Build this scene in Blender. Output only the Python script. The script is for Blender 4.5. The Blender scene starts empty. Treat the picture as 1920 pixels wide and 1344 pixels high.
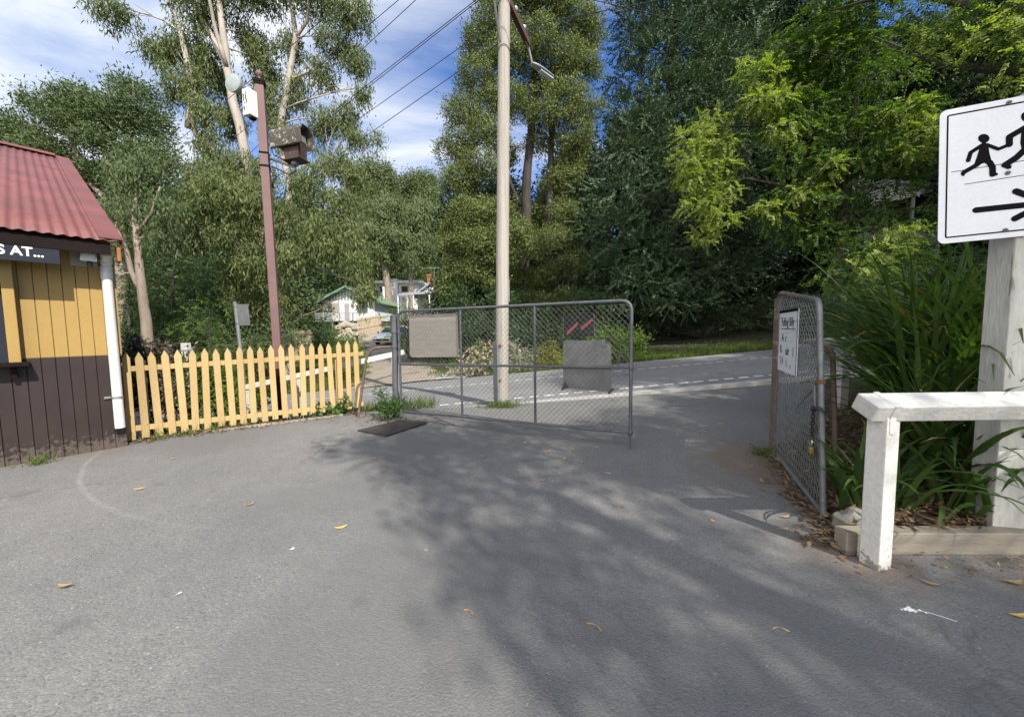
import bpy, bmesh, math, random
import numpy as np
from mathutils import Vector, Matrix, Quaternion

R = math.radians
rng = np.random.default_rng(7)
random.seed(7)
scene = bpy.context.scene
col = scene.collection

# ------------------------------------------------------------------ camera model
CAM_H = 1.45
PITCH, ROLL = R(4.1), R(0.7)
FPX = 700.0
fwd = Vector((0, math.cos(PITCH), -math.sin(PITCH)))
up0 = Vector((0, math.sin(PITCH), math.cos(PITCH)))
rt0 = Vector((1, 0, 0))
rt = rt0 * math.cos(ROLL) - up0 * math.sin(ROLL)
upv = up0 * math.cos(ROLL) + rt0 * math.sin(ROLL)
CAM = Vector((0, 0, CAM_H))

def ray(px, py):
    return (fwd + rt * ((px - 960) / FPX) + upv * ((672 - py) / FPX))

def at(px, py, y):
    """the point of the sight line (px,py) that lies y metres ahead"""
    d = ray(px, py)
    return CAM + d * (y / d.y)

def onplane(px, py, p0, n):
    d = ray(px, py)
    return CAM + d * ((Vector(p0) - CAM).dot(n) / d.dot(n))

def project(p):
    v = Vector(p) - CAM
    z = v.dot(fwd)
    return 960 + FPX * v.dot(rt) / z, 672 - FPX * v.dot(upv) / z

# ------------------------------------------------------------------ ground height
def sm(t):
    t = np.clip(t, 0, 1)
    return t * t * (3 - 2 * t)

def fence_y(x):
    return np.interp(x, [-9, -5.26, -2.7, -1.9, 0, 4.7, 8], [2.7, 5.13, 6.80, 7.0, 7.3, 7.0, 7.0])

def bed_x(y):
    return np.interp(y, [2.2, 2.9, 4.2, 5.0, 6.8], [2.0, 2.42, 3.2, 4.2, 5.4])

def ground(x, y, bed=True):
    x = np.asarray(x, float); y = np.asarray(y, float)
    xc = np.where(x < -12, -12 + (x + 12) * .25, np.where(x > 24, 24 + (x - 24) * .4, x))
    zr = 0.08 * xc
    tl = sm((y - fence_y(x) - .05) / 0.7)
    tr = sm((y - 3.0) / 4.0)
    z = np.where(x < 0, zr * tl, zr * tr)
    d = np.clip(y - 13.2, 0, None)
    rise = .06 * np.clip(d, 0, 19) + .15 * np.clip(d - 19, 0, 40) + .03 * np.clip(d - 59, 0, None)
    z = z + rise
    z = z + 1.3 * np.exp(-(((x + 18) / 7) ** 2 + ((y - 40) / 7) ** 2))
    z = z + .17 * np.clip(x - 9, 0, 40) * sm((y - 14) / 14)
    # planted bed on the right
    if not bed: return z
    bx = bed_x(y)
    inbed = sm((y - 2.3) / .04) * sm((6.3 - y) / .8) * sm((x - bx) / .25)
    z = z + inbed * (.13 + .62 * sm((x - bx - .3) / 1.2) * sm((y - 2.3) / 1.3))
    return z

def gz(x, y):
    return float(ground(x, y))

def G(px, py):
    """where the sight line meets the ground"""
    d = ray(px, py); t = 0.3
    for _ in range(4000):
        p = CAM + d * t
        if p.z <= gz(p.x, p.y):
            return p
        t += 0.01 + t * .002
    return p

# ------------------------------------------------------------------ materials
MATS = {}
def nodes_mat(name):
    m = bpy.data.materials.new(name); m.use_nodes = True
    nt = m.node_tree
    return m, nt, nt.nodes['Principled BSDF']

def N(nt, kind, **kw):
    n = nt.nodes.new(kind)
    for k, v in kw.items():
        if k.startswith('in_'):
            key = k[3:]
            key = int(key) if key.isdigit() else key.replace('_', ' ')
            n.inputs[key].default_value = v
        else:
            setattr(n, k, v)
    return n

def ramp(nt, fac, stops):
    r = nt.nodes.new('ShaderNodeValToRGB')
    el = r.color_ramp.elements
    while len(el) < len(stops): el.new(.5)
    for e, (p, c) in zip(el, stops):
        e.position = p
        e.color = (c, c, c, 1) if not hasattr(c, '__len__') else (*c[:3], 1)
    nt.links.new(fac, r.inputs[0])
    return r.outputs[0]

def mixc(nt, fac, a, b, mode='MIX'):
    m = nt.nodes.new('ShaderNodeMix'); m.data_type = 'RGBA'; m.blend_type = mode
    for sock, v in ((m.inputs[0], fac), (m.inputs[6], a), (m.inputs[7], b)):
        if hasattr(v, 'is_linked') or isinstance(v, bpy.types.NodeSocket): nt.links.new(v, sock)
        elif hasattr(v, '__len__'): sock.default_value = (*v[:3], 1)
        else: sock.default_value = v
    return m.outputs[2]

def math_(nt, op, a, b=None, c=None, clamp=False):
    m = nt.nodes.new('ShaderNodeMath'); m.operation = op; m.use_clamp = clamp
    for i, v in enumerate((a, b, c)):
        if v is None: continue
        if isinstance(v, bpy.types.NodeSocket): nt.links.new(v, m.inputs[i])
        else: m.inputs[i].default_value = v
    return m.outputs[0]

def coords(nt, scale=(1, 1, 1)):
    tc = nt.nodes.new('ShaderNodeTexCoord'); mp = nt.nodes.new('ShaderNodeMapping')
    mp.inputs['Scale'].default_value = scale
    nt.links.new(tc.outputs['Object'], mp.inputs[0])
    return mp.outputs[0]

def noise(nt, vec, scale, detail=4, rough=.6):
    n = N(nt, 'ShaderNodeTexNoise', in_Scale=scale, in_Detail=detail, in_Roughness=rough)
    nt.links.new(vec, n.inputs['Vector'])
    return n.outputs[0]

def weathered(name, c1, c2, scale=6, rough=.7, metal=0., stretch=(1, 1, 1), bump=.1, bscale=60, c3=None, c3_at=.72, c3_scale=14, spec=.4, vary=0, foot=None):
    """two mixed tones, fine grain relief, and optional worn spots c3"""
    m, nt, b = nodes_mat(name)
    v = coords(nt, stretch)
    n1 = noise(nt, v, scale, 6)
    c = mixc(nt, ramp(nt, n1, [(.35, 0), (.65, 1)]), c1, c2)
    n3 = noise(nt, v, bscale, 3)
    c = mixc(nt, .25, c, mixc(nt, n3, (0, 0, 0), (1, 1, 1)), 'OVERLAY')
    if c3 is not None:
        n2 = noise(nt, v, c3_scale, 7, .7)
        c = mixc(nt, ramp(nt, n2, [(c3_at - .02, 0), (c3_at + .02, 1)]), c, c3)
    if vary:                                   # each board was painted and weathered on its own
        oi = nt.nodes.new('ShaderNodeObjectInfo')
        c = mixc(nt, 1.0, c, ramp(nt, oi.outputs['Random'], [(0, 1 - vary), (1, 1 + vary)]), 'MULTIPLY')
    if foot is not None:                       # ragged splashes and chips low on the timber
        sx = nt.nodes.new('ShaderNodeSeparateXYZ'); tcf = nt.nodes.new('ShaderNodeTexCoord'); nt.links.new(tcf.outputs['Object'], sx.inputs[0])
        nf = noise(nt, v, 22, 6, .7)
        k = math_(nt, 'ADD', nf, math_(nt, 'MULTIPLY', math_(nt, 'MAXIMUM', math_(nt, 'SUBTRACT', foot[1], sx.outputs[2]), 0.0), foot[2]))
        c = mixc(nt, ramp(nt, k, [(.68, 0), (.72, .85)]), c, foot[0])
    nt.links.new(c, b.inputs['Base Color'])
    b.inputs['Roughness'].default_value = rough
    b.inputs['Metallic'].default_value = metal
    b.inputs['Specular IOR Level'].default_value = spec
    if bump:
        bp = N(nt, 'ShaderNodeBump', in_Strength=bump, in_Distance=.01)
        nt.links.new(n3, bp.inputs['Height']); nt.links.new(bp.outputs[0], b.inputs['Normal'])
    MATS[name] = m
    return m

def leafmat(name, c1, c2, c3=None, trans=.3, rough=.55, spec=.2, c3_share=.88):
    rough = max(rough, .5); spec = min(spec, .22)
    m, nt, b = nodes_mat(name)
    g = nt.nodes.new('ShaderNodeNewGeometry')
    r = g.outputs['Random Per Island']
    stops = [(0, c1), (.8, c2)]
    if c3 is not None: stops += [(c3_share, c2), (min(.99, c3_share + .04), c3)]
    c = ramp(nt, r, stops)
    v = coords(nt)
    n = noise(nt, v, .35, 2)
    c = mixc(nt, ramp(nt, n, [(.35, 0), (.7, .45)]), c, mixc(nt, .5, c, c1))
    nt.links.new(c, b.inputs['Base Color'])
    b.inputs['Roughness'].default_value = rough
    b.inputs['Specular IOR Level'].default_value = spec
    t = nt.nodes.new('ShaderNodeBsdfTranslucent')
    tcol = mixc(nt, 1.0, c, (1.25, 1.5, .4), 'MULTIPLY')
    nt.links.new(tcol, t.inputs[0])
    ms = nt.nodes.new('ShaderNodeMixShader'); ms.inputs[0].default_value = trans
    nt.links.new(b.outputs[0], ms.inputs[1]); nt.links.new(t.outputs[0], ms.inputs[2])
    nt.links.new(ms.outputs[0], nt.nodes['Material Output'].inputs[0])
    MATS[name] = m
    return m

def plain(name, c, rough=.6, metal=0., spec=.5):
    m, nt, b = nodes_mat(name)
    b.inputs['Base Color'].default_value = (*c, 1)
    b.inputs['Roughness'].default_value = rough; b.inputs['Metallic'].default_value = metal
    b.inputs['Specular IOR Level'].default_value = spec
    MATS[name] = m
    return m

# ------------------------------------------------------------------ object helpers
def tag(o, label=None, cat=None, group=None, kind=None):
    if label: o['label'] = label
    if cat: o['category'] = cat
    if group: o['group'] = group
    if kind: o['kind'] = kind
    return o

def thing(name, loc, label, cat, group=None):
    o = bpy.data.objects.new(name, None); col.objects.link(o)
    o.location = loc; o.empty_display_size = .1
    return tag(o, label, cat, group)

class MB:
    def __init__(s): s.v = []; s.f = []
    def add(s, vs, fs):
        k = len(s.v); s.v += [tuple(p) for p in vs]; s.f += [tuple(i + k for i in f) for f in fs]
    def box(s, c, size, ax=None, bev=0):
        """box with axes ax (3 unit vectors); bev chamfers its long edges a little"""
        ax = ax or (Vector((1, 0, 0)), Vector((0, 1, 0)), Vector((0, 0, 1)))
        c = Vector(c); h = [q / 2 for q in size]
        if bev <= 0:
            vs = [c + ax[0] * (h[0] * i) + ax[1] * (h[1] * j) + ax[2] * (h[2] * k) for i in (-1, 1) for j in (-1, 1) for k in (-1, 1)]
            s.add(vs, [(0, 1, 3, 2), (4, 6, 7, 5), (0, 4, 5, 1), (2, 3, 7, 6), (0, 2, 6, 4), (1, 5, 7, 3)])
        else:
            bm = bmesh.new(); bmesh.ops.create_cube(bm, size=1)
            bmesh.ops.scale(bm, vec=size, verts=bm.verts)
            bmesh.ops.bevel(bm, geom=bm.edges[:], offset=bev, segments=2, affect='EDGES', profile=.5)
            bm.verts.index_update()
            s.add([c + ax[0] * p.co.x + ax[1] * p.co.y + ax[2] * p.co.z for p in bm.verts], [[q.index for q in f.verts] for f in bm.faces])
            bm.free()
    def beam(s, a, b, w, t, upd=(0, 0, 1), bev=0):
        a = Vector(a); b = Vector(b); d = (b - a); L = d.length; d.normalize()
        u = Vector(upd); sdir = d.cross(u)
        if sdir.length < 1e-4: sdir = d.cross(Vector((0, 1, 0)))
        sdir.normalize(); u = sdir.cross(d).normalized()
        s.box((a + b) / 2, (L, w, t), (d, sdir, u), bev)
    def tube(s, pts, rad, n=8, cap=True, jitter=0):
        pts = [Vector(p) for p in pts]
        if not hasattr(rad, '__len__'): rad = [rad] * len(pts)
        k0 = len(s.v); prev = None
        for i, p in enumerate(pts):
            t = (pts[min(i + 1, len(pts) - 1)] - pts[max(i - 1, 0)]).normalized()
            if prev is None:
                a = t.cross(Vector((0, 0, 1)))
                if a.length < .05: a = t.cross(Vector((1, 0, 0)))
            else:
                a = prev - t * prev.dot(t)
            a.normalize(); prev = a; b = t.cross(a)
            for j in range(n):
                an = 2 * math.pi * j / n
                r = rad[i] * (1 + (random.uniform(-jitter, jitter) if jitter else 0))
                s.v.append(tuple(p + a * (r * math.cos(an)) + b * (r * math.sin(an))))
        for i in range(len(pts) - 1):
            for j in range(n):
                q = k0 + i * n
                s.f.append((q + j, q + (j + 1) % n, q + n + (j + 1) % n, q + n + j))
        if cap:
            s.f.append(tuple(k0 + j for j in reversed(range(n))))
            s.f.append(tuple(k0 + (len(pts) - 1) * n + j for j in range(n)))
    def lathe(s, prof, c, axis=(0, 0, 1), n=20):
        """prof = (radius, height) pairs about axis"""
        c = Vector(c); ax = Vector(axis).normalized()
        a = ax.orthogonal().normalized(); b = ax.cross(a)
        k0 = len(s.v)
        for r, h in prof:
            for j in range(n):
                an = 2 * math.pi * j / n
                s.v.append(tuple(c + ax * h + a * (r * math.cos(an)) + b * (r * math.sin(an))))
        for i in range(len(prof) - 1):
            for j in range(n):
                q = k0 + i * n
                s.f.append((q + j, q + (j + 1) % n, q + n + (j + 1) % n, q + n + j))
        s.f.append(tuple(k0 + j for j in reversed(range(n))))
        s.f.append(tuple(k0 + (len(prof) - 1) * n + j for j in range(n)))
    def prism(s, poly, d):
        """closed polygon (3-D points) pushed along d"""
        k = len(s.v); n = len(poly); d = Vector(d)
        s.v += [tuple(p) for p in poly] + [tuple(Vector(p) + d) for p in poly]
        s.f.append(tuple(k + i for i in range(n))); s.f.append(tuple(k + n + i for i in reversed(range(n))))
        for i in range(n):
            j = (i + 1) % n
            s.f.append((k + j, k + i, k + n + i, k + n + j))
    def build(s, name, mat, parent=None, smooth=False, fix=True):
        me = bpy.data.meshes.new(name)
        off = parent_loc(parent)
        me.from_pydata([(x - off[0], y - off[1], z - off[2]) for x, y, z in s.v], [], s.f)
        if fix:
            bm = bmesh.new(); bm.from_mesh(me); bmesh.ops.recalc_face_normals(bm, faces=bm.faces[:]); bm.to_mesh(me); bm.free()
        me.materials.append(MATS[mat] if isinstance(mat, str) else mat)
        if smooth:
            me.polygons.foreach_set('use_smooth', [True] * len(me.polygons))
        o = bpy.data.objects.new(name, me); col.objects.link(o)
        if parent is not None: o.parent = parent
        return o

def parent_loc(p):
    t = Vector((0, 0, 0))
    while p is not None:
        t = t + p.location; p = p.parent
    return t

def smooth_angle(o, ang=40):
    me = o.data
    me.polygons.foreach_set('use_smooth', [True] * len(me.polygons))
    me.set_sharp_from_angle(angle=R(ang))
    return o

def array_mesh(name, V, F, mat, parent=None, smooth=False):
    """numpy verts (n,3) and faces (m,k)"""
    me = bpy.data.meshes.new(name)
    off = np.array(parent_loc(parent))
    V = (np.asarray(V, np.float64) - off).astype(np.float32); F = np.asarray(F, np.int32); k = F.shape[1]
    me.vertices.add(len(V)); me.vertices.foreach_set('co', V.ravel())
    me.loops.add(F.size); me.loops.foreach_set('vertex_index', F.ravel())
    me.polygons.add(len(F)); me.polygons.foreach_set('loop_start', np.arange(0, F.size, k, dtype=np.int32))
    if smooth: me.polygons.foreach_set('use_smooth', np.ones(len(F), bool))
    me.update(calc_edges=True)
    me.materials.append(MATS[mat] if isinstance(mat, str) else mat)
    o = bpy.data.objects.new(name, me); col.objects.link(o)
    if parent is not None: o.parent = parent
    return o

def grid_mesh(name, X, Y, Z, mat, kind='structure'):
    n, m = X.shape
    V = np.stack([X, Y, Z], -1).reshape(-1, 3)
    i = np.arange(n * m).reshape(n, m)
    F = np.stack([i[:-1, :-1], i[:-1, 1:], i[1:, 1:], i[1:, :-1]], -1).reshape(-1, 4)
    # keep normals up
    o = array_mesh(name, V, F, mat, smooth=True)
    if o.data.polygons[0].normal.z < 0: o.data.flip_normals()
    o['kind'] = kind
    return o

def text_mesh(name, s, mat, parent, origin, xdir, ydir, height, width=None, bold=0., depth=.002, align='CENTER', spacing=1.0):
    cu = bpy.data.curves.new(name, 'FONT'); cu.body = s; cu.align_x = align; cu.align_y = 'CENTER'
    cu.size = 1; cu.offset = bold; cu.extrude = .5; cu.space_character = spacing
    t = bpy.data.objects.new(name, cu); col.objects.link(t)
    bpy.context.view_layer.update()
    me = bpy.data.meshes.new_from_object(t.evaluated_get(bpy.context.evaluated_depsgraph_get()))
    bpy.data.objects.remove(t)
    xs = [v.co.x for v in me.vertices]; ys = [v.co.y for v in me.vertices]
    w0 = max(xs) - min(xs); h0 = .72
    sx = (width / w0) if width else height / h0
    sy = height / h0
    xd = Vector(xdir).normalized(); yd = Vector(ydir).normalized(); nd = xd.cross(yd).normalized()
    off = parent_loc(parent)
    for v in me.vertices:
        x, y, z = v.co
        v.co = Vector(origin) + xd * (x * sx) + yd * (y * sy) + nd * (z + .5) * depth - off
    me.materials.clear(); me.materials.append(MATS[mat]); me.name = name
    o = bpy.data.objects.new(name, me); col.objects.link(o); o.parent = parent
    return o

# ------------------------------------------------------------------ leaves
def unit(a):
    return a / np.maximum(np.linalg.norm(a, axis=-1, keepdims=True), 1e-9)

def leaf_quads(B, D, S, L, W):
    """diamond leaves: base B, direction D, side S, length L, width W"""
    L = L[:, None]; W = W[:, None]
    nrm = np.cross(D, S)
    V = np.stack([B, B + D * L * .42 + S * W * .5 + nrm * L * .05, B + D * L, B + D * L * .42 - S * W * .5 + nrm * L * .05], 1).reshape(-1, 3)
    F = np.arange(len(B) * 4).reshape(-1, 4)
    return V, F

def let_sun(clumps, spots, slack=.75, pad=.35):
    """the crown has holes where the photograph shows sun reaching a spot: those clumps do not grow"""
    S = np.array(SUN); out = []
    for c, r in clumps:
        ok = True
        for q in spots:
            v = np.array(c) - np.array(q); t = v @ S
            if t > .5 and np.linalg.norm(v - S * t) < max(r) * slack + pad: ok = False; break
        if ok: out.append((c, r))
    return out

def rand_dirs(n):
    return unit(rng.normal(size=(n, 3)))

def perp(D):
    return unit(np.cross(D, rand_dirs(len(D))))

def lumpy(dirs, seed):
    r = np.random.default_rng(seed)
    out = np.ones(len(dirs))
    for k in range(9):
        w = r.normal(size=3) * r.uniform(2, 6)
        out += .085 * np.sin(dirs @ w + r.uniform(0, 6.3))
    return out

def sprig_points(clumps, per_m2, seed, fill=.14):
    """points through each clump: mostly near its uneven skin, grouped so that gaps stay open"""
    P, O = [], []
    for i, (c, rad) in enumerate(clumps):
        rad = np.array(rad, float); c = np.array(c, float)
        area = 4 * math.pi * ((rad[0] * rad[1]) ** 1.6 / 3 + (rad[0] * rad[2]) ** 1.6 / 3 + (rad[1] * rad[2]) ** 1.6 / 3) ** (1 / 1.6)
        n = max(6, int(area * per_m2))
        d = rand_dirs(n)
        s = np.where(rng.random(n) < fill, rng.uniform(.15, .8, n), rng.uniform(.75, 1.05, n)) * lumpy(d, seed * 31 + i)
        P.append(c + d * rad * s[:, None]); O.append(unit(d / rad * rad.max()))
    return np.concatenate(P), np.concatenate(O)

def gum_leaves(clumps, per_m2, m=16, seed=1, L=.17, W=.036, spread=.2):
    P, O = sprig_points(clumps, per_m2, seed)
    n = len(P); k = n * m
    dz = -rng.gamma(1.5, spread * .9, k)
    B = np.repeat(P, m, 0) + rng.normal(size=(k, 3)) * spread * np.array([.75, .75, .45])
    B[:, 2] += dz * .8
    D = unit(np.array([0, 0, -1.0]) + rng.normal(size=(k, 3)) * .42)
    nn = np.repeat(O, m, 0) * 1.0 + rng.normal(size=(k, 3)) * .65
    return leaf_quads(B, D, unit(np.cross(D, nn)), L * rng.uniform(.45, 1.4, k), W * rng.uniform(.55, 1.35, k))

def wattle_leaves(clumps, per_m2, m=22, seed=1, L=.1, W=.036, spread=.16, upbias=.15):
    P, O = sprig_points(clumps, per_m2, seed)
    n = len(P); k = n * m
    o = np.repeat(O, m, 0)
    B = np.repeat(P, m, 0) + rng.normal(size=(k, 3)) * spread
    D = unit(o * .55 + rng.normal(size=(k, 3)) * .75 + np.array([0, 0, upbias]))
    nn = o * 1.25 + rng.normal(size=(k, 3)) * .6 + np.array([0, 0, .35])
    return leaf_quads(B, D, unit(np.cross(D, nn)), L * rng.uniform(.4, 1.45, k), W * rng.uniform(.5, 1.45, k))

def spray_leaves(clumps, per_m2, seed=1, Ls=.5, pairs=7, L=.1, W=.03, droop=.25, angle=.9, fan=.5, flat=.6):
    """feathered sprays: leaflets both sides of a drooping stem"""
    P, O = sprig_points(clumps, per_m2, seed)
    n = len(P)
    D = unit(O * np.array([1, 1, .5]) + rng.normal(size=(n, 3)) * fan + np.array([0, 0, -droop * .5]))
    up = unit(np.array([0, 0, 1.0]) * flat + rng.normal(size=(n, 3)) * (1 - flat) + O * .35)
    S = unit(np.cross(D, up)); U = np.cross(S, D)
    ls = Ls * rng.uniform(.6, 1.2, n)
    Bs, Ds, Ss, Lg, Wd = [], [], [], [], []
    for j in range(pairs):
        t = (j + .5) / pairs
        base = P + D * (ls * t)[:, None] + np.array([0, 0, -1.0]) * (droop * ls * t * t)[:, None]
        for sg in (-1, 1):
            d = unit(D * math.cos(angle) + S * sg * math.sin(angle) + rng.normal(size=(n, 3)) * .18 + np.array([0, 0, -.15]))
            nn = unit(U + rng.normal(size=(n, 3)) * .3)
            Bs.append(base); Ds.append(d); Ss.append(unit(np.cross(d, nn)))
            q = L * rng.uniform(.7, 1.2, n) * (1 - .45 * t)
            Lg.append(q); Wd.append(W * rng.uniform(.8, 1.2, n))
    return leaf_quads(np.concatenate(Bs), np.concatenate(Ds), np.concatenate(Ss), np.concatenate(Lg), np.concatenate(Wd))

def clump_px(spec, back=0.):
    """(px, py, y, rx_px, rz_px[, ry_m]) -> centre and radii in metres"""
    out = []
    for s in spec:
        px, py, y, rx, rz = s[:5]
        c = at(px, py, y); k = c.y / FPX
        rx *= k; rz *= k
        ry = s[5] if len(s) > 5 else (rx + rz) * .5
        out.append((np.array(c), np.array([rx, ry, rz])))
    return out

def limb_pts(a, b, bow=.08, n=6):
    a = Vector(a); b = Vector(b); L = (b - a).length
    o = Vector((random.uniform(-1, 1), random.uniform(-1, 1), random.uniform(-.3, 1))) * (bow * L)
    return [a.lerp(b, t) + o * math.sin(math.pi * t) + Vector((random.uniform(-1, 1), random.uniform(-1, 1), random.uniform(-1, 1))) * (.012 * L) for t in [i / n for i in range(n + 1)]]

def trunk_mesh(mb, pts, rad, n=10):
    """resampled, slightly wandering tapered trunk"""
    P, Rr = [], []
    for i in range(len(pts) - 1):
        a, b = Vector(pts[i]), Vector(pts[i + 1])
        k = max(2, int((b - a).length / .5))
        for j in range(k):
            t = j / k
            P.append(a.lerp(b, t) + Vector((random.uniform(-1, 1), random.uniform(-1, 1), 0)) * rad[i] * .12)
            Rr.append((rad[i] * (1 - t) + rad[i + 1] * t) * random.uniform(.95, 1.06))
    P.append(Vector(pts[-1])); Rr.append(rad[-1])
    mb.tube(P, Rr, n, jitter=.05)

def tree(name, label, base, trunks, leaf, bark, clumps, limbs=True, cat='tree', group=None, limb_r=.05, nlimb=None, crown='crown'):
    """base point; trunks = list of (points, radii); limbs run from the trunk to the clumps"""
    root = thing(name, base, label, cat, group)
    mb = MB()
    for pts, rad in trunks: trunk_mesh(mb, pts, rad)
    if limbs:
        allp = [(Vector(p), r) for pts, rad in trunks for p, r in zip(dense(pts), dense_r(pts, rad))]
        for c, rad in (clumps if nlimb is None else clumps[:nlimb]):
            c = Vector(c)
            cand = [(q, r) for q, r in allp if q.z < c.z + .3 * rad[2]] or allp
            q, r = min(cand, key=lambda t: (t[0] - c).length + .6 * max(0, t[0].z - c.z + (t[0] - c).length * .3))
            rr = min(r * .6, limb_r)
            pl = limb_pts(q, c, .1)
            mb.tube(pl, [rr * (1 - .7 * i / (len(pl) - 1)) for i in range(len(pl))], 6)
            for _ in range(5):
                k = random.randint(2, len(pl) - 1)
                d = Vector(rand_dirs(1)[0]); e = c + Vector((d.x * rad[0], d.y * rad[1], d.z * rad[2])) * .85
                p2 = limb_pts(pl[k], e, .12, 4)
                mb.tube(p2, [rr * .4 * (1 - .75 * i / 4) for i in range(5)], 5)
    mb.build('trunk', bark, root, smooth=True, fix=False)
    V, F = leaf[0]
    array_mesh(crown, V, F, leaf[1], root)
    return root

def dense(pts):
    out = []
    for a, b in zip(pts[:-1], pts[1:]):
        a, b = Vector(a), Vector(b); k = max(2, int((b - a).length / .6))
        out += [a.lerp(b, j / k) for j in range(k)]
    return out + [Vector(pts[-1])]

def dense_r(pts, rad):
    out = []
    for i, (a, b) in enumerate(zip(pts[:-1], pts[1:])):
        k = max(2, int((Vector(b) - Vector(a)).length / .6))
        out += [rad[i] * (1 - j / k) + rad[i + 1] * j / k for j in range(k)]
    return out + [rad[-1]]

# ------------------------------------------------------------------ camera, sun, sky
cam = bpy.data.cameras.new('camera'); co = bpy.data.objects.new('camera', cam); col.objects.link(co)
cam.sensor_width = 36; cam.sensor_fit = 'HORIZONTAL'; cam.lens = 36 * FPX / 1920
cam.clip_start = .05; cam.clip_end = 2000
co.matrix_world = Matrix(((rt.x, upv.x, -fwd.x, 0), (rt.y, upv.y, -fwd.y, 0), (rt.z, upv.z, -fwd.z, CAM_H), (0, 0, 0, 1)))
scene.camera = co

EL = R(43); SAZ = Vector((.615, -.79, 0)).normalized()
SUN = (SAZ * math.cos(EL) + Vector((0, 0, math.sin(EL)))).normalized()
sl = bpy.data.lights.new('sun', 'SUN'); so = bpy.data.objects.new('sun', sl); col.objects.link(so)
sl.energy = 4.4; sl.angle = R(.55); sl.color = (1, .95, .87)
so.rotation_euler = SUN.to_track_quat('Z', 'Y').to_euler()

world = bpy.data.worlds.new('World'); scene.world = world; world.use_nodes = True
nt = world.node_tree; bg = nt.nodes['Background']
sky = nt.nodes.new('ShaderNodeTexSky'); sky.sky_type = 'NISHITA'; sky.sun_disc = False
sky.sun_elevation = EL; sky.sun_rotation = math.atan2(SAZ.x, SAZ.y)
sky.air_density = 1.0; sky.dust_density = .6; sky.ozone_density = 2.2
tc = nt.nodes.new('ShaderNodeTexCoord')
sep = nt.nodes.new('ShaderNodeSeparateXYZ'); nt.links.new(tc.outputs['Generated'], sep.inputs[0])
zz = math_(nt, 'ADD', math_(nt, 'MAXIMUM', sep.outputs[2], 0.02), .12)
cx = nt.nodes.new('ShaderNodeCombineXYZ')
nt.links.new(math_(nt, 'DIVIDE', sep.outputs[0], zz), cx.inputs[0]); nt.links.new(math_(nt, 'DIVIDE', sep.outputs[1], zz), cx.inputs[1])
mp = nt.nodes.new('ShaderNodeMapping'); nt.links.new(cx.outputs[0], mp.inputs[0])
mp.inputs['Rotation'].default_value = (0, 0, R(-38)); mp.inputs['Scale'].default_value = (.55, 1.25, 1); mp.inputs['Location'].default_value = (1.3, .4, 0)
n1 = N(nt, 'ShaderNodeTexNoise', in_Scale=1.15, in_Detail=9, in_Roughness=.56, in_Distortion=.5); nt.links.new(mp.outputs[0], n1.inputs['Vector'])
# more cloud left, thinner over the road; unseen cloud behind added for neutral fill
bias = math_(nt, 'MULTIPLY', sep.outputs[0], -.3)
cl = math_(nt, 'ADD', math_(nt, 'ADD', n1.outputs[0], bias), math_(nt, 'MULTIPLY', math_(nt, 'MAXIMUM', math_(nt, 'MULTIPLY', sep.outputs[1], -1.0), 0.0), .34))
cf = ramp(nt, cl, [(.47, 0), (.59, .5), (.73, 1)])
wh = mixc(nt, ramp(nt, n1.outputs[0], [(.35, 0), (.75, 1)]), (2.9, 3.5, 4.5), (5.7, 5.75, 5.8))
# unseen clouds behind the camera, brightened to add fill light
back = math_(nt, 'MAXIMUM', math_(nt, 'MULTIPLY', sep.outputs[1], -1.0), 0.0)
wh = mixc(nt, back, wh, (15, 14.5, 14))
skc = mixc(nt, 1.0, sky.outputs[0], (.46, .68, 1.02), 'MULTIPLY')
nt.links.new(mixc(nt, cf, skc, wh), bg.inputs[0])
bg.inputs[1].default_value = .13

scene.view_settings.view_transform = 'Standard'; scene.view_settings.look = 'None'
scene.view_settings.exposure = .7; scene.view_settings.gamma = 1
scene.cycles.max_bounces = 6; scene.cycles.diffuse_bounces = 3; scene.cycles.transmission_bounces = 4
scene.cycles.glossy_bounces = 2; scene.cycles.transparent_max_bounces = 6
scene.cycles.use_denoising = True
scene.cycles.caustics_reflective = False; scene.cycles.caustics_refractive = False

# ------------------------------------------------------------------ surface materials
def circle3(a, b, c):
    ax, ay, bx, by, cx_, cy = a[0], a[1], b[0], b[1], c[0], c[1]
    d = 2 * (ax * (by - cy) + bx * (cy - ay) + cx_ * (ay - by))
    ux = ((ax**2 + ay**2) * (by - cy) + (bx**2 + by**2) * (cy - ay) + (cx_**2 + cy**2) * (ay - by)) / d
    uy = ((ax**2 + ay**2) * (cx_ - bx) + (bx**2 + by**2) * (ax - cx_) + (cx_**2 + cy**2) * (bx - ax)) / d
    return ux, uy, math.hypot(ax - ux, ay - uy)

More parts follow.
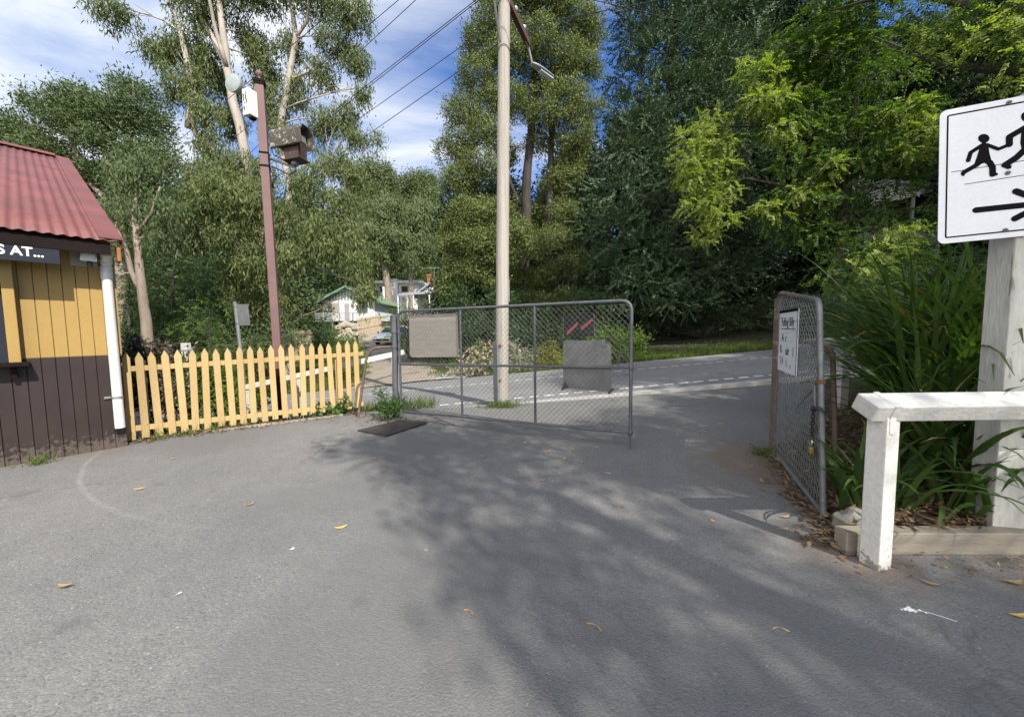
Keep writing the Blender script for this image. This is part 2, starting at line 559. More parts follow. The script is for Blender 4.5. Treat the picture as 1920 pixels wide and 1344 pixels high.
def asphalt(name, base, warm, chips=.5, forecourt=False):
    m, nt, b = nodes_mat(name)
    v = coords(nt)
    big = noise(nt, v, .55, 5, .6)
    mid = noise(nt, v, 4.5, 5, .65)
    c = mixc(nt, ramp(nt, big, [(.3, 0), (.7, 1)]), base, warm)
    c = mixc(nt, ramp(nt, mid, [(.3, .35), (.7, 0)]), c, tuple(q * .72 for q in base))
    # aggregate
    vo = N(nt, 'ShaderNodeTexVoronoi', in_Scale=105.0); nt.links.new(v, vo.inputs['Vector'])
    sp = nt.nodes.new('ShaderNodeSeparateColor'); nt.links.new(vo.outputs['Color'], sp.inputs[0])
    agg = ramp(nt, sp.outputs[0], [(0, .5), (.2, .88), (.85, 1.08), (1, 1.5)])
    c = mixc(nt, chips, c, mixc(nt, 1.0, c, agg, 'MULTIPLY'))
    vo2 = N(nt, 'ShaderNodeTexVoronoi', in_Scale=26.0); nt.links.new(v, vo2.inputs['Vector'])
    sp2 = nt.nodes.new('ShaderNodeSeparateColor'); nt.links.new(vo2.outputs['Color'], sp2.inputs[0])
    fleck = math_(nt, 'MULTIPLY', ramp(nt, sp2.outputs[1], [(.88, 0), (.9, 1)]), ramp(nt, vo2.outputs['Distance'], [(.1, 1), (.16, 0)]))
    c = mixc(nt, math_(nt, 'MULTIPLY', fleck, .7), c, (.4, .4, .38))
    # fine cracks, and broad worn patches
    nv = N(nt, 'ShaderNodeTexNoise', in_Scale=1.6, in_Detail=5.0); nt.links.new(v, nv.inputs['Vector'])
    vm = nt.nodes.new('ShaderNodeVectorMath'); vm.operation = 'MULTIPLY_ADD'; nt.links.new(nv.outputs['Color'], vm.inputs[0]); vm.inputs[1].default_value = (.9, .9, .9); nt.links.new(v, vm.inputs[2])
    vc = N(nt, 'ShaderNodeTexVoronoi', in_Scale=.42, feature='DISTANCE_TO_EDGE'); nt.links.new(vm.outputs[0], vc.inputs['Vector'])
    crack = math_(nt, 'MULTIPLY', ramp(nt, vc.outputs['Distance'], [(.0015, .75), (.006, 0)]), ramp(nt, big, [(.5, 0), (.62, 1)]))
    c = mixc(nt, crack, c, tuple(q * .35 for q in base))
    wide = noise(nt, v, .23, 3, .5)
    c = mixc(nt, ramp(nt, wide, [(.42, .6), (.5, 0)]), c, tuple(q * .78 for q in base))
    oil = noise(nt, v, 1.9, 2, .4)
    c = mixc(nt, ramp(nt, oil, [(.68, 0), (.76, .6)]), c, tuple(q * .5 for q in base))
    if forecourt:
        x, y, r = circle3(G(178, 855), G(152, 912), G(420, 991))
        tcn = nt.nodes.new('ShaderNodeTexCoord'); sx = nt.nodes.new('ShaderNodeSeparateXYZ'); nt.links.new(tcn.outputs['Object'], sx.inputs[0])
        dx = math_(nt, 'SUBTRACT', sx.outputs[0], x); dy = math_(nt, 'SUBTRACT', sx.outputs[1], y)
        dist = math_(nt, 'SQRT', math_(nt, 'ADD', math_(nt, 'MULTIPLY', dx, dx), math_(nt, 'MULTIPLY', dy, dy)))
        off = math_(nt, 'ABSOLUTE', math_(nt, 'SUBTRACT', math_(nt, 'ADD', dist, math_(nt, 'MULTIPLY', math_(nt, 'SUBTRACT', mid, .5), .05)), r))
        line = ramp(nt, off, [(.008, 1), (.03, 0)])
        fadex = ramp(nt, math_(nt, 'MULTIPLY', math_(nt, 'ADD', sx.outputs[0], 6.0), .2), [(.05, 1), (.3, .9), (.55, .5), (.85, 0)])
        fine = noise(nt, v, 30, 3)
        line = math_(nt, 'MULTIPLY', math_(nt, 'MULTIPLY', line, fadex), ramp(nt, fine, [(.38, .08), (.62, .6)]))
        c = mixc(nt, line, c, (.33, .31, .27))
        # soil washed out from the gate and the garden bed
        for (gx, gy), rad, strength in (((2.6, 3.8), .8, .7), ((2.15, 2.3), .5, .45), ((3.2, 2.05), .55, .45), ((4.4, 2.0), .6, .4), ((-5.3, 4.6), .5, .4)):
            ex = math_(nt, 'SUBTRACT', sx.outputs[0], gx); ey = math_(nt, 'SUBTRACT', sx.outputs[1], gy)
            dd = math_(nt, 'SQRT', math_(nt, 'ADD', math_(nt, 'MULTIPLY', ex, ex), math_(nt, 'MULTIPLY', ey, ey)))
            dd = math_(nt, 'ADD', dd, math_(nt, 'MULTIPLY', math_(nt, 'SUBTRACT', mid, .5), 1.3))
            k = ramp(nt, math_(nt, 'DIVIDE', dd, rad), [(.2, strength), (1, 0)])
            c = mixc(nt, k, c, (.17, .115, .075))
        # old scrapes
        mp2 = nt.nodes.new('ShaderNodeMapping'); nt.links.new(tcn.outputs['Object'], mp2.inputs[0])
        mp2.inputs['Scale'].default_value = (.5, 9, 1); mp2.inputs['Rotation'].default_value = (0, 0, R(28))
        n5 = noise(nt, mp2.outputs[0], 1.2, 5, .7)
        c = mixc(nt, math_(nt, 'MULTIPLY', ramp(nt, n5, [(.68, 0), (.74, .35)]), ramp(nt, big, [(.45, 0), (.6, 1)])), c, (.3, .29, .27))
    nt.links.new(c, b.inputs['Base Color'])
    b.inputs['Roughness'].default_value = .88; b.inputs['Specular IOR Level'].default_value = .3
    bp = N(nt, 'ShaderNodeBump', in_Strength=.45, in_Distance=.005)
    nt.links.new(math_(nt, 'ADD', sp.outputs[0], math_(nt, 'MULTIPLY', vo.outputs['Distance'], -1.2)), bp.inputs['Height'])
    nt.links.new(bp.outputs[0], b.inputs['Normal'])
    MATS[name] = m

asphalt('forecourt_asphalt', (.163, .161, .155), (.205, .199, .187), .6, True)
asphalt('road_asphalt', (.212, .21, .208), (.25, .248, .243), .35)
weathered('soil', (.05, .034, .022), (.095, .066, .042), 5, .95, bump=.6, bscale=40, c3=(.13, .1, .065), c3_at=.6)
weathered('forest_floor', (.028, .027, .016), (.045, .05, .02), 1.3, .95, bump=.6, bscale=25, c3=(.1, .075, .045), c3_at=.62, c3_scale=7)
weathered('gravel_track', (.3, .26, .21), (.22, .18, .13), 1.4, .95, bump=.5, bscale=30, c3=(.4, .36, .3), c3_at=.6)
weathered('concrete', (.42, .41, .38), (.34, .33, .3), 3, .9, bump=.25, bscale=60)
weathered('line_paint', (.75, .75, .73), (.62, .62, .6), 8, .7, bump=.2, c3=(.3, .3, .31), c3_at=.68, c3_scale=25)

# ------------------------------------------------------------------ ground
def nonuni(a, b, core_a, core_b, fine, coarse_n):
    mid_ = np.arange(core_a, core_b + 1e-6, fine)
    lo = core_a - (core_a - a) * np.linspace(1, 0, coarse_n, endpoint=False) ** 2
    hi = core_b + (b - core_b) * np.linspace(0, 1, coarse_n + 1)[1:] ** 2
    return np.concatenate([lo, mid_, hi])

xs = nonuni(-400, 400, -30, 40, .35, 26); ys = nonuni(-300, 500, -6, 62, .35, 24)
X, Y = np.meshgrid(xs, ys)
Z = ground(X, Y, False)
X1, Y1 = X, Y
paved = ((Y > 1.9) & (Y < 6.6) & (X > 1.6) & (X < 7.4)) | ((Y > 6.4) & (Y < 12.9)) | ((Y < fence_y(X)) & (X < bed_x(Y) + .3) & (X > -9)) | ((Y < 2.1) & (X < 14) & (X > -9))
bumpy = np.where(paved, -.06, .03 * np.sin(X * 2.1 + Y * .7) * np.sin(Y * 1.7 - X * .5) * np.clip((np.abs(Y - 9.8) - 3.4), 0, 1))
grid_mesh('terrain', X, Y, Z + bumpy, 'forest_floor')

# forecourt: between kiosk wall / fence and the garden bed
rows = []
def frow(y, xl, xr, n=60):
    xx = np.linspace(xl, xr, n); return xx, np.full(n, y)
yl = np.concatenate([np.arange(-10, 2.1, .4), [2.24]])
FX, FY = [], []
for y in yl:
    a = np.concatenate([np.linspace(-9.0, 1.98, 48), np.linspace(2.0, 14, 20)]); FX.append(a); FY.append(np.full(len(a), y))
for y in np.concatenate([[2.26], np.arange(2.32, 7.36, .12)]):
    xl = -9.0 if y < 2.7 else float(np.interp(y, [2.7, 5.13, 6.80, 7.0, 7.3, 7.4], [-9, -5.2, -2.68, -1.9, -.2, .05]))
    xr = float(bed_x(y)) + (.12 if y > 4.4 else 0.02)
    if y > 6.9: xr = min(xr, float(np.interp(y, [6.9, 7.3, 7.4], [5.2, .6, .3])))
    xr = max(xr, xl + .1)
    a = np.concatenate([np.linspace(xl, xr, 48), xr + .0005 * np.arange(1, 21)]); FX.append(a); FY.append(np.full(len(a), y))
FX = np.array(FX); FY = np.array(FY)
grid_mesh('forecourt', FX, FY, ground(FX, FY, False) + .004 + .012 * np.sin(FX * .9 + 1) * np.sin(FY * .8), 'forecourt_asphalt')

RX, RY = np.meshgrid(np.arange(-60, 60, .5), np.linspace(7.42, 12.9, 14))
RYo = RY + .0016 * np.clip(np.abs(RX) - 12, 0, None) ** 2 * np.where(RX > 0, .6, .3)
grid_mesh('road', RX, RYo, .08 * np.where(RX < -12, -12 + (RX + 12) * .25, np.where(RX > 24, 24 + (RX - 24) * .4, RX)) * np.where((RX > 0), sm((RY - 3) / 4), 1) + .004 + .05 * np.sin((RY - 7.42) / 5.48 * math.pi) + (RYo - RY) * .06, 'road_asphalt')

def roadz(x, y):
    return .08 * max(-12, min(x, 24)) + .05 * math.sin((y - 7.42) / 5.48 * math.pi) + .004

def roadmark(name, y0, dashes, w):
    mb = MB()
    for x0, x1 in dashes:
        n = max(1, int((x1 - x0) / .5))
        for i in range(n):
            a = x0 + (x1 - x0) * i / n; b = x0 + (x1 - x0) * (i + 1) / n
            q = [(x, y, roadz(x, y) + .005 - .0 * x) for x, y in ((a, y0 - w / 2), (b, y0 - w / 2), (b, y0 + w / 2), (a, y0 + w / 2))]
            mb.add(q, [(0, 1, 2, 3)])
    o = mb.build(name, 'line_paint', fix=False); o['kind'] = 'structure'
roadmark('road_edge_marking', 7.92, [(x, x + .2) for x in np.arange(-11.8, 22, .32)], .085)
roadmark('road_centre_marking', 10.55, [(x, x + .2) for x in np.arange(-11.8, 23.6, .32)], .085)

BX, BY = np.meshgrid(np.arange(1.96, 7.2, .06), np.arange(2.29, 6.5, .05))
bz = ground(BX, BY) - .015 + .012 * np.sin(BX * 19) * np.sin(BY * 23 + BX * 4)
bz = np.where((BX < bed_x(BY) + .02), ground(BX, BY, False) - .03, bz)
grid_mesh('garden_soil', BX, BY, bz, 'soil')

# concrete lip where the forecourt meets the road
mb = MB()
ex = np.arange(-1.9, 9, .3)
for a, b_ in zip(ex[:-1], ex[1:]):
    q = [(x, y, roadz(x, 7.5) + .012) for x, y in ((a, 7.34 if a < 1 else 7.3), (b_, 7.34 if b_ < 1 else 7.3), (b_, 7.5), (a, 7.5))]
    q2 = [(x, y, z - .12) for x, y, z in q]
    mb.add(q + q2, [(0, 1, 2, 3), (0, 4, 5, 1), (2, 6, 7, 3)])
mb.build('concrete_edge', 'concrete', fix=False)['kind'] = 'structure'

# gravel track that climbs to the cottage, and a narrow second wheel path
def strip(name, pts, widths, mat, lift=.02):
    pts = np.array(pts, float); k = np.linspace(0, len(pts) - 1, 60)
    px_ = np.interp(k, range(len(pts)), pts[:, 0]); py_ = np.interp(k, range(len(pts)), pts[:, 1]); w = np.interp(k, range(len(pts)), widths)
    t = np.stack([np.gradient(px_), np.gradient(py_)], 1); t /= np.linalg.norm(t, axis=1, keepdims=True)
    nrm = np.stack([-t[:, 1], t[:, 0]], 1)
    s = np.linspace(-1, 1, 9)
    X = px_[:, None] + nrm[:, :1] * s * w[:, None] / 2; Y = py_[:, None] + nrm[:, 1:] * s * w[:, None] / 2
    return grid_mesh(name, X, Y, ground(X, Y) + lift + .03 * (1 - s * s), mat)
strip('driveway_track', [(-4.0, 12.7), (-4.9, 16), (-7.4, 23), (-10.6, 31), (-14.0, 39)], [3.6, 2.9, 3.0, 3.6, 4.0], 'gravel_track')
strip('footpath', [(-2.3, 12.85), (-1.9, 15.5), (-1.5, 19)], [1.3, 1.1, 1.0], 'concrete')

# ------------------------------------------------------------------ grass and ground cover (uncountable)
def blades(region, n, h, w, seed, lean=.35):
    r = np.random.default_rng(seed)
    x, y = region(r, n); z = ground(x, y)
    B = np.stack([x, y, z - .01], 1)
    D = unit(np.stack([r.normal(size=len(x)) * lean, r.normal(size=len(x)) * lean, np.ones(len(x))], 1))
    return leaf_quads(B, D, perp(D), h * r.uniform(.4, 1.2, len(x)), np.full(len(x), w) * r.uniform(.6, 1.2, len(x)))

leafmat('grass_blade', (.07, .115, .025), (.14, .19, .045), (.2, .17, .07))
leafmat('weed_leaf', (.035, .08, .018), (.07, .13, .03))

def far_verge(r, n):
    x = r.uniform(-1.0, 32, n); y = 12.85 + np.abs(r.normal(size=n)) * 1.0 + .0016 * .6 * np.clip(x - 12, 0, None) ** 2
    keep = (r.random(n) < .35 + .5 * (np.sin(x * 1.3) * np.sin(x * .37 + 1) > -.2))
    return x[keep], y[keep]
V, F = blades(far_verge, 42000, .2, .022, 1)
array_mesh('verge_grass', V, F, 'grass_blade')['kind'] = 'stuff'
def lawn(r, n):
    x = r.uniform(-30, 0, n); y = r.uniform(13, 40, n)
    tx = np.interp(y, [12.7, 16, 23, 31, 39], [-4.0, -4.9, -7.4, -10.6, -14.0])
    keep = (np.abs(x - tx) > 1.35 + .25 * np.sin(y * 3)) & (np.abs(x + 1.9) > .6)
    return x[keep], y[keep]
V, F = blades(lawn, 90000, .2, .035, 2)
array_mesh('lawn_grass', V, F, 'grass_blade')['kind'] = 'stuff'
def pole_verge(r, n):
    x = r.normal(size=n) * .2 - .22; y = 7.12 + r.normal(size=n) * .08
    return x, y
V, F = blades(pole_verge, 480, .17, .012, 3)
array_mesh('pole_grass', V, F, 'grass_blade')['kind'] = 'stuff'
def behind_fence(r, n):
    x = r.uniform(-11, -1.6, n); y = fence_y(x) + .1 + np.abs(r.normal(size=n)) * .4
    return x, y
V, F = blades(behind_fence, 5000, .28, .016, 4)
array_mesh('fence_grass', V, F, 'grass_blade')['kind'] = 'stuff'

# ------------------------------------------------------------------ man-made materials
weathered('yellow_paint', (.31, .198, .056), (.335, .214, .062), 2.5, .5, bump=.06, bscale=90)
weathered('picket_paint', (.42, .295, .128), (.36, .248, .1), 3, .6, vary=.1, foot=((.2, .15, .09), .3, .7), stretch=(1, 1, .3), bump=.12, bscale=70, c3=(.36, .22, .1), c3_at=.73, c3_scale=9)
weathered('brown_paint', (.022, .0128, .0105), (.03, .0178, .015), 3, .55, bump=.1, bscale=60, c3=(.33, .22, .12), c3_at=.765, c3_scale=7, foot=((.09, .07, .055), .35, .9))
weathered('dark_trim', (.01, .006, .0055), (.014, .009, .008), 4, .75, spec=.1)
weathered('red_roof', (.19, .06, .056), (.125, .047, .042), 2.2, .6, stretch=(1, 1, 1), bump=.1, bscale=30, c3=(.12, .06, .055), c3_at=.62, c3_scale=5)
weathered('board_navy', (.013, .015, .022), (.017, .02, .028), 3, .6, spec=.2)
plain('letter_white', (.85, .86, .86), .5)
plain('letter_black', (.008, .008, .009), .85, 0, .08)
weathered('white_pvc', (.63, .625, .595), (.56, .555, .52), 5, .4, bump=.02, c3=(.45, .42, .36), c3_at=.74, c3_scale=7)
plain('clear_plate', (.34, .3, .24), .3)
weathered('orange_timber', (.32, .12, .045), (.25, .09, .035), 6, .7, stretch=(1, 1, .3))
weathered('post_brown', (.158, .088, .08), (.13, .072, .066), 3, .55, bump=.08, bscale=80, c3=(.08, .05, .045), c3_at=.74, c3_scale=6)
weathered('housing_brown', (.04, .024, .02), (.06, .038, .032), 7, .75, bump=.15, c3=(.2, .2, .16), c3_at=.7, c3_scale=14)
weathered('housing_lichen', (.05, .042, .034), (.075, .066, .05), 9, .85, bump=.3, c3=(.26, .27, .21), c3_at=.57, c3_scale=13)
weathered('horn_grey', (.3, .335, .33), (.25, .285, .28), 6, .45)
weathered('galvanised', (.17, .175, .18), (.11, .115, .12), 7, .5, metal=.35, bump=.1, c3=(.16, .09, .05), c3_at=.7, c3_scale=11)
weathered('galvanised_light', (.24, .25, .25), (.17, .18, .182), 6, .5, metal=.3, bump=.1, c3=(.2, .1, .06), c3_at=.72, c3_scale=8)
weathered('pipe_dark', (.075, .08, .088), (.105, .11, .118), 8, .5, metal=.2, bump=.1, c3=(.2, .19, .18), c3_at=.72, c3_scale=18)
weathered('pipe_rust', (.15, .095, .07), (.1, .08, .07), 9, .75, bump=.2, c3=(.22, .2, .18), c3_at=.6, c3_scale=14)
plain('wire_grey', (.09, .092, .095), .6, .2)
plain('rust', (.15, .055, .03), .85)
weathered('plywood', (.3, .275, .235), (.25, .23, .2), 5, .8, stretch=(1, 1, 4), bump=.05)
weathered('sheet_zinc', (.15, .152, .15), (.1, .103, .103), 5, .55, bump=.05, c3=(.1, .1, .1), c3_at=.66, c3_scale=16)
weathered('dark_perspex', (.012, .015, .014), (.02, .024, .02), 8, .7, spec=.15, c3=(.2, .21, .2), c3_at=.68, c3_scale=12)
plain('red_tape', (.2, .05, .045), .6)
plain('dark_tape', (.045, .035, .035), .7)
weathered('steel_plate', (.066, .054, .052), (.05, .042, .041), 4, .6, metal=.2, bump=.15, c3=(.12, .075, .06), c3_at=.62, c3_scale=6)
weathered('pole_timber', (.4, .37, .325), (.3, .275, .238), 2.2, .9, stretch=(11, 11, .22), bump=.7, bscale=20, c3=(.2, .165, .135), c3_at=.61, c3_scale=2.6)
weathered('crossarm_timber', (.105, .052, .032), (.07, .036, .024), 5, .85, stretch=(2, 2, 2), bump=.3)
plain('porcelain', (.8, .8, .78), .25)
weathered('lamp_grey', (.3, .315, .315), (.25, .265, .265), 5, .45)
plain('lens_dusty', (.16, .17, .16), .3)
plain('lamp_lens', (.55, .58, .56), .2)
plain('cable_black', (.025, .025, .028), .7)
weathered('white_timber', (.6, .585, .545), (.5, .49, .45), 3, .7, stretch=(1, 1, 1), bump=.45, bscale=38, c3=(.36, .33, .28), c3_at=.7, c3_scale=9, vary=.05, foot=((.2, .18, .15), .16, 1.6))
weathered('white_timber_worn', (.56, .55, .5), (.4, .39, .35), 3.2, .8, stretch=(1.4, 1.4, .3), bump=.5, bscale=34, c3=(.24, .225, .19), c3_at=.63, c3_scale=6)
weathered('sleeper_timber', (.3, .262, .205), (.2, .172, .135), 2, .85, stretch=(.6, 2, 7), bump=.35, bscale=30, c3=(.15, .115, .085), c3_at=.7, c3_scale=2)
weathered('sign_white', (.74, .76, .79), (.69, .71, .74), 2.2, .35, bump=.01)
weathered('rock_grey', (.25, .235, .2), (.17, .16, .135), 5, .9, bump=.5, bscale=20)
plain('brass', (.55, .38, .1), .35, .6)
plain('chain_dark', (.05, .05, .052), .5, .6)
plain('chrome', (.6, .6, .6), .25, .9)

# ------------------------------------------------------------------ kiosk on the left
C = G(240, 836)
vp = ray(1512, 607); Wd = Vector((vp.x, vp.y, 0)).normalized()         # along the wall, away from us
No = Vector((Wd.y, -Wd.x, 0))                                          # out of the wall
ZU = Vector((0, 0, 1))
def wallpt(px, py, e=0.): return onplane(px, py, C + No * e, No)
def loc_s(p): return (Vector(p) - C).dot(Wd)
def wp(s, z, e=0.): return Vector((C.x, C.y, 0)) + Wd * s + No * e + ZU * z
OVER = .42
E1 = wallpt(229, 458, OVER); zE = E1.z; sE = loc_s(E1)
Rg = onplane(128, 299, E1, Wd)
zR = Rg.z; eR = (Rg - C).dot(No)
zB = wallpt(219, 664).z                                                # colour change on the wall
S0 = -6.5
kiosk = thing('kiosk_building', (C.x, C.y, 0), 'small timber kiosk, yellow boards over dark brown, with a red corrugated roof', 'building')
s_jr = loc_s(wallpt(33, 600)); s_jl = loc_s(wallpt(9, 600)); z_sill = wallpt(30, 679).z
# upper and lower boards, tongue and groove
def boards(name, z0, z1, mat, e0, gap_s=None):
    mb = MB(); s = 0.0; w = .108
    while s > S0:
        a = max(S0, s - w + .006)
        if not (gap_s and a < gap_s and z1 > z_sill):
            mb.box(wp((s + a) / 2, (z0 + z1) / 2, e0 - .011), (s - a, .022, z1 - z0), (Wd, No, ZU), .003)
        s -= w
    mb.box(wp((S0) / 2, (z0 + z1) / 2, e0 - .026), (-S0, .012, z1 - z0), (Wd, No, ZU))
    return mb.build(name, mat, kiosk)
boards('lower_wall', -.12, zB - .012, 'brown_paint', .0)
boards('upper_wall', zB - .008, zE + .1, 'yellow_paint', -.004)
# far and rear walls that close the hut
mb = MB(); depth = abs(eR) * 2 - OVER
mb.box(wp(-.02, zE / 2, -depth / 2), (.03, depth - .09, zE + .1), (Wd, No, ZU))
mb.box(wp(S0 / 2, zE / 2, -depth), (-S0, .03, zE + .1), (Wd, No, ZU))
gp = [wp(-.006, zE + .05, -.05), wp(-.006, zR - .12, eR), wp(-.006, zE + .05, -depth + .05)]
mb.prism(gp, Wd * -.03)
mb.build('rear_wall', 'yellow_paint', kiosk)
mb = MB()
mb.box(wp(.002, (zE + zB) / 2, .004), (.035, .03, zE - zB), (Wd, No, ZU), .004)
mb.build('corner_trim', 'yellow_paint', kiosk)
# roof: corrugated sheet, both slopes
def corr(name, e_a, z_a, e_b, z_b):
    per = .1; n = int((sE - S0) / per * 8)
    s = np.linspace(S0, sE - .03, n); h = .0085 * np.cos(s / per * 2 * math.pi)
    V = []; k = 7
    sl = Vector((e_b - e_a, z_b - z_a)); L = sl.length; nz = Vector((-sl.y, sl.x)) / L
    if nz.y < 0: nz = -nz
    for i in range(k):
        t = i / (k - 1); e = e_a + (e_b - e_a) * t; z = z_a + (z_b - z_a) * t
        base = np.array([C.x, C.y, 0]) + s[:, None] * np.array(Wd) + (e + h[:, None] * nz.x) * np.array(No) + (z + h[:, None] * nz.y) * np.array([0, 0, 1.])
        V.append(base)
    V = np.concatenate(V); i_ = np.arange(k * n).reshape(k, n)
    F = np.stack([i_[:-1, :-1], i_[:-1, 1:], i_[1:, 1:], i_[1:, :-1]], -1).reshape(-1, 4)
    o = array_mesh(name, V, F, 'red_roof', kiosk, True)
    md = o.modifiers.new('thick', 'SOLIDIFY'); md.thickness = .006; md.offset = -1
    return o
corr('roof', OVER + .03, zE + .02, eR, zR - .01)
corr('roof', -depth - OVER, zE + .02, eR, zR - .01)
mb = MB()
def wpv(s, z, e): return wp(s, z, e)
for sgn, ea in ((1, OVER + .02), (-1, -depth - OVER)):
    a = wp(sE - .09, zE + .045, ea); b_ = wp(sE - .09, zR + .02, eR)
    mb.beam(a, b_, .2, .012, (0, 0, 1))
    mb.beam(wp(sE + .005, zE + .0, ea), wp(sE + .005, zR - .03, eR), .014, .1, (0, 0, 1))
for e_off in (-.09, .09):
    up_ = (zR - zE) / abs(OVER - eR) * -.09
    mb.beam(wp(S0, zR + .03 + up_ / 2, eR + e_off), wp(sE - .2, zR + .03 + up_ / 2, eR + e_off), .19, .01, No * (.55 if e_off > 0 else -.55) + ZU)
mb.build('roof_flashing', 'red_roof', kiosk)
mb = MB()
mb.box(wp((S0 + sE - .1) / 2, zE - .075, OVER - .03), (sE - .1 - S0, .025, .13), (Wd, No, ZU))
mb.box(wp((S0 + sE - .1) / 2, zE - .03, OVER / 2 - .02), (sE - .1 - S0, OVER - .05, .012), (Wd, No, ZU))
mb.build('fascia', 'dark_trim', kiosk)
mb = MB(); a = wallpt(225, 462, OVER * .6)
mb.box(wp(sE - .03, zE - .12, OVER - .09), (.035, .12, .17), (Wd, No, ZU), .004)
mb.build('barge_end', 'orange_timber', kiosk)
# serving hatch: jamb, dark shutter, sill
hat = MB(); zt = zE - .1
hat.box(wp(s_jl - .75, (z_sill + zt) / 2, .02), (1.5, .03, zt - z_sill), (Wd, No, ZU), .004)
shut = hat.build('shutter', 'board_navy', kiosk)
mb = MB(); mb.box(wp((s_jl + s_jr) / 2, (z_sill + zt) / 2, .05), (s_jr - s_jl, .11, zt - z_sill), (Wd, No, ZU), .006)
mb.build('hatch_jamb', 'yellow_paint', kiosk)
s_sr = loc_s(wallpt(57, 684, .16))
mb = MB(); mb.box(wp(s_sr - .9, z_sill - .02, .09), (1.8, .22, .045), (Wd, No, ZU), .006)
mb.box(wp(s_sr - .12, z_sill - .11, .05), (.04, .1, .13), (Wd, No, ZU), .004)
mb.build('hatch_sill', 'dark_trim', kiosk)
# downpipe
mb = MB()
pt = wallpt(199, 500, .09); pb = wallpt(222, 802, .075)
sp_ = loc_s(pt); zt_ = pt.z
pz = [wp(sp_ + .0, zt_ + .17, .22), wp(sp_, zt_ + .1, .2), wp(sp_, zt_ + .02, .1), wp(sp_, zt_ - .06, .075), wp(sp_, .75, .075), wp(sp_, pb.z, .075)]
mb.tube(pz, [.05, .05, .05, .05, .05, .05], 20)
for z0, z1, e in ((zt_ + .1, zt_ + .21, .22),):
    mb.lathe([(.057, 0), (.059, .01), (.059, z1 - z0), (.05, z1 - z0)], wp(sp_, z0, e), n=20)
for q0, q1 in ((pz[1], pz[2]), (pz[2], pz[3])):
    d = (q0 - q1).normalized(); mb.lathe([(.052, -.02), (.057, -.018), (.057, .018), (.052, .02)], (q0 + q1) / 2, d, 20)
mb.lathe([(.052, -.05), (.0565, -.045), (.0565, .045), (.052, .05)], wp(sp_, zt_ - .1, .075), n=20)
dp = smooth_angle(mb.build('downpipe', 'white_pvc', kiosk), 35)
mb = MB(); zc = wallpt(217, 745, .075).z
mb.lathe([(.0535, -.014), (.055, -.014), (.055, .014), (.0535, .014)], wp(sp_, zc, .075), n=20)
mb.box(wp(sp_ - .085, zc, .02), (.06, .014, .028), (Wd, No, ZU), .003)
mb.build('pipe_clip', 'galvanised_light', dp)

# sign board hung under the eave
zs1 = wallpt(111, 461, .4).z; zs0 = wallpt(113, 496, .4).z; ss1 = loc_s(wallpt(112, 478, .4))
sb = thing('sign_board', wp(ss1 - 1.2, zs0, .4), 'long navy board with white lettering hung under the red eave of the kiosk', 'sign')
mb = MB(); mb.box(wp(ss1 - 1.25, (zs0 + zs1) / 2, .385), (2.5, .02, zs1 - zs0), (Wd, No, ZU), .003)
mb.build('board', 'board_navy', sb)
for s in (ss1 - .03, ss1 - 1.2):
    mb = MB(); mb.box(wp(s, zs1 + .03, .385), (.035, .012, .1), (Wd, No, ZU)); mb.build('hanger', 'letter_white', sb)
hgt = (wallpt(40, 463, .397).z - wallpt(40, 480, .397).z)
pS = loc_s(wallpt(-6, 470, .397)); pE = loc_s(wallpt(82, 478, .397)); zc = (wallpt(40, 463, .397).z + wallpt(40, 480, .397).z) / 2
text_mesh('lettering', 'S AT...', 'letter_white', sb, wp((pS + pE) / 2, zc, .3965), Wd, ZU, hgt, pE - pS, .022, .002)

# wall light on its plate
pl = wallpt(157, 484, .02); sL = loc_s(pl); zL = pl.z
wl = thing('security_light', pl, 'small white security light with sensor on the kiosk wall beside the downpipe', 'light')
wpx = loc_s(wallpt(183, 484)) - loc_s(wallpt(131, 484))
mb = MB(); mb.box(wp(sL, zL, .008), (wpx, .014, .2), (Wd, No, ZU), .003); mb.build('back_plate', 'clear_plate', wl)
a = .6 * wpx / 2; eo = .2
mb = MB(); mb.box(wp(sL + .03, zL - .03, .1), (.05, .18, .05), (Wd, No, ZU), .006); mb.build('bracket', 'white_pvc', wl)
mb = MB()
mb.add([wp(sL - a + .04, zL + .06, eo), wp(sL + a + .02, zL + .06, eo), wp(sL + a + .02, zL - .06, eo), wp(sL - a + .04, zL - .06, eo),
        wp(sL - a * .8 + .02, zL + .05, eo + .08), wp(sL + a * .95 + .02, zL + .05, eo + .08), wp(sL + a + .02, zL - .065, eo + .1), wp(sL - a + .02, zL - .065, eo + .1)],
       [(0, 1, 2, 3), (4, 7, 6, 5), (0, 4, 5, 1), (1, 5, 6, 2), (2, 6, 7, 3), (3, 7, 4, 0)])
mb.build('lamp_body', 'white_pvc', wl)
mb = MB(); mb.box(wp(sL + .03, zL - .005, eo + .096), (a * 1.25, .006, .07), (Wd, (No * .985 + ZU * .17).normalized(), (ZU - No * .17).normalized()), .002)
mb.build('lamp_lens', 'lamp_lens', wl)
mb = MB(); mb.lathe([(.02, 0), (.028, .01), (.028, .05), (.018, .06)], wp(sL + .03, zL - .125, eo + .04), n=14); mb.build('sensor', 'cable_black', wl)

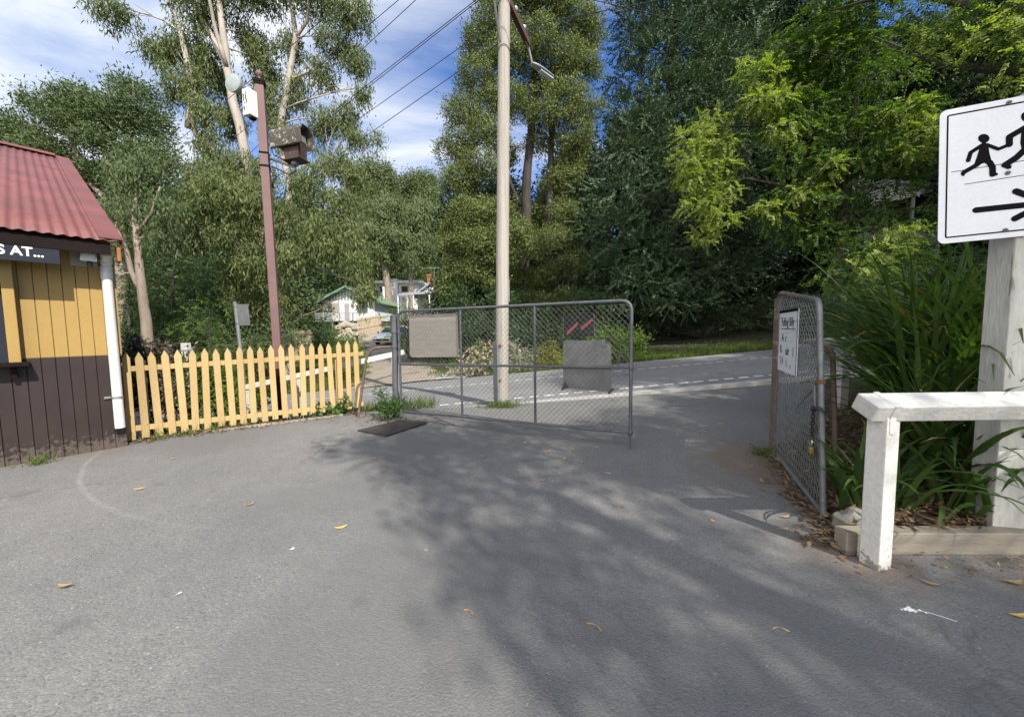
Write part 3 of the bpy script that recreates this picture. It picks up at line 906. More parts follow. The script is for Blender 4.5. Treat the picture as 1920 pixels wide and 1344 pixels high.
# ------------------------------------------------------------------ yellow picket fence
A = Vector((-5.23, 5.135, 0)); B = Vector((-2.74, 6.79, 0)); Fd = (B - A).normalized(); Fn = Vector((Fd.y, -Fd.x, 0))
fence = thing('picket_fence', A, 'yellow timber picket fence running from the kiosk corner to the gate post', 'fence')
xs_px = [236, 262, 287, 312, 336, 360, 383, 407, 429, 450, 470, 490, 510, 529, 548, 566.5, 584, 601.5, 619, 636, 652, 668]
def on_fence(px, py):
    return onplane(px, py, A, Fn)
def picket(px, i):
    p = on_fence(px, 680)
    zt = 1.235 + .0035 * i + random.uniform(-.014, .014)
    if i > 18: zt += .01
    zb = .02 + .004 * i + random.uniform(-.012, .012)
    w = .083; t = .02
    lean = random.uniform(-.022, .022)
    def q(u, z): return Vector((p.x, p.y, 0)) + Fd * (u + lean * (z - .6)) + ZU * z
    mb = MB(); poly = [q(-w / 2, zb), q(w / 2, zb), q(w / 2, zt - .085), q(.004, zt), q(-.004, zt), q(-w / 2, zt - .085)]
    mb.prism([v + Fn * (t / 2) for v in poly], Fn * -t)
    o = mb.build('picket', 'picket_paint', fence)
    bv = o.modifiers.new('edge', 'BEVEL'); bv.width = .003; bv.segments = 1
for i, px in enumerate(xs_px): picket(px, i)
for (y0, y1, h) in ((692, 663, .072), (805, 757, .075)):
    a = on_fence(240, y0); b_ = on_fence(682, y1)
    mb = MB(); mb.beam(a - Fn * .03, b_ - Fn * .03, .036, h, bev=.004); mb.build('rail', 'picket_paint', fence)
for px in (263, 452, 634):
    p = on_fence(px, 700); mb = MB(); mb.box((p.x - Fn.x * .09, p.y - Fn.y * .09, .52), (.075, .075, 1.16), (Fd, Fn, ZU), .004); mb.build('fence_post', 'picket_paint', fence)
# weathered timber edge along the foot of the pickets
mb = MB(); pts = [on_fence(400, 806), on_fence(520, 790), on_fence(640, 776)]
for a, b_ in zip(pts[:-1], pts[1:]):
    mb.beam((a.x + Fn.x * .1, a.y + Fn.y * .1, .02), (b_.x + Fn.x * .1, b_.y + Fn.y * .1, .025), .07, .035, bev=.006)
tag(mb.build('edging_timber', 'sleeper_timber'), 'thin weathered timber edging lying along the foot of the yellow pickets', 'edging')

# ------------------------------------------------------------------ tall brown post with horn, box and floodlight
YP = 6.62
pb_ = at(528, 765, YP); ptop = at(487, 152, YP)
base = Vector((pb_.x, pb_.y, -.15)); axis = (ptop - pb_).normalized()
Lp = (ptop - base).length
post = thing('signal_post', base, 'tall square mauve brown post with ball finial rising behind the picket fence', 'post')
axp = (Vector((.93, .36, 0)), Vector((-.36, .93, 0)))
ax2 = axis.cross(axp[0]).normalized(); ax1 = ax2.cross(axis).normalized(); ax3 = axis
mb = MB(); mb.box(base + axis * (Lp / 2), (.128, .128, Lp), (ax1, ax2, ax3), .01); mb.build('shaft', 'post_brown', post)
mb = MB(); mb.box(base + axis * (Lp - .02), (.165, .165, .05), (ax1, ax2, ax3), .006)
mb.box(base + axis * (Lp - .07), (.15, .15, .03), (ax1, ax2, ax3), .006)
cap = mb.build('cap', 'dark_trim', post)
mb = MB(); mb.lathe([(.03, 0), (.038, .02), (.025, .045), (.025, .06), (.045, .08), (.055, .105), (.048, .135), (.025, .16), (.007, .18)], base + axis * Lp, axis, 18)
smooth_angle(mb.build('finial', 'post_brown', post), 60)
mb = MB(); mb.box(base + axis * .55, (.138, .138, .9), (ax1, ax2, ax3), .006); mb.build('dark_base', 'dark_trim', post)
def postz(py): 
    p = onplane(505, py, base, ax2); return (p - base).dot(axis)
for py in (290, 314):
    mb = MB(); mb.box(base + axis * postz(py), (.14, .14, .035), (ax1, ax2, ax3), .004); mb.build('band', 'dark_trim', post)
# horn loudspeaker
hc = at(438, 156, 6.45); hd = Vector((-.2, -.98, .05)).normalized()
horn = thing('loudspeaker', hc, 'pale grey horn loudspeaker at the top of the brown post', 'loudspeaker')
mb = MB(); mb.lathe([(.145, .02), (.15, .012), (.148, 0), (.125, -.05), (.095, -.12), (.065, -.22), (.05, -.36), (.038, -.38)], hc, hd, 28)
smooth_angle(mb.build('horn', 'horn_grey', horn), 50)
mb = MB(); mb.lathe([(.13, .021), (.11, .03), (.05, .036), (.01, .037)], hc, hd, 28); smooth_angle(mb.build('grille', 'horn_grey', horn), 60)
mb = MB(); e = hc - hd * .32; pp = base + axis * postz(168)
mb.tube([e, e + Vector((.1, 0, -.06)), pp + ax1 * -.05], .02, 8); mb.build('bracket', 'horn_grey', horn)
# white meter box
bc = at(469, 195, 6.5)
box = thing('junction_box', bc, 'weathered white metal box on the left side of the brown post', 'box')
q1 = Vector((.93, -.3, 0)).normalized(); q2 = Vector((-.3, -.93, 0)).normalized() * -1; q2 = ZU.cross(q1)
mb = MB(); mb.box(bc, (.155, .15, .42), (q1, q2, ZU), .008); mb.build('case', 'white_pvc', box)
for dx, dz, w, h in ((-.045, .1, .018, .05), (-.04, .04, .014, .05), (.01, .07, .016, .07), (.03, .0, .012, .06), (-.04, -.1, .02, .05), (.02, .13, .012, .03), (-.02, -.02, .01, .03)):
    mb = MB(); mb.box(bc - q2 * .0815 + q1 * dx * .9 + ZU * dz, (w, .002, h), (q1, q2, ZU)); mb.build('peeled_mark', 'dark_trim', box)
mb = MB(); mb.box(bc - ZU * .225 + q1 * .0 + q2 * .03, (.08, .08, .04), (q1, q2, ZU), .01); mb.build('mount', 'dark_trim', box)
# hooded floodlight housing on an arm
fb = at(519, 266, 6.52); ff = at(576, 254, 6.42)
fa = (ff - fb).normalized(); fs = fa.cross(ZU).normalized(); fu = fs.cross(fa).normalized()
fl = thing('floodlight_housing', fb, 'brown hooded lamp housing streaked with lichen on an arm of the brown post', 'floodlight')
Lf = (ff - fb).length
mb = MB(); hw, hh, th = .165, .15, .012
c0 = (fb + ff) / 2
prof = [(-hw, -.17), (-hw, .05), (-hw + .075, hh), (hw - .075, hh), (hw, .05), (hw, -.17)]
outer = [fb + fs * x + fu * y for x, y in prof]
inner = [fb + fs * x * .9 + fu * (y - .012) for x, y in prof]
n = len(prof); vs = outer + inner + [p + fa * Lf for p in outer] + [p + fa * Lf for p in inner]
fcs = []
for i in range(n - 1):
    fcs += [(i, i + 1, 2 * n + i + 1, 2 * n + i), (n + i, 3 * n + i, 3 * n + i + 1, n + i + 1), (i, n + i, n + i + 1, i + 1), (2 * n + i, 2 * n + i + 1, 3 * n + i + 1, 3 * n + i)]
fcs += [(0, 2 * n, 3 * n, n), (n - 1, 2 * n - 1, 4 * n - 1, 3 * n - 1)]
mb.add(vs, fcs); mb.build('hood', 'housing_lichen', fl)
mb = MB(); mb.box(fb + fa * (Lf * .42) - fu * .02, (Lf * .74, .25, .2), (fa, fs, fu), .01); mb.build('lamp_case', 'housing_brown', fl)
mb = MB(); mb.box(fb + fa * (Lf * .8) - fu * .015, (.012, .2, .13), (fa, fs, fu), .003); mb.build('lens', 'lens_dusty', fl)
mb = MB(); lb = fb + fa * (Lf * .5) - fu * .25
lq = [(-.1, .14), (.19, .14), (.15, -.12), (-.1, -.12)]
mb.prism([lb + fa * x + fu * y - fs * .1 for x, y in lq], fs * .2); mb.box(lb - fu * .125 + fa * .03, (.33, .25, .014), (fa, fs, fu))
mb.build('ballast_box', 'housing_brown', fl)
mb = MB(); kn = lb - fu * .15
mb.lathe([(.05, 0), (.06, .01), (.06, .05), (.04, .06)], kn - fu * .04, fu, 14)
pa = base + axis * postz(298)
mb.tube([kn - fu * .03, kn - fu * .05 - fa * .05, pa + ax1 * .1, pa], .022, 8); mb.build('arm', 'galvanised_light', fl)
mb = MB()
pbz = base + axis * postz(312)
mb.tube([kn, kn - ZU * .12 + fa * .02, kn - ZU * .17 - fa * .12, pbz + ax1 * .16 - ZU * .02, pbz + ax1 * .09], .011, 6)
mb.tube([pa + ax1 * .09 + ZU * .2, pa + ax1 * .14 + ZU * .07, kn - fa * .06 + ZU * .01], .008, 6)
mb.build('cable', 'cable_black', fl)

# ------------------------------------------------------------------ chain-link gates
def rounded(pa_, pb_, pc, rad, n=6):
    """arc points replacing the corner pb between pa and pc"""
    u = (pa_ - pb_).normalized(); v = (pc - pb_).normalized()
    p0 = pb_ + u * rad; p1 = pb_ + v * rad
    out = []
    for i in range(n + 1):
        t = i / n
        out.append(p0 * (1 - t) ** 2 + pb_ * 2 * t * (1 - t) + p1 * t ** 2)
    return out

def chainlink(quad_uv, o, ux, uz, pitch, r, off, corner=0., umax=None):
    """diamond wire in the plane o + ux*u + uz*v, clipped to the 4-sided outline (u0,u1,bottom(u),top(u))"""
    u0, u1, zb, zt = quad_uv
    nrm = ux.cross(uz).normalized()
    mb = MB()
    H = max(zt(u0), zt(u1)); Lw = u1 - u0
    for sgn in (1, -1):
        k = -H
        while k < Lw + H:
            pts = []
            steps = 40
            prev_in = None; seg = []
            for i in range(steps + 1):
                v = H * i / steps
                u = u0 + k + v if sgn > 0 else u0 + k + H - v
                ue = umax(v) if umax else u1
                ok = u0 <= u <= ue and zb(u) <= v <= zt(u)
                if corner and ok:
                    for uc, s2 in ((u0, 1), (ue, -1)):
                        du = (u - uc) * s2; dv = zt(u) - v
                        if du < corner and dv < corner and (corner - du) ** 2 + (corner - dv) ** 2 > corner ** 2: ok = False
                if ok: seg.append((u, v))
            if len(seg) >= 2:
                a, b_ = seg[0], seg[-1]
                w = []
                nseg = max(2, int((b_[1] - a[1]) / (pitch * .5)) )
                for j in range(nseg + 1):
                    t = j / nseg
                    w.append(o + ux * (a[0] + (b_[0] - a[0]) * t) + uz * (a[1] + (b_[1] - a[1]) * t) + nrm * (off + sgn * .0022 * (1 if j % 2 else -1)))
                mb.tube(w, r, 4, cap=False)
            k += pitch
    return mb

# wide leaf
hx = at(750, 690, 6.15); rx = at(1183, 690, 4.39)
O = Vector((hx.x, hx.y, 0)); ux = Vector((rx.x - hx.x, rx.y - hx.y, 0)); GL = ux.length; ux.normalize(); gn = Vector((ux.y, -ux.x, 0))
zlt = at(750, 584, 6.15).z; zrt = at(1183, 563, 4.39).z; zlb = at(760, 772, 6.1).z; zrb = at(1183, 811, 4.39).z
zlm = at(750, 683, 6.15).z; zrm = at(1183, 689, 4.39).z
def gp_(u, z): return O + ux * u + ZU * z
def gpx(px, py, off=0.): return onplane(px, py, O + gn * off, gn)
def gu(px, py): return (gpx(px, py) - O).dot(ux)
gate = thing('vehicle_gate', O, 'wide chain link gate of grey pipe hung from the post beside the weeds', 'gate')
tl, tr, bl, br = gp_(0, zlt), gp_(GL, zrt), gp_(0, zlb), gp_(GL, zrb)
mb = MB()
mb.tube([bl] + rounded(bl, tl, tr, .13) + rounded(tl, tr, br, .13) + [br - ZU * .02], .021, 12)
mb.tube([bl, br], .0195, 12); mb.tube([gp_(0, zlm), gp_(GL, zrm)], .0175, 12)
for px in (865, 1003):
    u = gu(px, 690); f = u / GL
    mb.tube([gp_(u, zlb + (zrb - zlb) * f), gp_(u, zlt + (zrt - zlt) * f)], .0175, 12)
for p in (gp_(GL, zrm), br): mb.lathe([(.026, -.03), (.029, -.025), (.029, .025), (.026, .03)], p, ZU, 12)
smooth_angle(mb.build('frame', 'pipe_dark', gate), 50)
zbf = lambda u: zlb + (zrb - zlb) * u / GL
ztf = lambda u: zlt + (zrt - zlt) * u / GL
chainlink((0, GL, zbf, ztf), O, ux, ZU, .072, .0019, .024, .12).build('wire_mesh', 'wire_grey', gate, fix=False)
mb = MB(); mb.tube([br - ZU * .0, (br.x, br.y, .01)], .0125, 8); mb.lathe([(.02, 0), (.03, .004), (.03, .02), (.016, .03)], (br.x, br.y, .006), n=12)
mb.build('drop_bolt', 'pipe_dark', gate)
mb = MB(); a = gp_(GL, zrm)
mb.tube([a + ZU * .17, a + ZU * .17 - ux * .14, a - ux * .15 + ZU * .02], .01, 6)
mb.build('latch', 'pipe_dark', gate)
mb = MB(); mb.tube([a - ZU * .08, a - ux * .1 - ZU * .08, a - ux * .1 - ZU * .1, a - ZU * .1], .006, 6); mb.build('keeper', 'pipe_dark', gate)
def panel_on_gate(name, poly, mat, off, th, label, cat):
    mb = MB(); mb.prism([gpx(x, y, off) for x, y in poly], gn * -th)
    o = mb.build(name, mat); tag(o, label, cat); return o
panel_on_gate('plywood_board', [(767, 591), (856, 587.5), (858, 594), (860.5, 666), (858, 669), (772, 670), (768, 664)], 'plywood', -.026, .008, 'blank beige board wired behind the mesh near the gate hinge', 'board')
zb_ = thing('metal_board', gpx(1100, 728, -.026), 'blank grey metal sheet behind the mesh near the free end of the gate', 'board')
mb = MB(); mb.prism([gpx(x, y, -.026) for x, y in [(1056, 638.5), (1134, 637.5), (1135, 642.5), (1146, 644), (1146.5, 735), (1060, 728), (1056, 724)]], gn * -.005); mb.build('sheet', 'sheet_zinc', zb_)
for poly in ([(1054, 732), (1052, 729), (1060, 716), (1065, 727)], [(1139, 737), (1149, 727), (1152.5, 730), (1142, 740)], [(1136, 639), (1146, 641.5), (1146, 644.5), (1135.5, 643)]):
    mb = MB(); mb.prism([gpx(x, y, .0) for x, y in poly], gn * -.004); mb.build('tape', 'dark_tape', zb_)
ds = thing('warning_plate', gpx(1086, 628, -.026), 'dark scratched plate with two slanting red strips behind the gate mesh', 'sign')
mb = MB(); mb.prism([gpx(x, y, -.026) for x, y in [(1057, 590), (1114, 588), (1114.5, 630), (1058, 632)]], gn * -.004); mb.build('plate', 'dark_perspex', ds)
for poly in ([(1062, 622), (1082, 604), (1084, 609), (1064, 629)], [(1088, 614), (1110, 596), (1112.5, 601), (1091, 620)]):
    mb = MB(); mb.prism([gpx(x, y, -.0245) for x, y in poly], gn * -.001); mb.build('red_strip', 'red_tape', ds)
mb = MB(); mb.prism([gpx(x, y, -.0245) for x, y in [(1113.2, 588), (1114.4, 588), (1114.8, 630), (1113.6, 630)]], gn * -.001); mb.build('pale_edge', 'sheet_zinc', ds)

# gate post with hoop brace
gpb = at(742, 780, 6.22); gpt = at(739.5, 594, 6.22)
gpst = thing('gate_post', (gpb.x, gpb.y, 0), 'stout grey pipe gate post with collars at the hinge side of the wide gate', 'post')
mb = MB(); pbot = Vector((gpb.x, gpb.y, -.1)); mb.tube([pbot, gpt], .05, 18); smooth_angle(mb.build('pipe', 'pipe_dark', gpst), 40)
mb = MB(); q = at(739.5, 622, 6.22); mb.tube([q, gpt + ZU * .01], .062, 18); mb.lathe([(.066, 0), (.068, .012), (.05, .03), (.01, .036)], gpt, ZU, 18)
smooth_angle(mb.build('sleeve', 'pipe_dark', gpst), 40)
for py in (622, 650):
    mb = MB(); q = at(740, py, 6.22); mb.lathe([(.052, -.025), (.062, -.02), (.062, .02), (.052, .025)], q, ZU, 16); mb.beam(q, Vector((hx.x, hx.y, q.z)), .03, .03); mb.build('hinge_collar', 'pipe_dark', gpst)
mb = MB(); h0 = at(738, 650, 6.22); h1 = at(690, 652, 6.22); h2 = at(670, 779, 6.35)
mb.tube([h0, h0.lerp(h1, .25)] + rounded(h0, h1, h2, .22, 8) + [h2 - ZU * .1], .022, 12); smooth_angle(mb.build('hoop_brace', 'pipe_rust', gpst), 50)

# narrow leaf on the right, swung open, with its notice
na = G(1543, 976); fa_ = G(1450, 848)
SAG = .3
zn = at(1518, 563, na.y + SAG * .9).z; zf = at(1456, 549, fa_.y).z
O2 = Vector((fa_.x, fa_.y, 0)); u2 = Vector((na.x - fa_.x, na.y - fa_.y, 0)); GL2 = u2.length; u2.normalize(); n2 = Vector((u2.y, -u2.x, 0))
if n2.x > 0: n2 = -n2            # faces the opening (camera side)
zt2 = max(zn, 1.70); 
def g2(u, z, off=0.): return O2 + u2 * u + ZU * z + n2 * off
zA, zB2 = zf, zn
small = thing('pedestrian_gate', O2, 'narrow chain link gate leaf standing open beside the strappy plants', 'gate')
def gs(z, off=0.): return g2(GL2 - SAG * z / zB2, z, off)
a0, a1, b0, b1 = g2(0, .07), g2(0, zA), g2(GL2, .02), gs(zB2)
mb = MB(); mb.tube([b0] + rounded(b0, b1, a1, .09) + [b1.lerp(a1, .45)], .0225, 12); smooth_angle(mb.build('free_stile', 'galvanised', small), 50)
mb = MB(); mb.tube([b1.lerp(a1, .46)] + rounded(b1, a1, a0, .1) + [a0], .021, 12); smooth_angle(mb.build('hinge_stile', 'pipe_rust', small), 50)
mb = MB(); mb.tube([a0 + ZU * .0, b0 + ZU * .03], .02, 12); zm_a = .5 * (zA + .07); mb.build('bottom_rail', 'galvanised_light', small)
def helix(a, b, r, turns, wr_):
    d = (b - a); L = d.length; d.normalize(); e1 = d.orthogonal().normalized(); e2 = d.cross(e1); n = int(turns * 10); mb = MB()
    mb.tube([a + d * (L * i / n) + (e1 * math.cos(i * .6283) + e2 * math.sin(i * .6283)) * r for i in range(n + 1)], wr_, 4); return mb
helix(gs(.2), gs(zB2 - .12), .0235, 12, .0018).build('tie_wire', 'wire_grey', small)
helix(b1.lerp(a1, .1), b1.lerp(a1, .92), .0232, 16, .0022).build('tie_wire', 'wire_grey', small)
chainlink((0, GL2, lambda u: .06, lambda u: zA + (zB2 - zA) * u / GL2), O2, u2, ZU, .07, .0028, .0, .08, lambda v: GL2 - SAG * v / zB2).build('wire_mesh', 'galvanised_light', small, fix=False)
zc2 = at(1528, 717, na.y + .13).z
mb = MB(); mb.lathe([(.024, -.016), (.032, -.014), (.032, .014), (.024, .016)], gs(zc2), ZU, 14); mb.box(gs(zc2) - u2 * .04, (.05, .03, .03), (u2, n2, ZU), .003); mb.build('rusty_clamp', 'rust', small)
mb = MB(); mb.tube([gs(zc2 - .04, .02) - u2 * .06, gs(zc2 - .22, .02) - u2 * .06], .014, 8); mb.build('latch', 'galvanised', small)
# hinge post and hoop behind
hp = g2(-.07, 0)
rp = thing('gate_post', (hp.x, hp.y, 0), 'dark hinge post with bent hoop brace behind the narrow gate leaf', 'post')
mb = MB(); mb.tube([(hp.x, hp.y, -.1), (hp.x, hp.y, zA - .06)], .03, 14); smooth_angle(mb.build('pipe', 'pipe_rust', rp), 40)
k0 = Vector((hp.x, hp.y, at(1455, 640, hp.y).z)); k1 = at(1563, 640, 3.85); k2 = G(1571, 886)
k1.z = k0.z
mb = MB(); mb.tube([k0, k0.lerp(k1, .4)] + rounded(k0, k1, Vector((k1.x + .02, k1.y, 0)), .2, 8) + [Vector((k2.x, k2.y, -.05))], .023, 12); smooth_angle(mb.build('hoop_brace', 'pipe_rust', rp), 50)
# notice
def g2px(px, py, off=.02): return onplane(px, py, O2 + n2 * off, n2)
c_ = [g2px(1462, 578), g2px(1497, 587), g2px(1494.5, 713), g2px(1461, 687)]
un = [(p - O2).dot(u2) for p in c_]
uL, uR = (un[0] + un[3]) / 2, (un[1] + un[2]) / 2
zT = (c_[0].z + c_[1].z) / 2; zBt = (c_[2].z + c_[3].z) / 2
nt_ = thing('access_notice', g2(uL, zBt, .02), 'white notice with black lettering partly worn away on the narrow gate', 'sign')
mb = MB(); mb.box(g2((uL + uR) / 2, (zT + zBt) / 2, .022), (uR - uL, .006, zT - zBt), (u2, n2, ZU), .001); mb.build('plate', 'sign_white', nt_)
mb = MB(); mb.box(g2((uL + uR) / 2, zT - .005, .0265), (uR - uL, .003, .028), (u2, n2, ZU)); mb.box(g2(uR - .006, (zT + zBt) / 2, .0262), (.012, .003, zT - zBt), (u2, n2, ZU))
mb.box(g2(uL + (uR - uL) * .5, zT - (zT - zBt) * .295, .0255), ((uR - uL) * .72, .002, .007), (u2, n2, ZU)); mb.build('dark_border', 'letter_black', nt_)
Wn, Hn = uR - uL, zT - zBt
def ltr(s, fu_, fv, h, w=None, mat='letter_black', bold=.012):
    text_mesh('lettering', s, mat, nt_, g2(uL + Wn * fu_, zT - Hn * fv, .0252), u2 if u2.cross(ZU).dot(n2) > 0 else -u2, ZU, h, w, bold, .0012)
ltr('Puffing Billy', .48, .19, .088, Wn * .68, 'letter_black', .004)
ltr('A', .24, .44, .085); ltr('c', .42, .45, .075)
plain('letter_faded', (.55, .56, .57), .5); plain('letter_worn', (.16, .16, .165), .5)
ltr('cess', .66, .47, .055, None, 'letter_faded', 0)
ltr('R', .16, .64, .085); ltr('uir', .52, .655, .085); ltr('l', .82, .66, .09)
ltr('24', .22, .83, .085, None, 'letter_worn'); ltr('h', .5, .85, .085, None, 'letter_worn', 0); ltr('s', .7, .88, .06, None, 'letter_worn')
# chain and padlock
def link(mb, c, ax, side, L, w, r):
    pts = []
    for i in range(17):
        an = 2 * math.pi * i / 16
        pts.append(c + ax * (math.cos(an) * L / 2) + side * (math.sin(an) * w / 2))
    mb.tube(pts, r, 6, cap=False)
ch = thing('chain', at(1510, 765, na.y), 'dark steel chain looped on the free stile of the narrow gate', 'chain')
mb = MB(); top = gs(at(1515, 768, na.y + .1).z, .035) - u2 * .05; bot = gs(at(1508, 832, na.y + .08).z, .04) - u2 * .09
nl = 9
for i in range(nl):
    p = top.lerp(bot, (i + .5) / nl); d = (bot - top).normalized(); sd = u2 if i % 2 else n2
    link(mb, p, d, (sd - d * sd.dot(d)).normalized(), .045, .026, .0045)
mb.build('hanging_links', 'chain_dark', ch)
mb = MB()
for i in range(12):
    an = 2 * math.pi * i / 12; p = gs(top.z - .005 + .012 * math.sin(an * 2)) + (u2 * math.cos(an) + n2 * math.sin(an)) * .05
    t = (-u2 * math.sin(an) + n2 * math.cos(an)); sd = ZU if i % 2 else (u2 * math.cos(an) + n2 * math.sin(an)); link(mb, p, t, sd, .04, .024, .0045)
mb.build('wound_links', 'chain_dark', ch)
pk = thing('padlock', bot, 'brass padlock hanging from the dark chain', 'padlock')
pc = bot - ZU * .085
mb = MB(); mb.box(pc, (.06, .024, .05), (u2, n2, ZU), .005); mb.build('body', 'brass', pk)
mb = MB(); mb.tube([pc + u2 * -.02 + ZU * .02, pc + u2 * -.02 + ZU * .065] + [pc + ZU * (.065 + .02 * math.sin(a)) - u2 * (.02 * math.cos(a)) for a in np.linspace(.3, math.pi - .3, 6)] + [pc + u2 * .02 + ZU * .065, pc + u2 * .02 + ZU * .02], .005, 8); mb.build('shackle', 'chrome', pk)

# steel cover plate, off-cut
pts = [G(670, 811), G(724, 821), G(803, 795), G(750, 791)]
mb = MB(); mb.prism([Vector((p.x, p.y, .022)) for p in pts], ZU * .014); tag(mb.build('cover_plate', 'steel_plate'), 'flat brown steel plate lying on the asphalt in front of the weeds', 'metal plate')

# ------------------------------------------------------------------ utility pole
pb2 = at(940.5, 757, 7.33); pt2 = at(945.5, 0, 7.33)
pdir = (pt2 - pb2).normalized()
pole = thing('utility_pole', (pb2.x, pb2.y, 0), 'pale weathered timber power pole standing behind the wide gate', 'pole')
mb = MB(); nP = 26
P_ = [pb2 - pdir * .3 + pdir * (10.6 * i / nP) for i in range(nP + 1)]
mb.tube(P_, [.131 - .032 * i / nP for i in range(nP + 1)], 24); mb.build('shaft', 'pole_timber', pole, True)
def pole_at(z): 
    return pb2 + pdir * ((z - pb2.z) / pdir.z)
zx = 7.62
px0 = pole_at(zx) + Vector((.1, .2, 0)); adir = Vector((.5, .87, 0)).normalized()
far_end = at(990, 112, 8.48); adir = Vector((far_end.x - px0.x, far_end.y - px0.y, 0)).normalized(); la = Vector((far_end.x - px0.x, far_end.y - px0.y, 0)).length
mb = MB(); mb.beam(px0 - adir * 1.6, px0 + adir * la, .095, .125, bev=.006); arm = mb.build('crossarm', 'crossarm_timber', pole)
def insul(p, name='insulator'):
    mb = MB(); mb.lathe([(.012, -.07), (.012, 0), (.03, .0), (.042, .015), (.03, .03), (.045, .04), (.035, .06), (.022, .075), (.008, .08)], p, ZU, 14); return smooth_angle(mb.build(name, 'porcelain', arm), 50)
ins = [px0 + adir * (la - .22) + ZU * .13, px0 + adir * .32 + ZU * .13, px0 - adir * .35 + ZU * .13, px0 - adir * .95 + ZU * .13, px0 - adir * 1.45 + ZU * .13]
for p in ins: insul(p)
mb = MB(); mb.tube([px0 - adir * .75 - Vector((.06, .1, .06)), pole_at(6.75) + Vector((-.07, -.1, 0))], .02, 8); mb.build('brace', 'galvanised_light', pole)
# galvanised splint with bolts at the foot
dleft = Vector((-.75, -.66, 0)).normalized(); dl2 = Vector((.66, -.75, 0))
mb = MB(); zl0, zl1 = pb2.z - .1, at(930, 641, 7.2).z
mid_ = pole_at((zl0 + zl1) / 2) + dleft * .158
mb.box(mid_, (.018, .13, zl1 - zl0), (dleft, dl2, ZU), .004); mb.box(mid_ + dl2 * .065 - dleft * .025, (.07, .012, zl1 - zl0), (dleft, dl2, ZU), .003)
spl = mb.build('splint', 'galvanised_light', pole)
for py in (648, 713):
    mb = MB(); mb.lathe([(.026, 0), (.026, .02), (.016, .024), (.016, .045)], at(938, py, 7.205), Vector((-.25, -.97, 0)), 10); mb.build('bolt', 'rust', pole)
mb = MB(); a = at(954.5, 546, 7.38); mb.box(a, (.022, .14, .42), (Vector((1, 0, 0)), Vector((0, 1, 0)), ZU), .006); mb.build('side_plate', 'galvanised_light', pole)
for z_ in (7.35, 6.55):
    mb = MB(); c = pole_at(z_); mb.tube([c + Vector((-.125 * math.cos(t), -.125 * math.sin(t), .14 * math.sin(t))) for t in np.linspace(0, math.pi, 9)], .006, 5); mb.build('strap', 'cable_black', pole)
# street lamp head on the arm end
ae = px0 + adir * la
l0 = at(998, 120, 8.62); l1 = at(1040, 150, 9.05)
lamp = thing('street_lamp', l0, 'grey street lamp head reaching out from the end of the brown crossarm', 'street lamp')
mb = MB(); mb.tube([ae - adir * .15 - ZU * .05, ae + adir * .05 - ZU * .06, l0], .02, 8); mb.build('arm', 'lamp_grey', lamp)
ld = (l1 - l0).normalized(); lsd = ld.cross(ZU).normalized(); lu = lsd.cross(ld)
mb = MB(); LL = (l1 - l0).length
secs = [(-.02, .03, .03), (.05, .06, .05), (.14, .08, .06), (.28, .09, .056), (LL * .86, .08, .045), (LL * .94, .05, .025)]
vs = []; nn = 14
for d, hw_, hh_ in secs:
    for j in range(nn):
        an = 2 * math.pi * j / nn; zz_ = math.sin(an) * hh_; zz_ = zz_ if zz_ > 0 else zz_ * .5
        vs.append(l0 + ld * d + lsd * (math.cos(an) * hw_) + lu * zz_)
fs_ = [(i * nn + j, i * nn + (j + 1) % nn, (i + 1) * nn + (j + 1) % nn, (i + 1) * nn + j) for i in range(len(secs) - 1) for j in range(nn)] + [tuple(range(nn)), tuple(range((len(secs) - 1) * nn, len(secs) * nn))]
mb.add(vs, fs_); smooth_angle(mb.build('lamp_body', 'lamp_grey', lamp), 45)
mb = MB(); mb.box(l0 + ld * (LL * .6) - lu * .035, (LL * .56, .115, .03), (ld, lsd, lu), .01); mb.build('lamp_lens', 'lamp_lens', lamp)

# power lines
def wire(q1, q2, z1, dz, label, back=0., fwd_=34., r=.0075, start=None):
    def atz(px, py, z):
        d = ray(px, py); return CAM + d * ((z - CAM_H) / d.z)
    a = atz(*q1, z1); b_ = atz(*q2, z1 - dz)
    d = (b_ - a); L = d.length; d.normalize()
    s = start if start is not None else a - d * back
    e = b_ + d * fwd_
    n = 30; L2 = (e - s).length
    mb = MB(); mb.tube([s.lerp(e, i / n) for i in range(n + 1)], r, 5)
    tag(mb.build('power_line', 'cable_black'), label, 'cable', 'overhead lines on the power pole')
wire((650, 0), (485, 138), 8.4, .25, 'thin black power line crossing the tall gum behind the brown post finial', 9)
wire((748, 0), (586, 136), 8.4, .25, 'black power line running down through the sky just right of the tall gum', 8)
wire((780, 0), (664, 107), 8.4, .2, 'black power line second from the tall gum where the lines cross blue sky', 7)
wire((893, 0), (582, 243), 7.8, .35, 'upper strand of the close pair of power lines left of the pole', 2.0)
wire((899, 0), (586, 246), 7.75, .35, 'lower strand of the close pair of power lines left of the pole', 2.0)
wire((907, 79), (643, 257), 7.6, .3, 'power line ending on the crossarm just behind the pole', 0, 30, .0075, ins[1] + ZU * .05)
wire((932, 123), (661, 296), 6.9, .3, 'lowest power line, fixed to the pole below the crossarm', 0, 30, .0075, pole_at(6.85))
def atz(px, py, z):
    d = ray(px, py); return CAM + d * ((z - CAM_H) / d.z)
for q, e, label in ((pole_at(7.9), atz(1110, 0, 8.0), 'power line leaving the right side of the pole above the crossarm'), (ins[0] + ZU * .05, atz(1240, 0, 7.8), 'power line leaving the white insulator at the crossarm end')):
    d = (e - q).normalized(); mb = MB(); n = 20; e2 = e + d * 10
    mb.tube([q.lerp(e2, i / n) for i in range(n + 1)], .0075, 5); tag(mb.build('power_line', 'cable_black'), label, 'cable', 'overhead lines on the power pole')

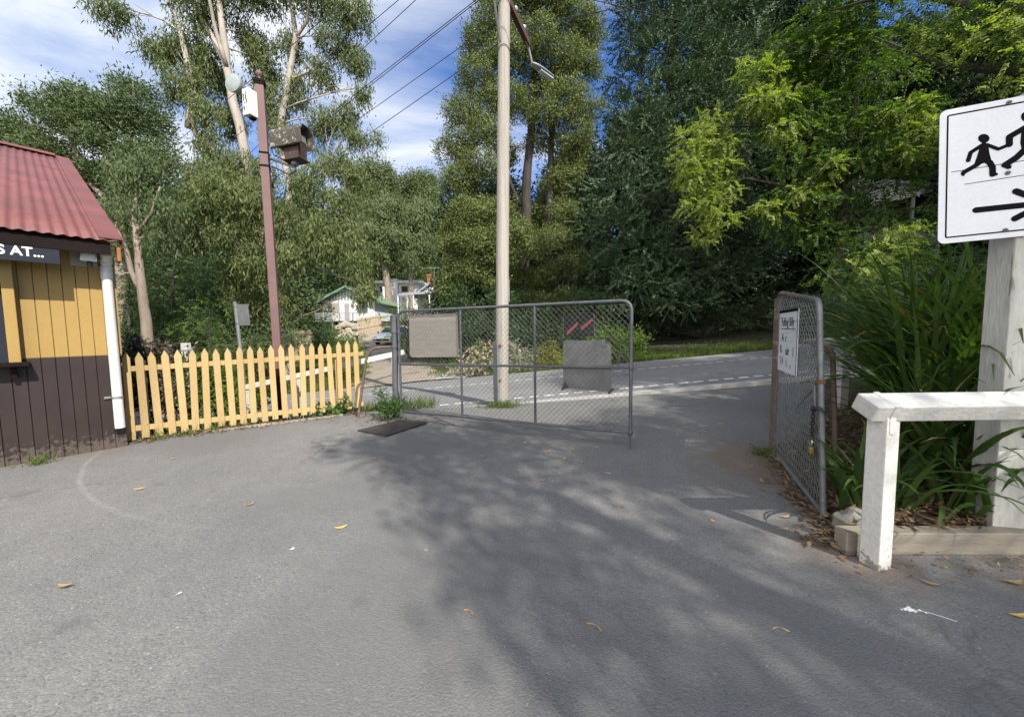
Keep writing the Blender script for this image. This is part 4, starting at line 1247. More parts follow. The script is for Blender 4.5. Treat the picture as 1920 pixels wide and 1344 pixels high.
# ------------------------------------------------------------------ white timber rails, sign post, sleeper
Yr = 2.16
ra = at(1596, 757, Yr); rb = at(1925, 757, Yr)
pbx = G(1650, 1078)
fr = thing('timber_barrier', (pbx.x, pbx.y, 0), 'low white painted timber barrier in front of the planted bed', 'barrier')
zrail_t = at(1700, 757, Yr - .06).z; zrail_b = at(1700, 784, Yr - .06).z
Hr = zrail_t - zrail_b + .012
mb = MB(); xa, xb = at(1598, 745, Yr + .1).x, 4.6
zc_ = (zrail_t + zrail_b) / 2
th_ = R(24); mb.box(((xa + xb) / 2, Yr + .02, zc_ + .008), (xb - xa, .15, .105), (Vector((1, 0, 0)), Vector((0, math.cos(th_), math.sin(th_))), Vector((0, -math.sin(th_), math.cos(th_)))), .008); rail_o = mb.build('rail', 'white_timber', fr)
Pt = at(1665, 770, Yr + .02); Pb = G(1652, 1070)
for x_ in (Pb.x, Pb.x + 2.1):
    mb = MB(); mb.box((x_, Yr + .02, zrail_b / 2 - .04), (.105, .105, zrail_b + .08), (Vector((.97, .24, 0)).normalized(), Vector((-.24, .97, 0)).normalized(), ZU), .006); mb.build('post', 'white_timber', fr)
mb = MB(); 
sx_ = Pb.x
mb.box((sx_ - .005, Yr + .02, zc_ + .008), (.034, .156, .111), (Vector((1, 0, 0)), Vector((0, math.cos(th_), math.sin(th_))), Vector((0, -math.sin(th_), math.cos(th_))))); mb.box((sx_ - .005, Yr - .04, zc_ - .09), (.034, .006, .1))
mb.build('strap', 'white_timber', rail_o)
# rough sign post
SPb = at(1868, 985, 2.42); 
spn = Vector((-.22, -.975, 0)).normalized(); spr = Vector((.975, -.22, 0))
spost = thing('sign_post', (SPb.x, SPb.y, gz(SPb.x, SPb.y)), 'thick rough white timber post carrying the children sign', 'post')
sw = .185; zsp = at(1870, 178, 2.4).z
tilt = Vector((.012, 0, 1)).normalized()
mb = MB(); hh_ = zsp - .1; 
mb.box(Vector((SPb.x, SPb.y, (zsp + .1) / 2)), (sw, .17, zsp - .1), (spr, spn, ZU), .006); mb.build('shaft', 'white_timber_worn', spost)
# pedestrian sign
yaw = R(25); sn = Vector((-math.sin(yaw), -math.cos(yaw), 0)); sxd = Vector((math.cos(yaw), -math.sin(yaw), 0))
# sheet bolted to the post's front face
sp0 = Vector((SPb.x, SPb.y, 0)) + spn * .1
sn = (spn * .45 + sn * .55).normalized(); sxd = ZU.cross(sn) * 1.0
if sxd.x < 0: sxd = -sxd
def spx(cx_, cy_, off=0.):
    return onplane(1740 + cx_ / 4.3333, 160 + cy_ / 4.3333, sp0 + sn * (.012 + off), sn)
TLp, BLp = spx(98, 212), spx(80, 1292)
topd = (spx(780, 57) - spx(160, 193)).normalized(); botd = (spx(780, 1230) - spx(100, 1292)).normalized()
sup = (TLp - BLp).normalized(); sxx = ((topd + botd) / 2); sxx = (sxx - sup * sxx.dot(sup)).normalized()
Hs = (TLp - BLp).length; Ws = Hs * .84
sign = thing('pedestrian_sign', BLp, 'white road sign showing a child led by the hand above a black arrow', 'sign')
def rrect(o, w, h, r, n=5):
    out = []
    for cx_, cy_, a0_ in ((w - r, r, -90), (w - r, h - r, 0), (r, h - r, 90), (r, r, 180)):
        for i in range(n + 1):
            a = R(a0_ + 90 * i / n); out.append(o + sxx * (cx_ + r * math.cos(a)) + sup * (cy_ + r * math.sin(a)))
    return out
sgn_n = sxx.cross(sup).normalized()
if sgn_n.y > 0: sgn_n = -sgn_n
mb = MB(); mb.prism(rrect(BLp, Ws, Hs, .035), sgn_n * -.004); mb.build('plate', 'sign_white', sign)
def flat(mb, poly, off):
    k = len(mb.v); mb.v += [tuple(p + sgn_n * off) for p in poly]; mb.f.append(tuple(range(k, k + len(poly))))
mb = MB(); ins_ = .033; wdt = .0085
o1 = rrect(BLp + (sxx + sup) * ins_, Ws - 2 * ins_, Hs - 2 * ins_, .012); o2 = rrect(BLp + (sxx + sup) * (ins_ + wdt), Ws - 2 * (ins_ + wdt), Hs - 2 * (ins_ + wdt), .006)
k = len(o1); mb.add([p + sgn_n * .0012 for p in o1 + o2], [(i, (i + 1) % k, k + (i + 1) % k, k + i) for i in range(k)])
mb.build('border', 'letter_black', sign, fix=False)
def capsule(mb, pts, w, off):
    """thick line with round ends and joints, crop pixels"""
    P2 = [spx(x, y) for x, y in pts]
    ww = w / 4.3333 * (2.3 / FPX) / 2
    for i, (a, b_) in enumerate(zip(P2[:-1], P2[1:])):
        d = (b_ - a).normalized(); s_ = sgn_n.cross(d).normalized()
        flat(mb, [a + s_ * ww, b_ + s_ * ww, b_ - s_ * ww, a - s_ * ww], off + i * .00012)
    for i, a in enumerate(P2):
        flat(mb, [a + sxx * ww * math.cos(t) + sup * ww * math.sin(t) for t in np.linspace(0, 2 * math.pi, 14, endpoint=False)], off + .0005 + i * .00012)
def poly_px(mb, pts, off): flat(mb, [spx(x, y) for x, y in pts], off)
def disc(mb, cx_, cy_, rx_, ry_, off): poly_px(mb, [(cx_ + rx_ * math.cos(t), cy_ + ry_ * math.sin(t)) for t in np.linspace(0, 2 * math.pi, 24, endpoint=False)], off)
mb = MB()
disc(mb, 452, 433, 47, 36, .0014); poly_px(mb, [(437, 460), (470, 460), (474, 482), (433, 482)], .0015)
poly_px(mb, [(425, 482), (486, 476), (500, 560), (520, 632), (500, 655), (455, 632), (415, 650), (368, 655), (395, 585)], .0016)
capsule(mb, [(432, 492), (345, 548), (325, 612)], 30, .0017)
capsule(mb, [(478, 486), (570, 520), (645, 490)], 26, .0019)
capsule(mb, [(400, 645), (290, 708)], 34, .0021); poly_px(mb, [(262, 712), (290, 700), (303, 722), (288, 740), (272, 738)], .0026)
capsule(mb, [(500, 630), (522, 668), (524, 725)], 40, .0023); poly_px(mb, [(503, 712), (545, 708), (568, 720), (560, 733), (505, 744)], .0029)
mb.build('child_symbol', 'letter_black', sign, fix=False)
mb = MB()
disc(mb, 806, 257, 52, 44, .0014)
poly_px(mb, [(760, 335), (850, 312), (905, 350), (890, 500), (865, 560), (770, 560), (748, 470)], .0016)
capsule(mb, [(790, 345), (660, 420), (659, 483)], 42, .0017); capsule(mb, [(870, 350), (960, 400), (985, 470)], 40, .0018)
capsule(mb, [(790, 520), (715, 590), (625, 648)], 46, .002); poly_px(mb, [(592, 652), (620, 632), (678, 655), (672, 678), (640, 684)], .0026)
capsule(mb, [(850, 530), (880, 620), (870, 710)], 50, .0022); poly_px(mb, [(848, 690), (895, 690), (930, 712), (920, 728), (850, 730)], .0027)
mb.build('adult_symbol', 'letter_black', sign, fix=False)
mb = MB()
capsule(mb, [(388, 1015), (960, 955)], 46, .0014); capsule(mb, [(712, 862), (960, 955)], 46, .0018); capsule(mb, [(704, 1084), (960, 955)], 46, .0022)
mb.build('arrow', 'letter_black', sign, fix=False)
mb = MB(); capsule(mb, [(190, 707), (1010, 575)], 5, .0011); capsule(mb, [(297, 806), (1010, 695)], 5, .0011); mb.build('kerb_line', 'letter_black', sign, fix=False)
for x, y in ((655, 143), (645, 713), (625, 1178)):
    mb = MB(); mb.lathe([(.013, 0), (.013, .004), (.007, .005), (.007, .014), (.003, .016)], spx(x, y) + sgn_n * .001, sgn_n, 8); mb.build('bolt', 'galvanised', sign)

# sleeper that holds the bed
sla = G(1617, 1062); 
mb = MB(); zs_t = at(1720, 1003, 2.26).z
ax_s = Vector((1, -.03, 0)).normalized()
mb.box(Vector((sla.x + 1.5, 2.3, zs_t / 2 - .02)), (3.0, .1, zs_t + .04), (ax_s, Vector((.03, 1, 0)), ZU), .008)
tag(mb.build('sleeper', 'sleeper_timber'), 'weathered timber sleeper edging the planted bed behind the low barrier', 'sleeper')
# rock by its end
bm = bmesh.new(); bmesh.ops.create_icosphere(bm, subdivisions=3, radius=1)
for v in bm.verts:
    d = v.co.normalized(); k = 1 + .16 * math.sin(d.x * 5 + 1) * math.sin(d.y * 4) + .1 * math.sin(d.z * 7 + d.x * 3)
    v.co = Vector((d.x * .13, d.y * .12, d.z * .12)) * k
rp_ = G(1588, 985); mb = MB(); mb.add([(v.co.x + rp_.x + .05, v.co.y + rp_.y, v.co.z + .06) for v in bm.verts], [[q.index for q in f.verts] for f in bm.faces]); bm.free()
tag(smooth_angle(mb.build('rock', 'rock_grey'), 35), 'grey rock half buried in leaf litter at the sleeper end', 'rock')

# far white barrier on the right by the road
fz = lambda px, py, y: at(px, py, y)
a = at(1520, 643, 5.1); b_ = at(1592, 634, 5.15)
br2 = thing('timber_barrier', (b_.x, b_.y, gz(b_.x, b_.y)), 'short white timber barrier beside the road behind the narrow gate', 'barrier')
mb = MB(); d_ = Vector((1, .15, .03)).normalized(); c0 = a - d_ * .25; mb.beam(c0, c0 + d_ * 2.6, .17, .1, bev=.006); mb.build('rail', 'white_timber', br2)
for t in (.78, 2.3):
    p = c0 + d_ * t; mb = MB(); mb.box((p.x, p.y, (p.z - .05 + gz(p.x, p.y) - .2) / 2), (.11, .11, p.z - .05 - gz(p.x, p.y) + .2), bev=.005); mb.build('post', 'white_timber', br2)
# left barrier behind the pickets
a = at(455, 727, 6.95); b_ = at(757, 660, 7.05)
br3 = thing('timber_barrier', (a.x, a.y, gz(a.x, a.y)), 'sloping white timber barrier seen through the yellow picket fence', 'barrier')
mb = MB(); mb.beam(a, b_, .13, .095, bev=.006); mb.build('rail', 'white_timber', br3)
for px in (464, 562, 740):
    t = (px - 455) / 302; p = a.lerp(b_, t); mb = MB(); zg = gz(p.x, p.y) - .2; mb.box((p.x, p.y, (p.z - .06 + zg) / 2), (.1, .1, p.z - .06 - zg), bev=.005); mb.build('post', 'white_timber', br3)
# short white marker post behind the pickets
p = at(348, 643, 7.0); mp_ = thing('marker_post', (p.x, p.y, gz(p.x, p.y)), 'peeling white marker post just behind the picket fence', 'post')
zg = gz(p.x, p.y) - .1
mb = MB(); mb.box((p.x, p.y, (p.z + zg) / 2), (.11, .11, p.z - zg), bev=.008); mb.build('shaft', 'white_timber', mp_)
mb = MB(); mb.box((p.x, p.y, p.z - .14), (.114, .114, .012)); mb.build('black_band', 'dark_trim', mp_)
# street sign seen from the back
p = at(441, 572, 7.6); q = at(460, 735, 7.6)
ss = thing('street_sign', (q.x, q.y, gz(q.x, q.y)), 'grey back of a small street sign on a thin galvanised pole', 'sign')
d = (p - q).normalized(); mb = MB(); mb.tube([q - d * .7, p + d * .03], .036, 12); mb.lathe([(.038, 0), (.04, .02), (.02, .035)], p + d * .03, d, 12); smooth_angle(mb.build('pole', 'galvanised_light', ss), 40)
sr_ = Vector((.985, .17, 0)).normalized(); sd_ = d.cross(sr_).normalized()
c_ = at(451, 590, 7.56); mb = MB(); mb.box(c_ - sd_ * -.045, (.27, .004, .43), (sr_, sd_, d), .0015)
mb.build('plate', 'sheet_zinc', ss)
mb = MB()
for k in (-.17, .17): mb.lathe([(.037, -.012), (.042, -.012), (.042, .012), (.037, .012)], q + d * ((c_ - q).dot(d) + k), d, 12)
mb.build('clamp', 'galvanised', ss)

# ------------------------------------------------------------------ houses, car and fences beyond the road
weathered('white_board', (.72, .73, .72), (.64, .65, .64), 2, .6, stretch=(.3, .3, 5), bump=.1)
weathered('green_paint', (.1, .2, .13), (.13, .24, .16), 3, .5)
weathered('green_roof', (.13, .24, .15), (.2, .24, .12), .8, .5, c3=(.26, .15, .1), c3_at=.6, c3_scale=.9)
weathered('grey_roof', (.3, .31, .32), (.25, .26, .27), 1, .5)
weathered('grey_paint', (.26, .26, .25), (.32, .32, .31), 3, .7)
plain('window_glass', (.03, .035, .04), .08, 0, .6)
plain('curtain', (.34, .26, .2), .8)
weathered('brick', (.42, .16, .1), (.35, .13, .08), 6, .9)
weathered('paling', (.4, .32, .22), (.32, .26, .18), 1.2, .9, stretch=(6, 6, .4), bump=.2)
weathered('dry_stone', (.42, .38, .3), (.3, .27, .2), 1.6, .95, bump=.6, bscale=8, c3=(.16, .15, .1), c3_at=.58, c3_scale=2.2)
weathered('timber_grey', (.12, .115, .11), (.16, .155, .15), 3, .9, stretch=(.4, .4, 5))
weathered('iron_roof_pale', (.5, .48, .44), (.36, .33, .29), 1.2, .6, c3=(.22, .2, .12), c3_at=.58, c3_scale=2.5)
plain('car_white', (.78, .79, .8), .22, 0, .6)
plain('tyre', (.02, .02, .02), .9)
plain('headlight', (.6, .62, .64), .1, 0, .8)

def bx(name, x0, x1, y0, y1, z0, z1, mat, parent, bev=0):
    mb = MB(); mb.box(((x0 + x1) / 2, (y0 + y1) / 2, (z0 + z1) / 2), (abs(x1 - x0), abs(y1 - y0), abs(z1 - z0)), bev=bev); return mb.build(name, mat, parent)
def xz(px, py, y): p = at(px, py, y); return p.x, p.z

# green roofed cottage
YH = 40; DH = 8.5
xl, zf_ = xz(606, 600, YH); xr_, _ = xz(703, 600, YH); _, ze = xz(600, 563, YH); xm, zp = xz(652, 537, YH)
xm = (xl + xr_) / 2
_, zbot = xz(610, 604, YH)
cot = thing('cottage', (xm, YH, gz(xm, YH)), 'white weatherboard cottage with green gabled roof and striped gable', 'house')
bx('wall', xl, xr_, YH, YH + DH, zf_ - .1, ze, 'white_board', cot)
bx('base', xl + .1, xr_ - .1, YH + .1, YH + DH - .1, gz(xm, YH) - .5, zf_ - .1, 'dry_stone', cot)
mb = MB(); mb.prism([(xl, YH + .02, ze), (xr_, YH + .02, ze), (xm, YH + .02, zp - .12)], (0, DH - .04, 0)); mb.build('gable', 'white_board', cot)
n = 17
for i in range(n):
    x = xl + (xr_ - xl) * (i + .5) / n; h = (zp - .15 - ze) * (1 - abs(x - xm) / (xm - xl))
    if h > .1: bx('gable_strip', x - .07, x + .07, YH - .045, YH + .015, ze, ze + h, 'green_paint', cot)
mb = MB(); ov = .55
sl_ = (zp - ze) / (xm - xl)
for s in (-1, 1):
    xe = xm + s * (xm - xl + ov); zee = ze - ov * sl_
    mb.prism([(xm, YH - .6, zp), (xe, YH - .6, zee), (xe, YH - .6, zee - .12), (xm, YH - .6, zp - .12)], (0, DH + 1.1, 0))
mb.build('roof', 'green_roof', cot)
mb = MB()
for s in (-1, 1):
    xe = xm + s * (xm - xl + ov); zee = ze - ov * sl_
    mb.beam((xm, YH - .63, zp - .05), (xe, YH - .63, zee - .05), .05, .2)
mb.build('bargeboard', 'green_paint', cot)
wx0, wz1 = xz(613, 568, YH); wx1, wz0 = xz(635, 587, YH)
w_ = bx('window', wx0, wx1, YH - .06, YH + .02, wz0, wz1, 'grey_paint', cot)
for k in (0, 1): 
    a = wx0 + .08 + k * (wx1 - wx0) / 2; bx('pane', a, a + (wx1 - wx0) / 2 - .14, YH - .075, YH - .062, wz0 + .08, wz1 - .08, 'window_glass' if k == 0 else 'curtain', w_)
dx0, dz1 = xz(646, 569, YH); dx1, dz0 = xz(656, 599, YH)
d_ = bx('door', dx0, dx1, YH - .05, YH + .02, dz0, dz1, 'grey_paint', cot)
wx0, wz1 = xz(669, 572, YH); wx1, wz0 = xz(690, 587, YH)
w_ = bx('window', wx0, wx1, YH - .06, YH + .02, wz0, wz1, 'grey_paint', cot); bx('pane', wx0 + .08, wx1 - .08, YH - .075, YH - .062, wz0 + .08, wz1 - .08, 'window_glass', w_)
bx('verandah', xl, xr_ - .3, YH - 1.6, YH - .01, zf_ - .22, zf_ - .08, 'grey_paint', cot)
zr_ = xz(610, 588, YH)[1]
mb = MB(); yv = YH - 1.55
for z in (zr_ - .05, zf_ + .05): mb.box(((xl + xr_ - .6) / 2, yv, z), (xr_ - .6 - xl, .06, .07))
x = xl
while x < xr_ - .6: mb.box((x, yv, (zr_ + zf_) / 2), (.05, .035, zr_ - zf_ - .1)); x += .15
mb.build('balustrade', 'grey_paint', cot)
for px in (607, 623, 636, 661):
    x = xz(px, 590, YH - 1.55)[0]
    if px in (636, 607): bx('verandah_post', x - .05, x + .05, yv - .05, yv + .05, gz(x, yv) - .2, ze - .05 if px == 636 else zr_, 'grey_paint', cot)
    else: bx('verandah_post', x - .05, x + .05, yv - .05, yv + .05, gz(x, yv) - .2, zr_, 'grey_paint', cot)
mb = MB(); c_ = at(719, 541, YH + 5); mb.tube([c_ - ZU * 1.2, c_], .12, 10); mb.lathe([(.17, 0), (.17, .12), (.06, .2)], c_, n=10); mb.build('flue', 'white_board', cot)
# stone terrace wall
mb = MB(); a, b_ = at(630, 620, 34), at(668, 620, 34)
for k in range(46):
    x = random.uniform(a.x, b_.x); z = random.uniform(gz(a.x, 34) - .1, a.z + .75 - .4 * abs(x - (a.x + b_.x) / 2)); bm = bmesh.new(); bmesh.ops.create_icosphere(bm, subdivisions=1, radius=1)
    s = random.uniform(.2, .36); mb.add([(x + v.co.x * s * 1.3 * random.uniform(.85, 1.1), 34 + v.co.y * s + .15 * (z - a.z), z + v.co.z * s * .8) for v in bm.verts], [[q.index for q in f.verts] for f in bm.faces]); bm.free()
tag(mb.build('stone_terrace', 'dry_stone'), 'rough dry stone terrace wall below the cottage verandah', 'stone wall')
# paling fence beside the drive
def palings(name, a, b, h, label):
    root = thing(name, a, label, 'fence'); mb = MB(); L = (b - a).length; d = (b - a).normalized(); n = int(L / .14); s = d.cross(ZU).normalized()
    for i in range(n):
        p = a + d * (i * .14 + .07); zg = gz(p.x, p.y) - .1; hh = h * random.uniform(.96, 1.03)
        mb.box((p.x, p.y, (zg + a.z + (b.z - a.z) * i / n + hh) / 2), (.125, .02, a.z + (b.z - a.z) * i / n + hh - zg), (d, s, ZU))
    mb.build('palings', 'paling', root)
    mb = MB()
    for f in (.3, .85): mb.beam(a + ZU * h * f + s * .04, b + ZU * h * f + s * .04, .06, .08)
    mb.build('rail', 'paling', root); return root
a = at(670, 626, 35.5); b_ = at(716, 616, 37); h = at(670, 597, 35.5).z - a.z
palings('paling_fence', a, b_, h, 'pale timber paling fence climbing beside the drive below the cottage')
a = at(545, 655, 24); b_ = at(588, 655, 23.5); h = at(545, 620, 24).z - a.z
palings('paling_fence', a, b_, h, 'weathered paling fence half hidden right of the brown post')

# white flat roofed house and its neighbour
YW = 52
x0, z1 = xz(704, 532, YW); x1, z0 = xz(786, 570, YW)
wh = thing('house', ((x0 + x1) / 2, YW, gz(x0, YW)), 'white flat roofed house on the slope behind the cottage', 'house')
bx('wall', x0, x1, YW, YW + 8, gz(x0, YW) - 1, z1, 'white_board', wh)
bx('roof', x0 - .6, x1 + .5, YW - .5, YW + 8.5, z1, z1 + .35, 'white_board', wh)
for (pa_, pb3) in (((752, 536), (766, 548)), ((712, 536), (722, 548))):
    a_, za = xz(*pa_, YW); c__, zc_ = xz(*pb3, YW); w_ = bx('window', a_, c__, YW - .06, YW + .02, zc_, za, 'grey_paint', wh); bx('pane', a_ + .1, c__ - .1, YW - .075, YW - .062, zc_ + .1, za - .1, 'window_glass', w_)
bx('chimney', *sorted((xz(736, 540, YW)[0], xz(748, 540, YW)[0])), YW - .7, YW - .02, gz(x0, YW) - 1, xz(740, 524, YW)[1], 'white_board', wh)
YG = 46
xa_, za_ = xz(775, 553, YG); xp_, zp_ = xz(834, 510, YG); xb_ = xp_ + (xp_ - xa_); 
gh = thing('house', (xp_, YG, gz(xp_, YG)), 'grey gabled house with brick chimney and roof antenna half hidden by the blackwood', 'house')
bx('wall', xa_ + .5, xb_ - .5, YG, YG + 9, gz(xp_, YG) - 1, za_, 'white_board', gh)
mb = MB(); mb.prism([(xa_ + .5, YG + .02, za_), (xb_ - .5, YG + .02, za_), (xp_, YG + .02, zp_ - .2)], (0, 8.9, 0)); mb.build('gable', 'white_board', gh)
mb = MB()
for s, xe in ((-1, xa_), (1, xb_)): mb.prism([(xp_, YG - .5, zp_), (xe, YG - .5, za_ - .1), (xe, YG - .5, za_ - .28), (xp_, YG - .5, zp_ - .18)], (0, 10, 0))
mb.build('roof', 'grey_roof', gh)
xq, zq = xz(744, 552, YG - 3); xq2, zq2 = xz(838, 546, YG - 3)
mb = MB(); mb.prism([(xq, YG - 3, zq), (xq2, YG - 3, zq2), (xq2, YG, zq2 + .5), (xq, YG, zq + .5)], (0, 0, -.15)); mb.build('verandah_roof', 'grey_roof', gh)
for px in (746, 775, 805, 832):
    x = xz(px, 552, YG - 2.9)[0]; bx('verandah_post', x - .06, x + .06, YG - 2.95, YG - 2.83, gz(x, YG - 2.9) - .2, zq - .05, 'white_board', gh)
cx0, cz1 = xz(802, 517, YG + 4); cx1, _ = xz(813, 517, YG + 4)
mb = MB(); mb.box(((cx0 + cx1) / 2, YG + 4, (cz1 + za_) / 2), (cx1 - cx0, .8, cz1 - za_)); mb.box(((cx0 + cx1) / 2, YG + 4, cz1), (cx1 - cx0 + .2, 1.0, .2)); ch_o = mb.build('chimney', 'brick', gh)
mb = MB(); q = at(814, 545, YG + 3); t = at(814, 502, YG + 3); mb.tube([q, t], .05, 6)
u = at(791, 504, YG + 3); v = at(832, 502, YG + 3); mb.tube([u, v], .07, 6)
for k in range(7): p = u.lerp(v, k / 6); mb.tube([p - Vector((0, .7, 0)), p + Vector((0, .7, 0))], .03, 4)
mb.build('antenna', 'galvanised_light', gh)

# half hidden house on the right bank
YR = 27
hx0, hz0 = xz(1612, 470, YR); hx1, hz1 = xz(1790, 392, YR)
zg0 = xz(1640, 392, YR)[1]; 
rh = thing('house', ((hx0 + hx1) / 2, YR, gz(hx0, YR)), 'grey timber house with pale roof half hidden among trees left of the children sign', 'house')
bx('wall', hx0, hx1 + 3, YR, YR + 7, hz0 - 2.5, zg0 + .8, 'timber_grey', rh)
ra_, rb_ = at(1600, 392, YR - 1.6), at(1800, 343, YR - 1.6)
mb = MB(); mb.prism([ra_, rb_, rb_ + Vector((0, 5, 2.2)), ra_ + Vector((0, 5, 2.2))], (0, 0, -.12)); mb.build('roof', 'iron_roof_pale', rh)
for px in (1622, 1656, 1709, 1760):
    x = xz(px, 430, YR - 1.5)[0]; bx('verandah_post', x - .07, x + .07, YR - 1.55, YR - 1.41, hz0 - 2.5, ra_.z + (rb_.z - ra_.z) * (px - 1600) / 200 - .1, 'grey_paint', rh)
for (p0, p1) in (((1672, 385), (1684, 425)), ((1727, 380), (1752, 420))):
    a_, za = xz(*p0, YR); b3, zb3 = xz(*p1, YR); w_ = bx('window', a_, b3, YR - .06, YR + .02, zb3, za, 'grey_paint', rh); bx('pane', a_ + .1, b3 - .1, YR - .075, YR - .062, zb3 + .1, za - .1, 'window_glass', w_)
bx('balustrade', hx0, hx1, YR - 1.58, YR - 1.52, hz0 + .1, hz0 + .9, 'timber_grey', rh)

# parked car on the drive
cc = at(724, 643, 31); cz = gz(cc.x, cc.y); cz = max(cz, cc.z - .1) + .02
car = thing('parked_car', (0, 0, 0), 'white car parked on the gravel drive below the cottage', 'car')
secs = [(-2.1, .42, .62, .80), (-2.0, .3, .76, .84), (-1.5, .26, .9, .87), (-.95, .26, .98, .88), (-.3, .26, 1.02, .88), (1.2, .26, 1.04, .88), (1.9, .28, 1.02, .86), (2.15, .4, .9, .8)]
mb = MB(); nn = 10; vs = []
for y, z0, z1, hw in secs:
    pf = [(-hw * .92, z0), (-hw, z0 + .15), (-hw, z1 - .2), (-hw * .93, z1 - .05), (-hw * .6, z1), (hw * .6, z1), (hw * .93, z1 - .05), (hw, z1 - .2), (hw, z0 + .15), (hw * .92, z0)]
    vs += [(x, y, z) for x, z in pf]
mb.add(vs, [(i * nn + j, i * nn + (j + 1) % nn, (i + 1) * nn + (j + 1) % nn, (i + 1) * nn + j) for i in range(len(secs) - 1) for j in range(nn)] + [tuple(range(nn)), tuple(range((len(secs) - 1) * nn, len(secs) * nn))])
smooth_angle(mb.build('body', 'car_white', car), 40)
mb = MB(); mb.prism([(-.74, -.55, 1.42), (-.74, 1.0, 1.46), (-.74, 1.75, 1.2), (-.74, 1.75, 1.4)][:3], (1.48, 0, 0)); 
mb = MB(); mb.add([(-.8, -.95, .98), (.8, -.95, .98), (.8, 1.95, 1.02), (-.8, 1.95, 1.02), (-.6, -.2, 1.46), (.6, -.2, 1.46), (.6, 1.3, 1.46), (-.6, 1.3, 1.46)], [(4, 5, 6, 7), (0, 1, 5, 4), (1, 2, 6, 5), (2, 3, 7, 6), (3, 0, 4, 7)])
cab = mb.build('cabin', 'car_white', car)
mb = MB(); mb.add([(-.7, -.9, 1.02), (.7, -.9, 1.02), (.55, -.27, 1.42), (-.55, -.27, 1.42)], [(0, 1, 2, 3)]); wsn = mb.build('windscreen', 'window_glass', car); wsn.location = (0, -.035, .02)
for s in (-1, 1):
    mb = MB(); mb.add([(s * .8, -.65, 1.04), (s * .8, 1.6, 1.06), (s * .64, 1.15, 1.42), (s * .64, -.15, 1.42)], [(0, 1, 2, 3)]); o = mb.build('side_window', 'window_glass', car); o.location = (s * .02, 0, 0)
    mb = MB(); mb.box((s * .98, -.75, 1.02), (.18, .1, .13), bev=.03); mb.build('mirror', 'tyre', car)
    mb = MB(); mb.box((s * .62, -1.99, .72), (.34, .16, .11), bev=.03); mb.build('headlight', 'headlight', car)
    for y in (-1.35, 1.35):
        mb = MB(); mb.lathe([(.2, 0), (.3, 0), (.32, .03), (.32, .17), (.3, .2), (.2, .2)], (s * .88, y, .32), (-s, 0, 0), 22); w_ = mb.build('wheel', 'tyre', car)
        mb = MB(); mb.lathe([(.2, 0), (.19, .02), (.05, .0)], (s * .885, y, .32), (s, 0, 0), 16); mb.build('rim', 'galvanised_light', w_)
mb = MB(); mb.box((0, -2.06, .48), (1.1, .1, .16), bev=.02); mb.build('grille', 'tyre', car)
mb = MB(); mb.box((0, -2.11, .64), (.38, .02, .11)); mb.build('number_plate', 'letter_white', car)
car.location = (cc.x, cc.y + 2, cz); car.rotation_euler = (R(4), 0, R(-8))

# ------------------------------------------------------------------ foliage materials
leafmat('gum_leaf', (.08, .112, .044), (.14, .172, .06), (.21, .2, .06), .27)
leafmat('gum_leaf_dark', (.06, .09, .04), (.105, .14, .055), (.14, .16, .06), .24)
leafmat('far_leaf', (.085, .115, .05), (.135, .165, .065), (.13, .14, .05), .22)
leafmat('blackwood_leaf', (.085, .115, .038), (.165, .195, .064), (.24, .25, .095), .2)
leafmat('cypress_leaf', (.032, .062, .032), (.08, .125, .062), (.15, .175, .09), .1)
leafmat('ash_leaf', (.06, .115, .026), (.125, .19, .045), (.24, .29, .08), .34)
leafmat('ash_lit_leaf', (.2, .255, .06), (.32, .37, .105), (.44, .46, .16), .4)  # paler copy of the ash leaf, sunlight put into its colour
leafmat('wattle_leaf', (.035, .066, .026), (.068, .11, .04), (.1, .14, .05), .22)
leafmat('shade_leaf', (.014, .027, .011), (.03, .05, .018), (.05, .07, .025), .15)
leafmat('shrub_leaf', (.075, .13, .028), (.13, .19, .045), (.2, .23, .07), .35)
leafmat('yellow_shrub_leaf', (.16, .17, .03), (.24, .24, .05), (.3, .27, .08), .35)
leafmat('bronze_leaf', (.055, .046, .035), (.12, .095, .075), (.32, .29, .25), .2)
leafmat('silver_leaf', (.2, .22, .16), (.28, .3, .22), (.16, .2, .08), .3)
leafmat('petal', (.6, .42, .38), (.72, .62, .56), (.55, .16, .13), .3, .6, .3, .8)
leafmat('strap_leaf', (.035, .07, .018), (.085, .138, .038), (.24, .2, .1), .3, .32, .6)
leafmat('litter_leaf', (.12, .075, .045), (.22, .15, .09), (.33, .25, .16), .1, .8, .2)
leafmat('yellow_leaf', (.62, .44, .11), (.68, .48, .13), None, .2)
leafmat('tan_leaf', (.34, .24, .13), (.4, .28, .15), None, .2)
leafmat('orange_leaf', (.6, .33, .1), (.52, .27, .08), None, .2)
weathered('gum_bark', (.4, .355, .3), (.29, .25, .205), 1.6, .85, stretch=(3, 3, .5), bump=.25, bscale=18, c3=(.16, .11, .08), c3_at=.62, c3_scale=3)
weathered('gum_bark_rough', (.22, .165, .12), (.3, .25, .2), 2, .9, stretch=(4, 4, .6), bump=.5, bscale=14, c3=(.1, .07, .05), c3_at=.6, c3_scale=4)
weathered('dark_bark', (.032, .027, .022), (.058, .048, .04), 2.5, .95, stretch=(4, 4, .7), bump=.6, bscale=14)
weathered('grey_bark', (.13, .11, .09), (.19, .165, .135), 2.5, .9, stretch=(4, 4, .6), bump=.5, bscale=14)

def P(*l): return [at(*q) for q in l]

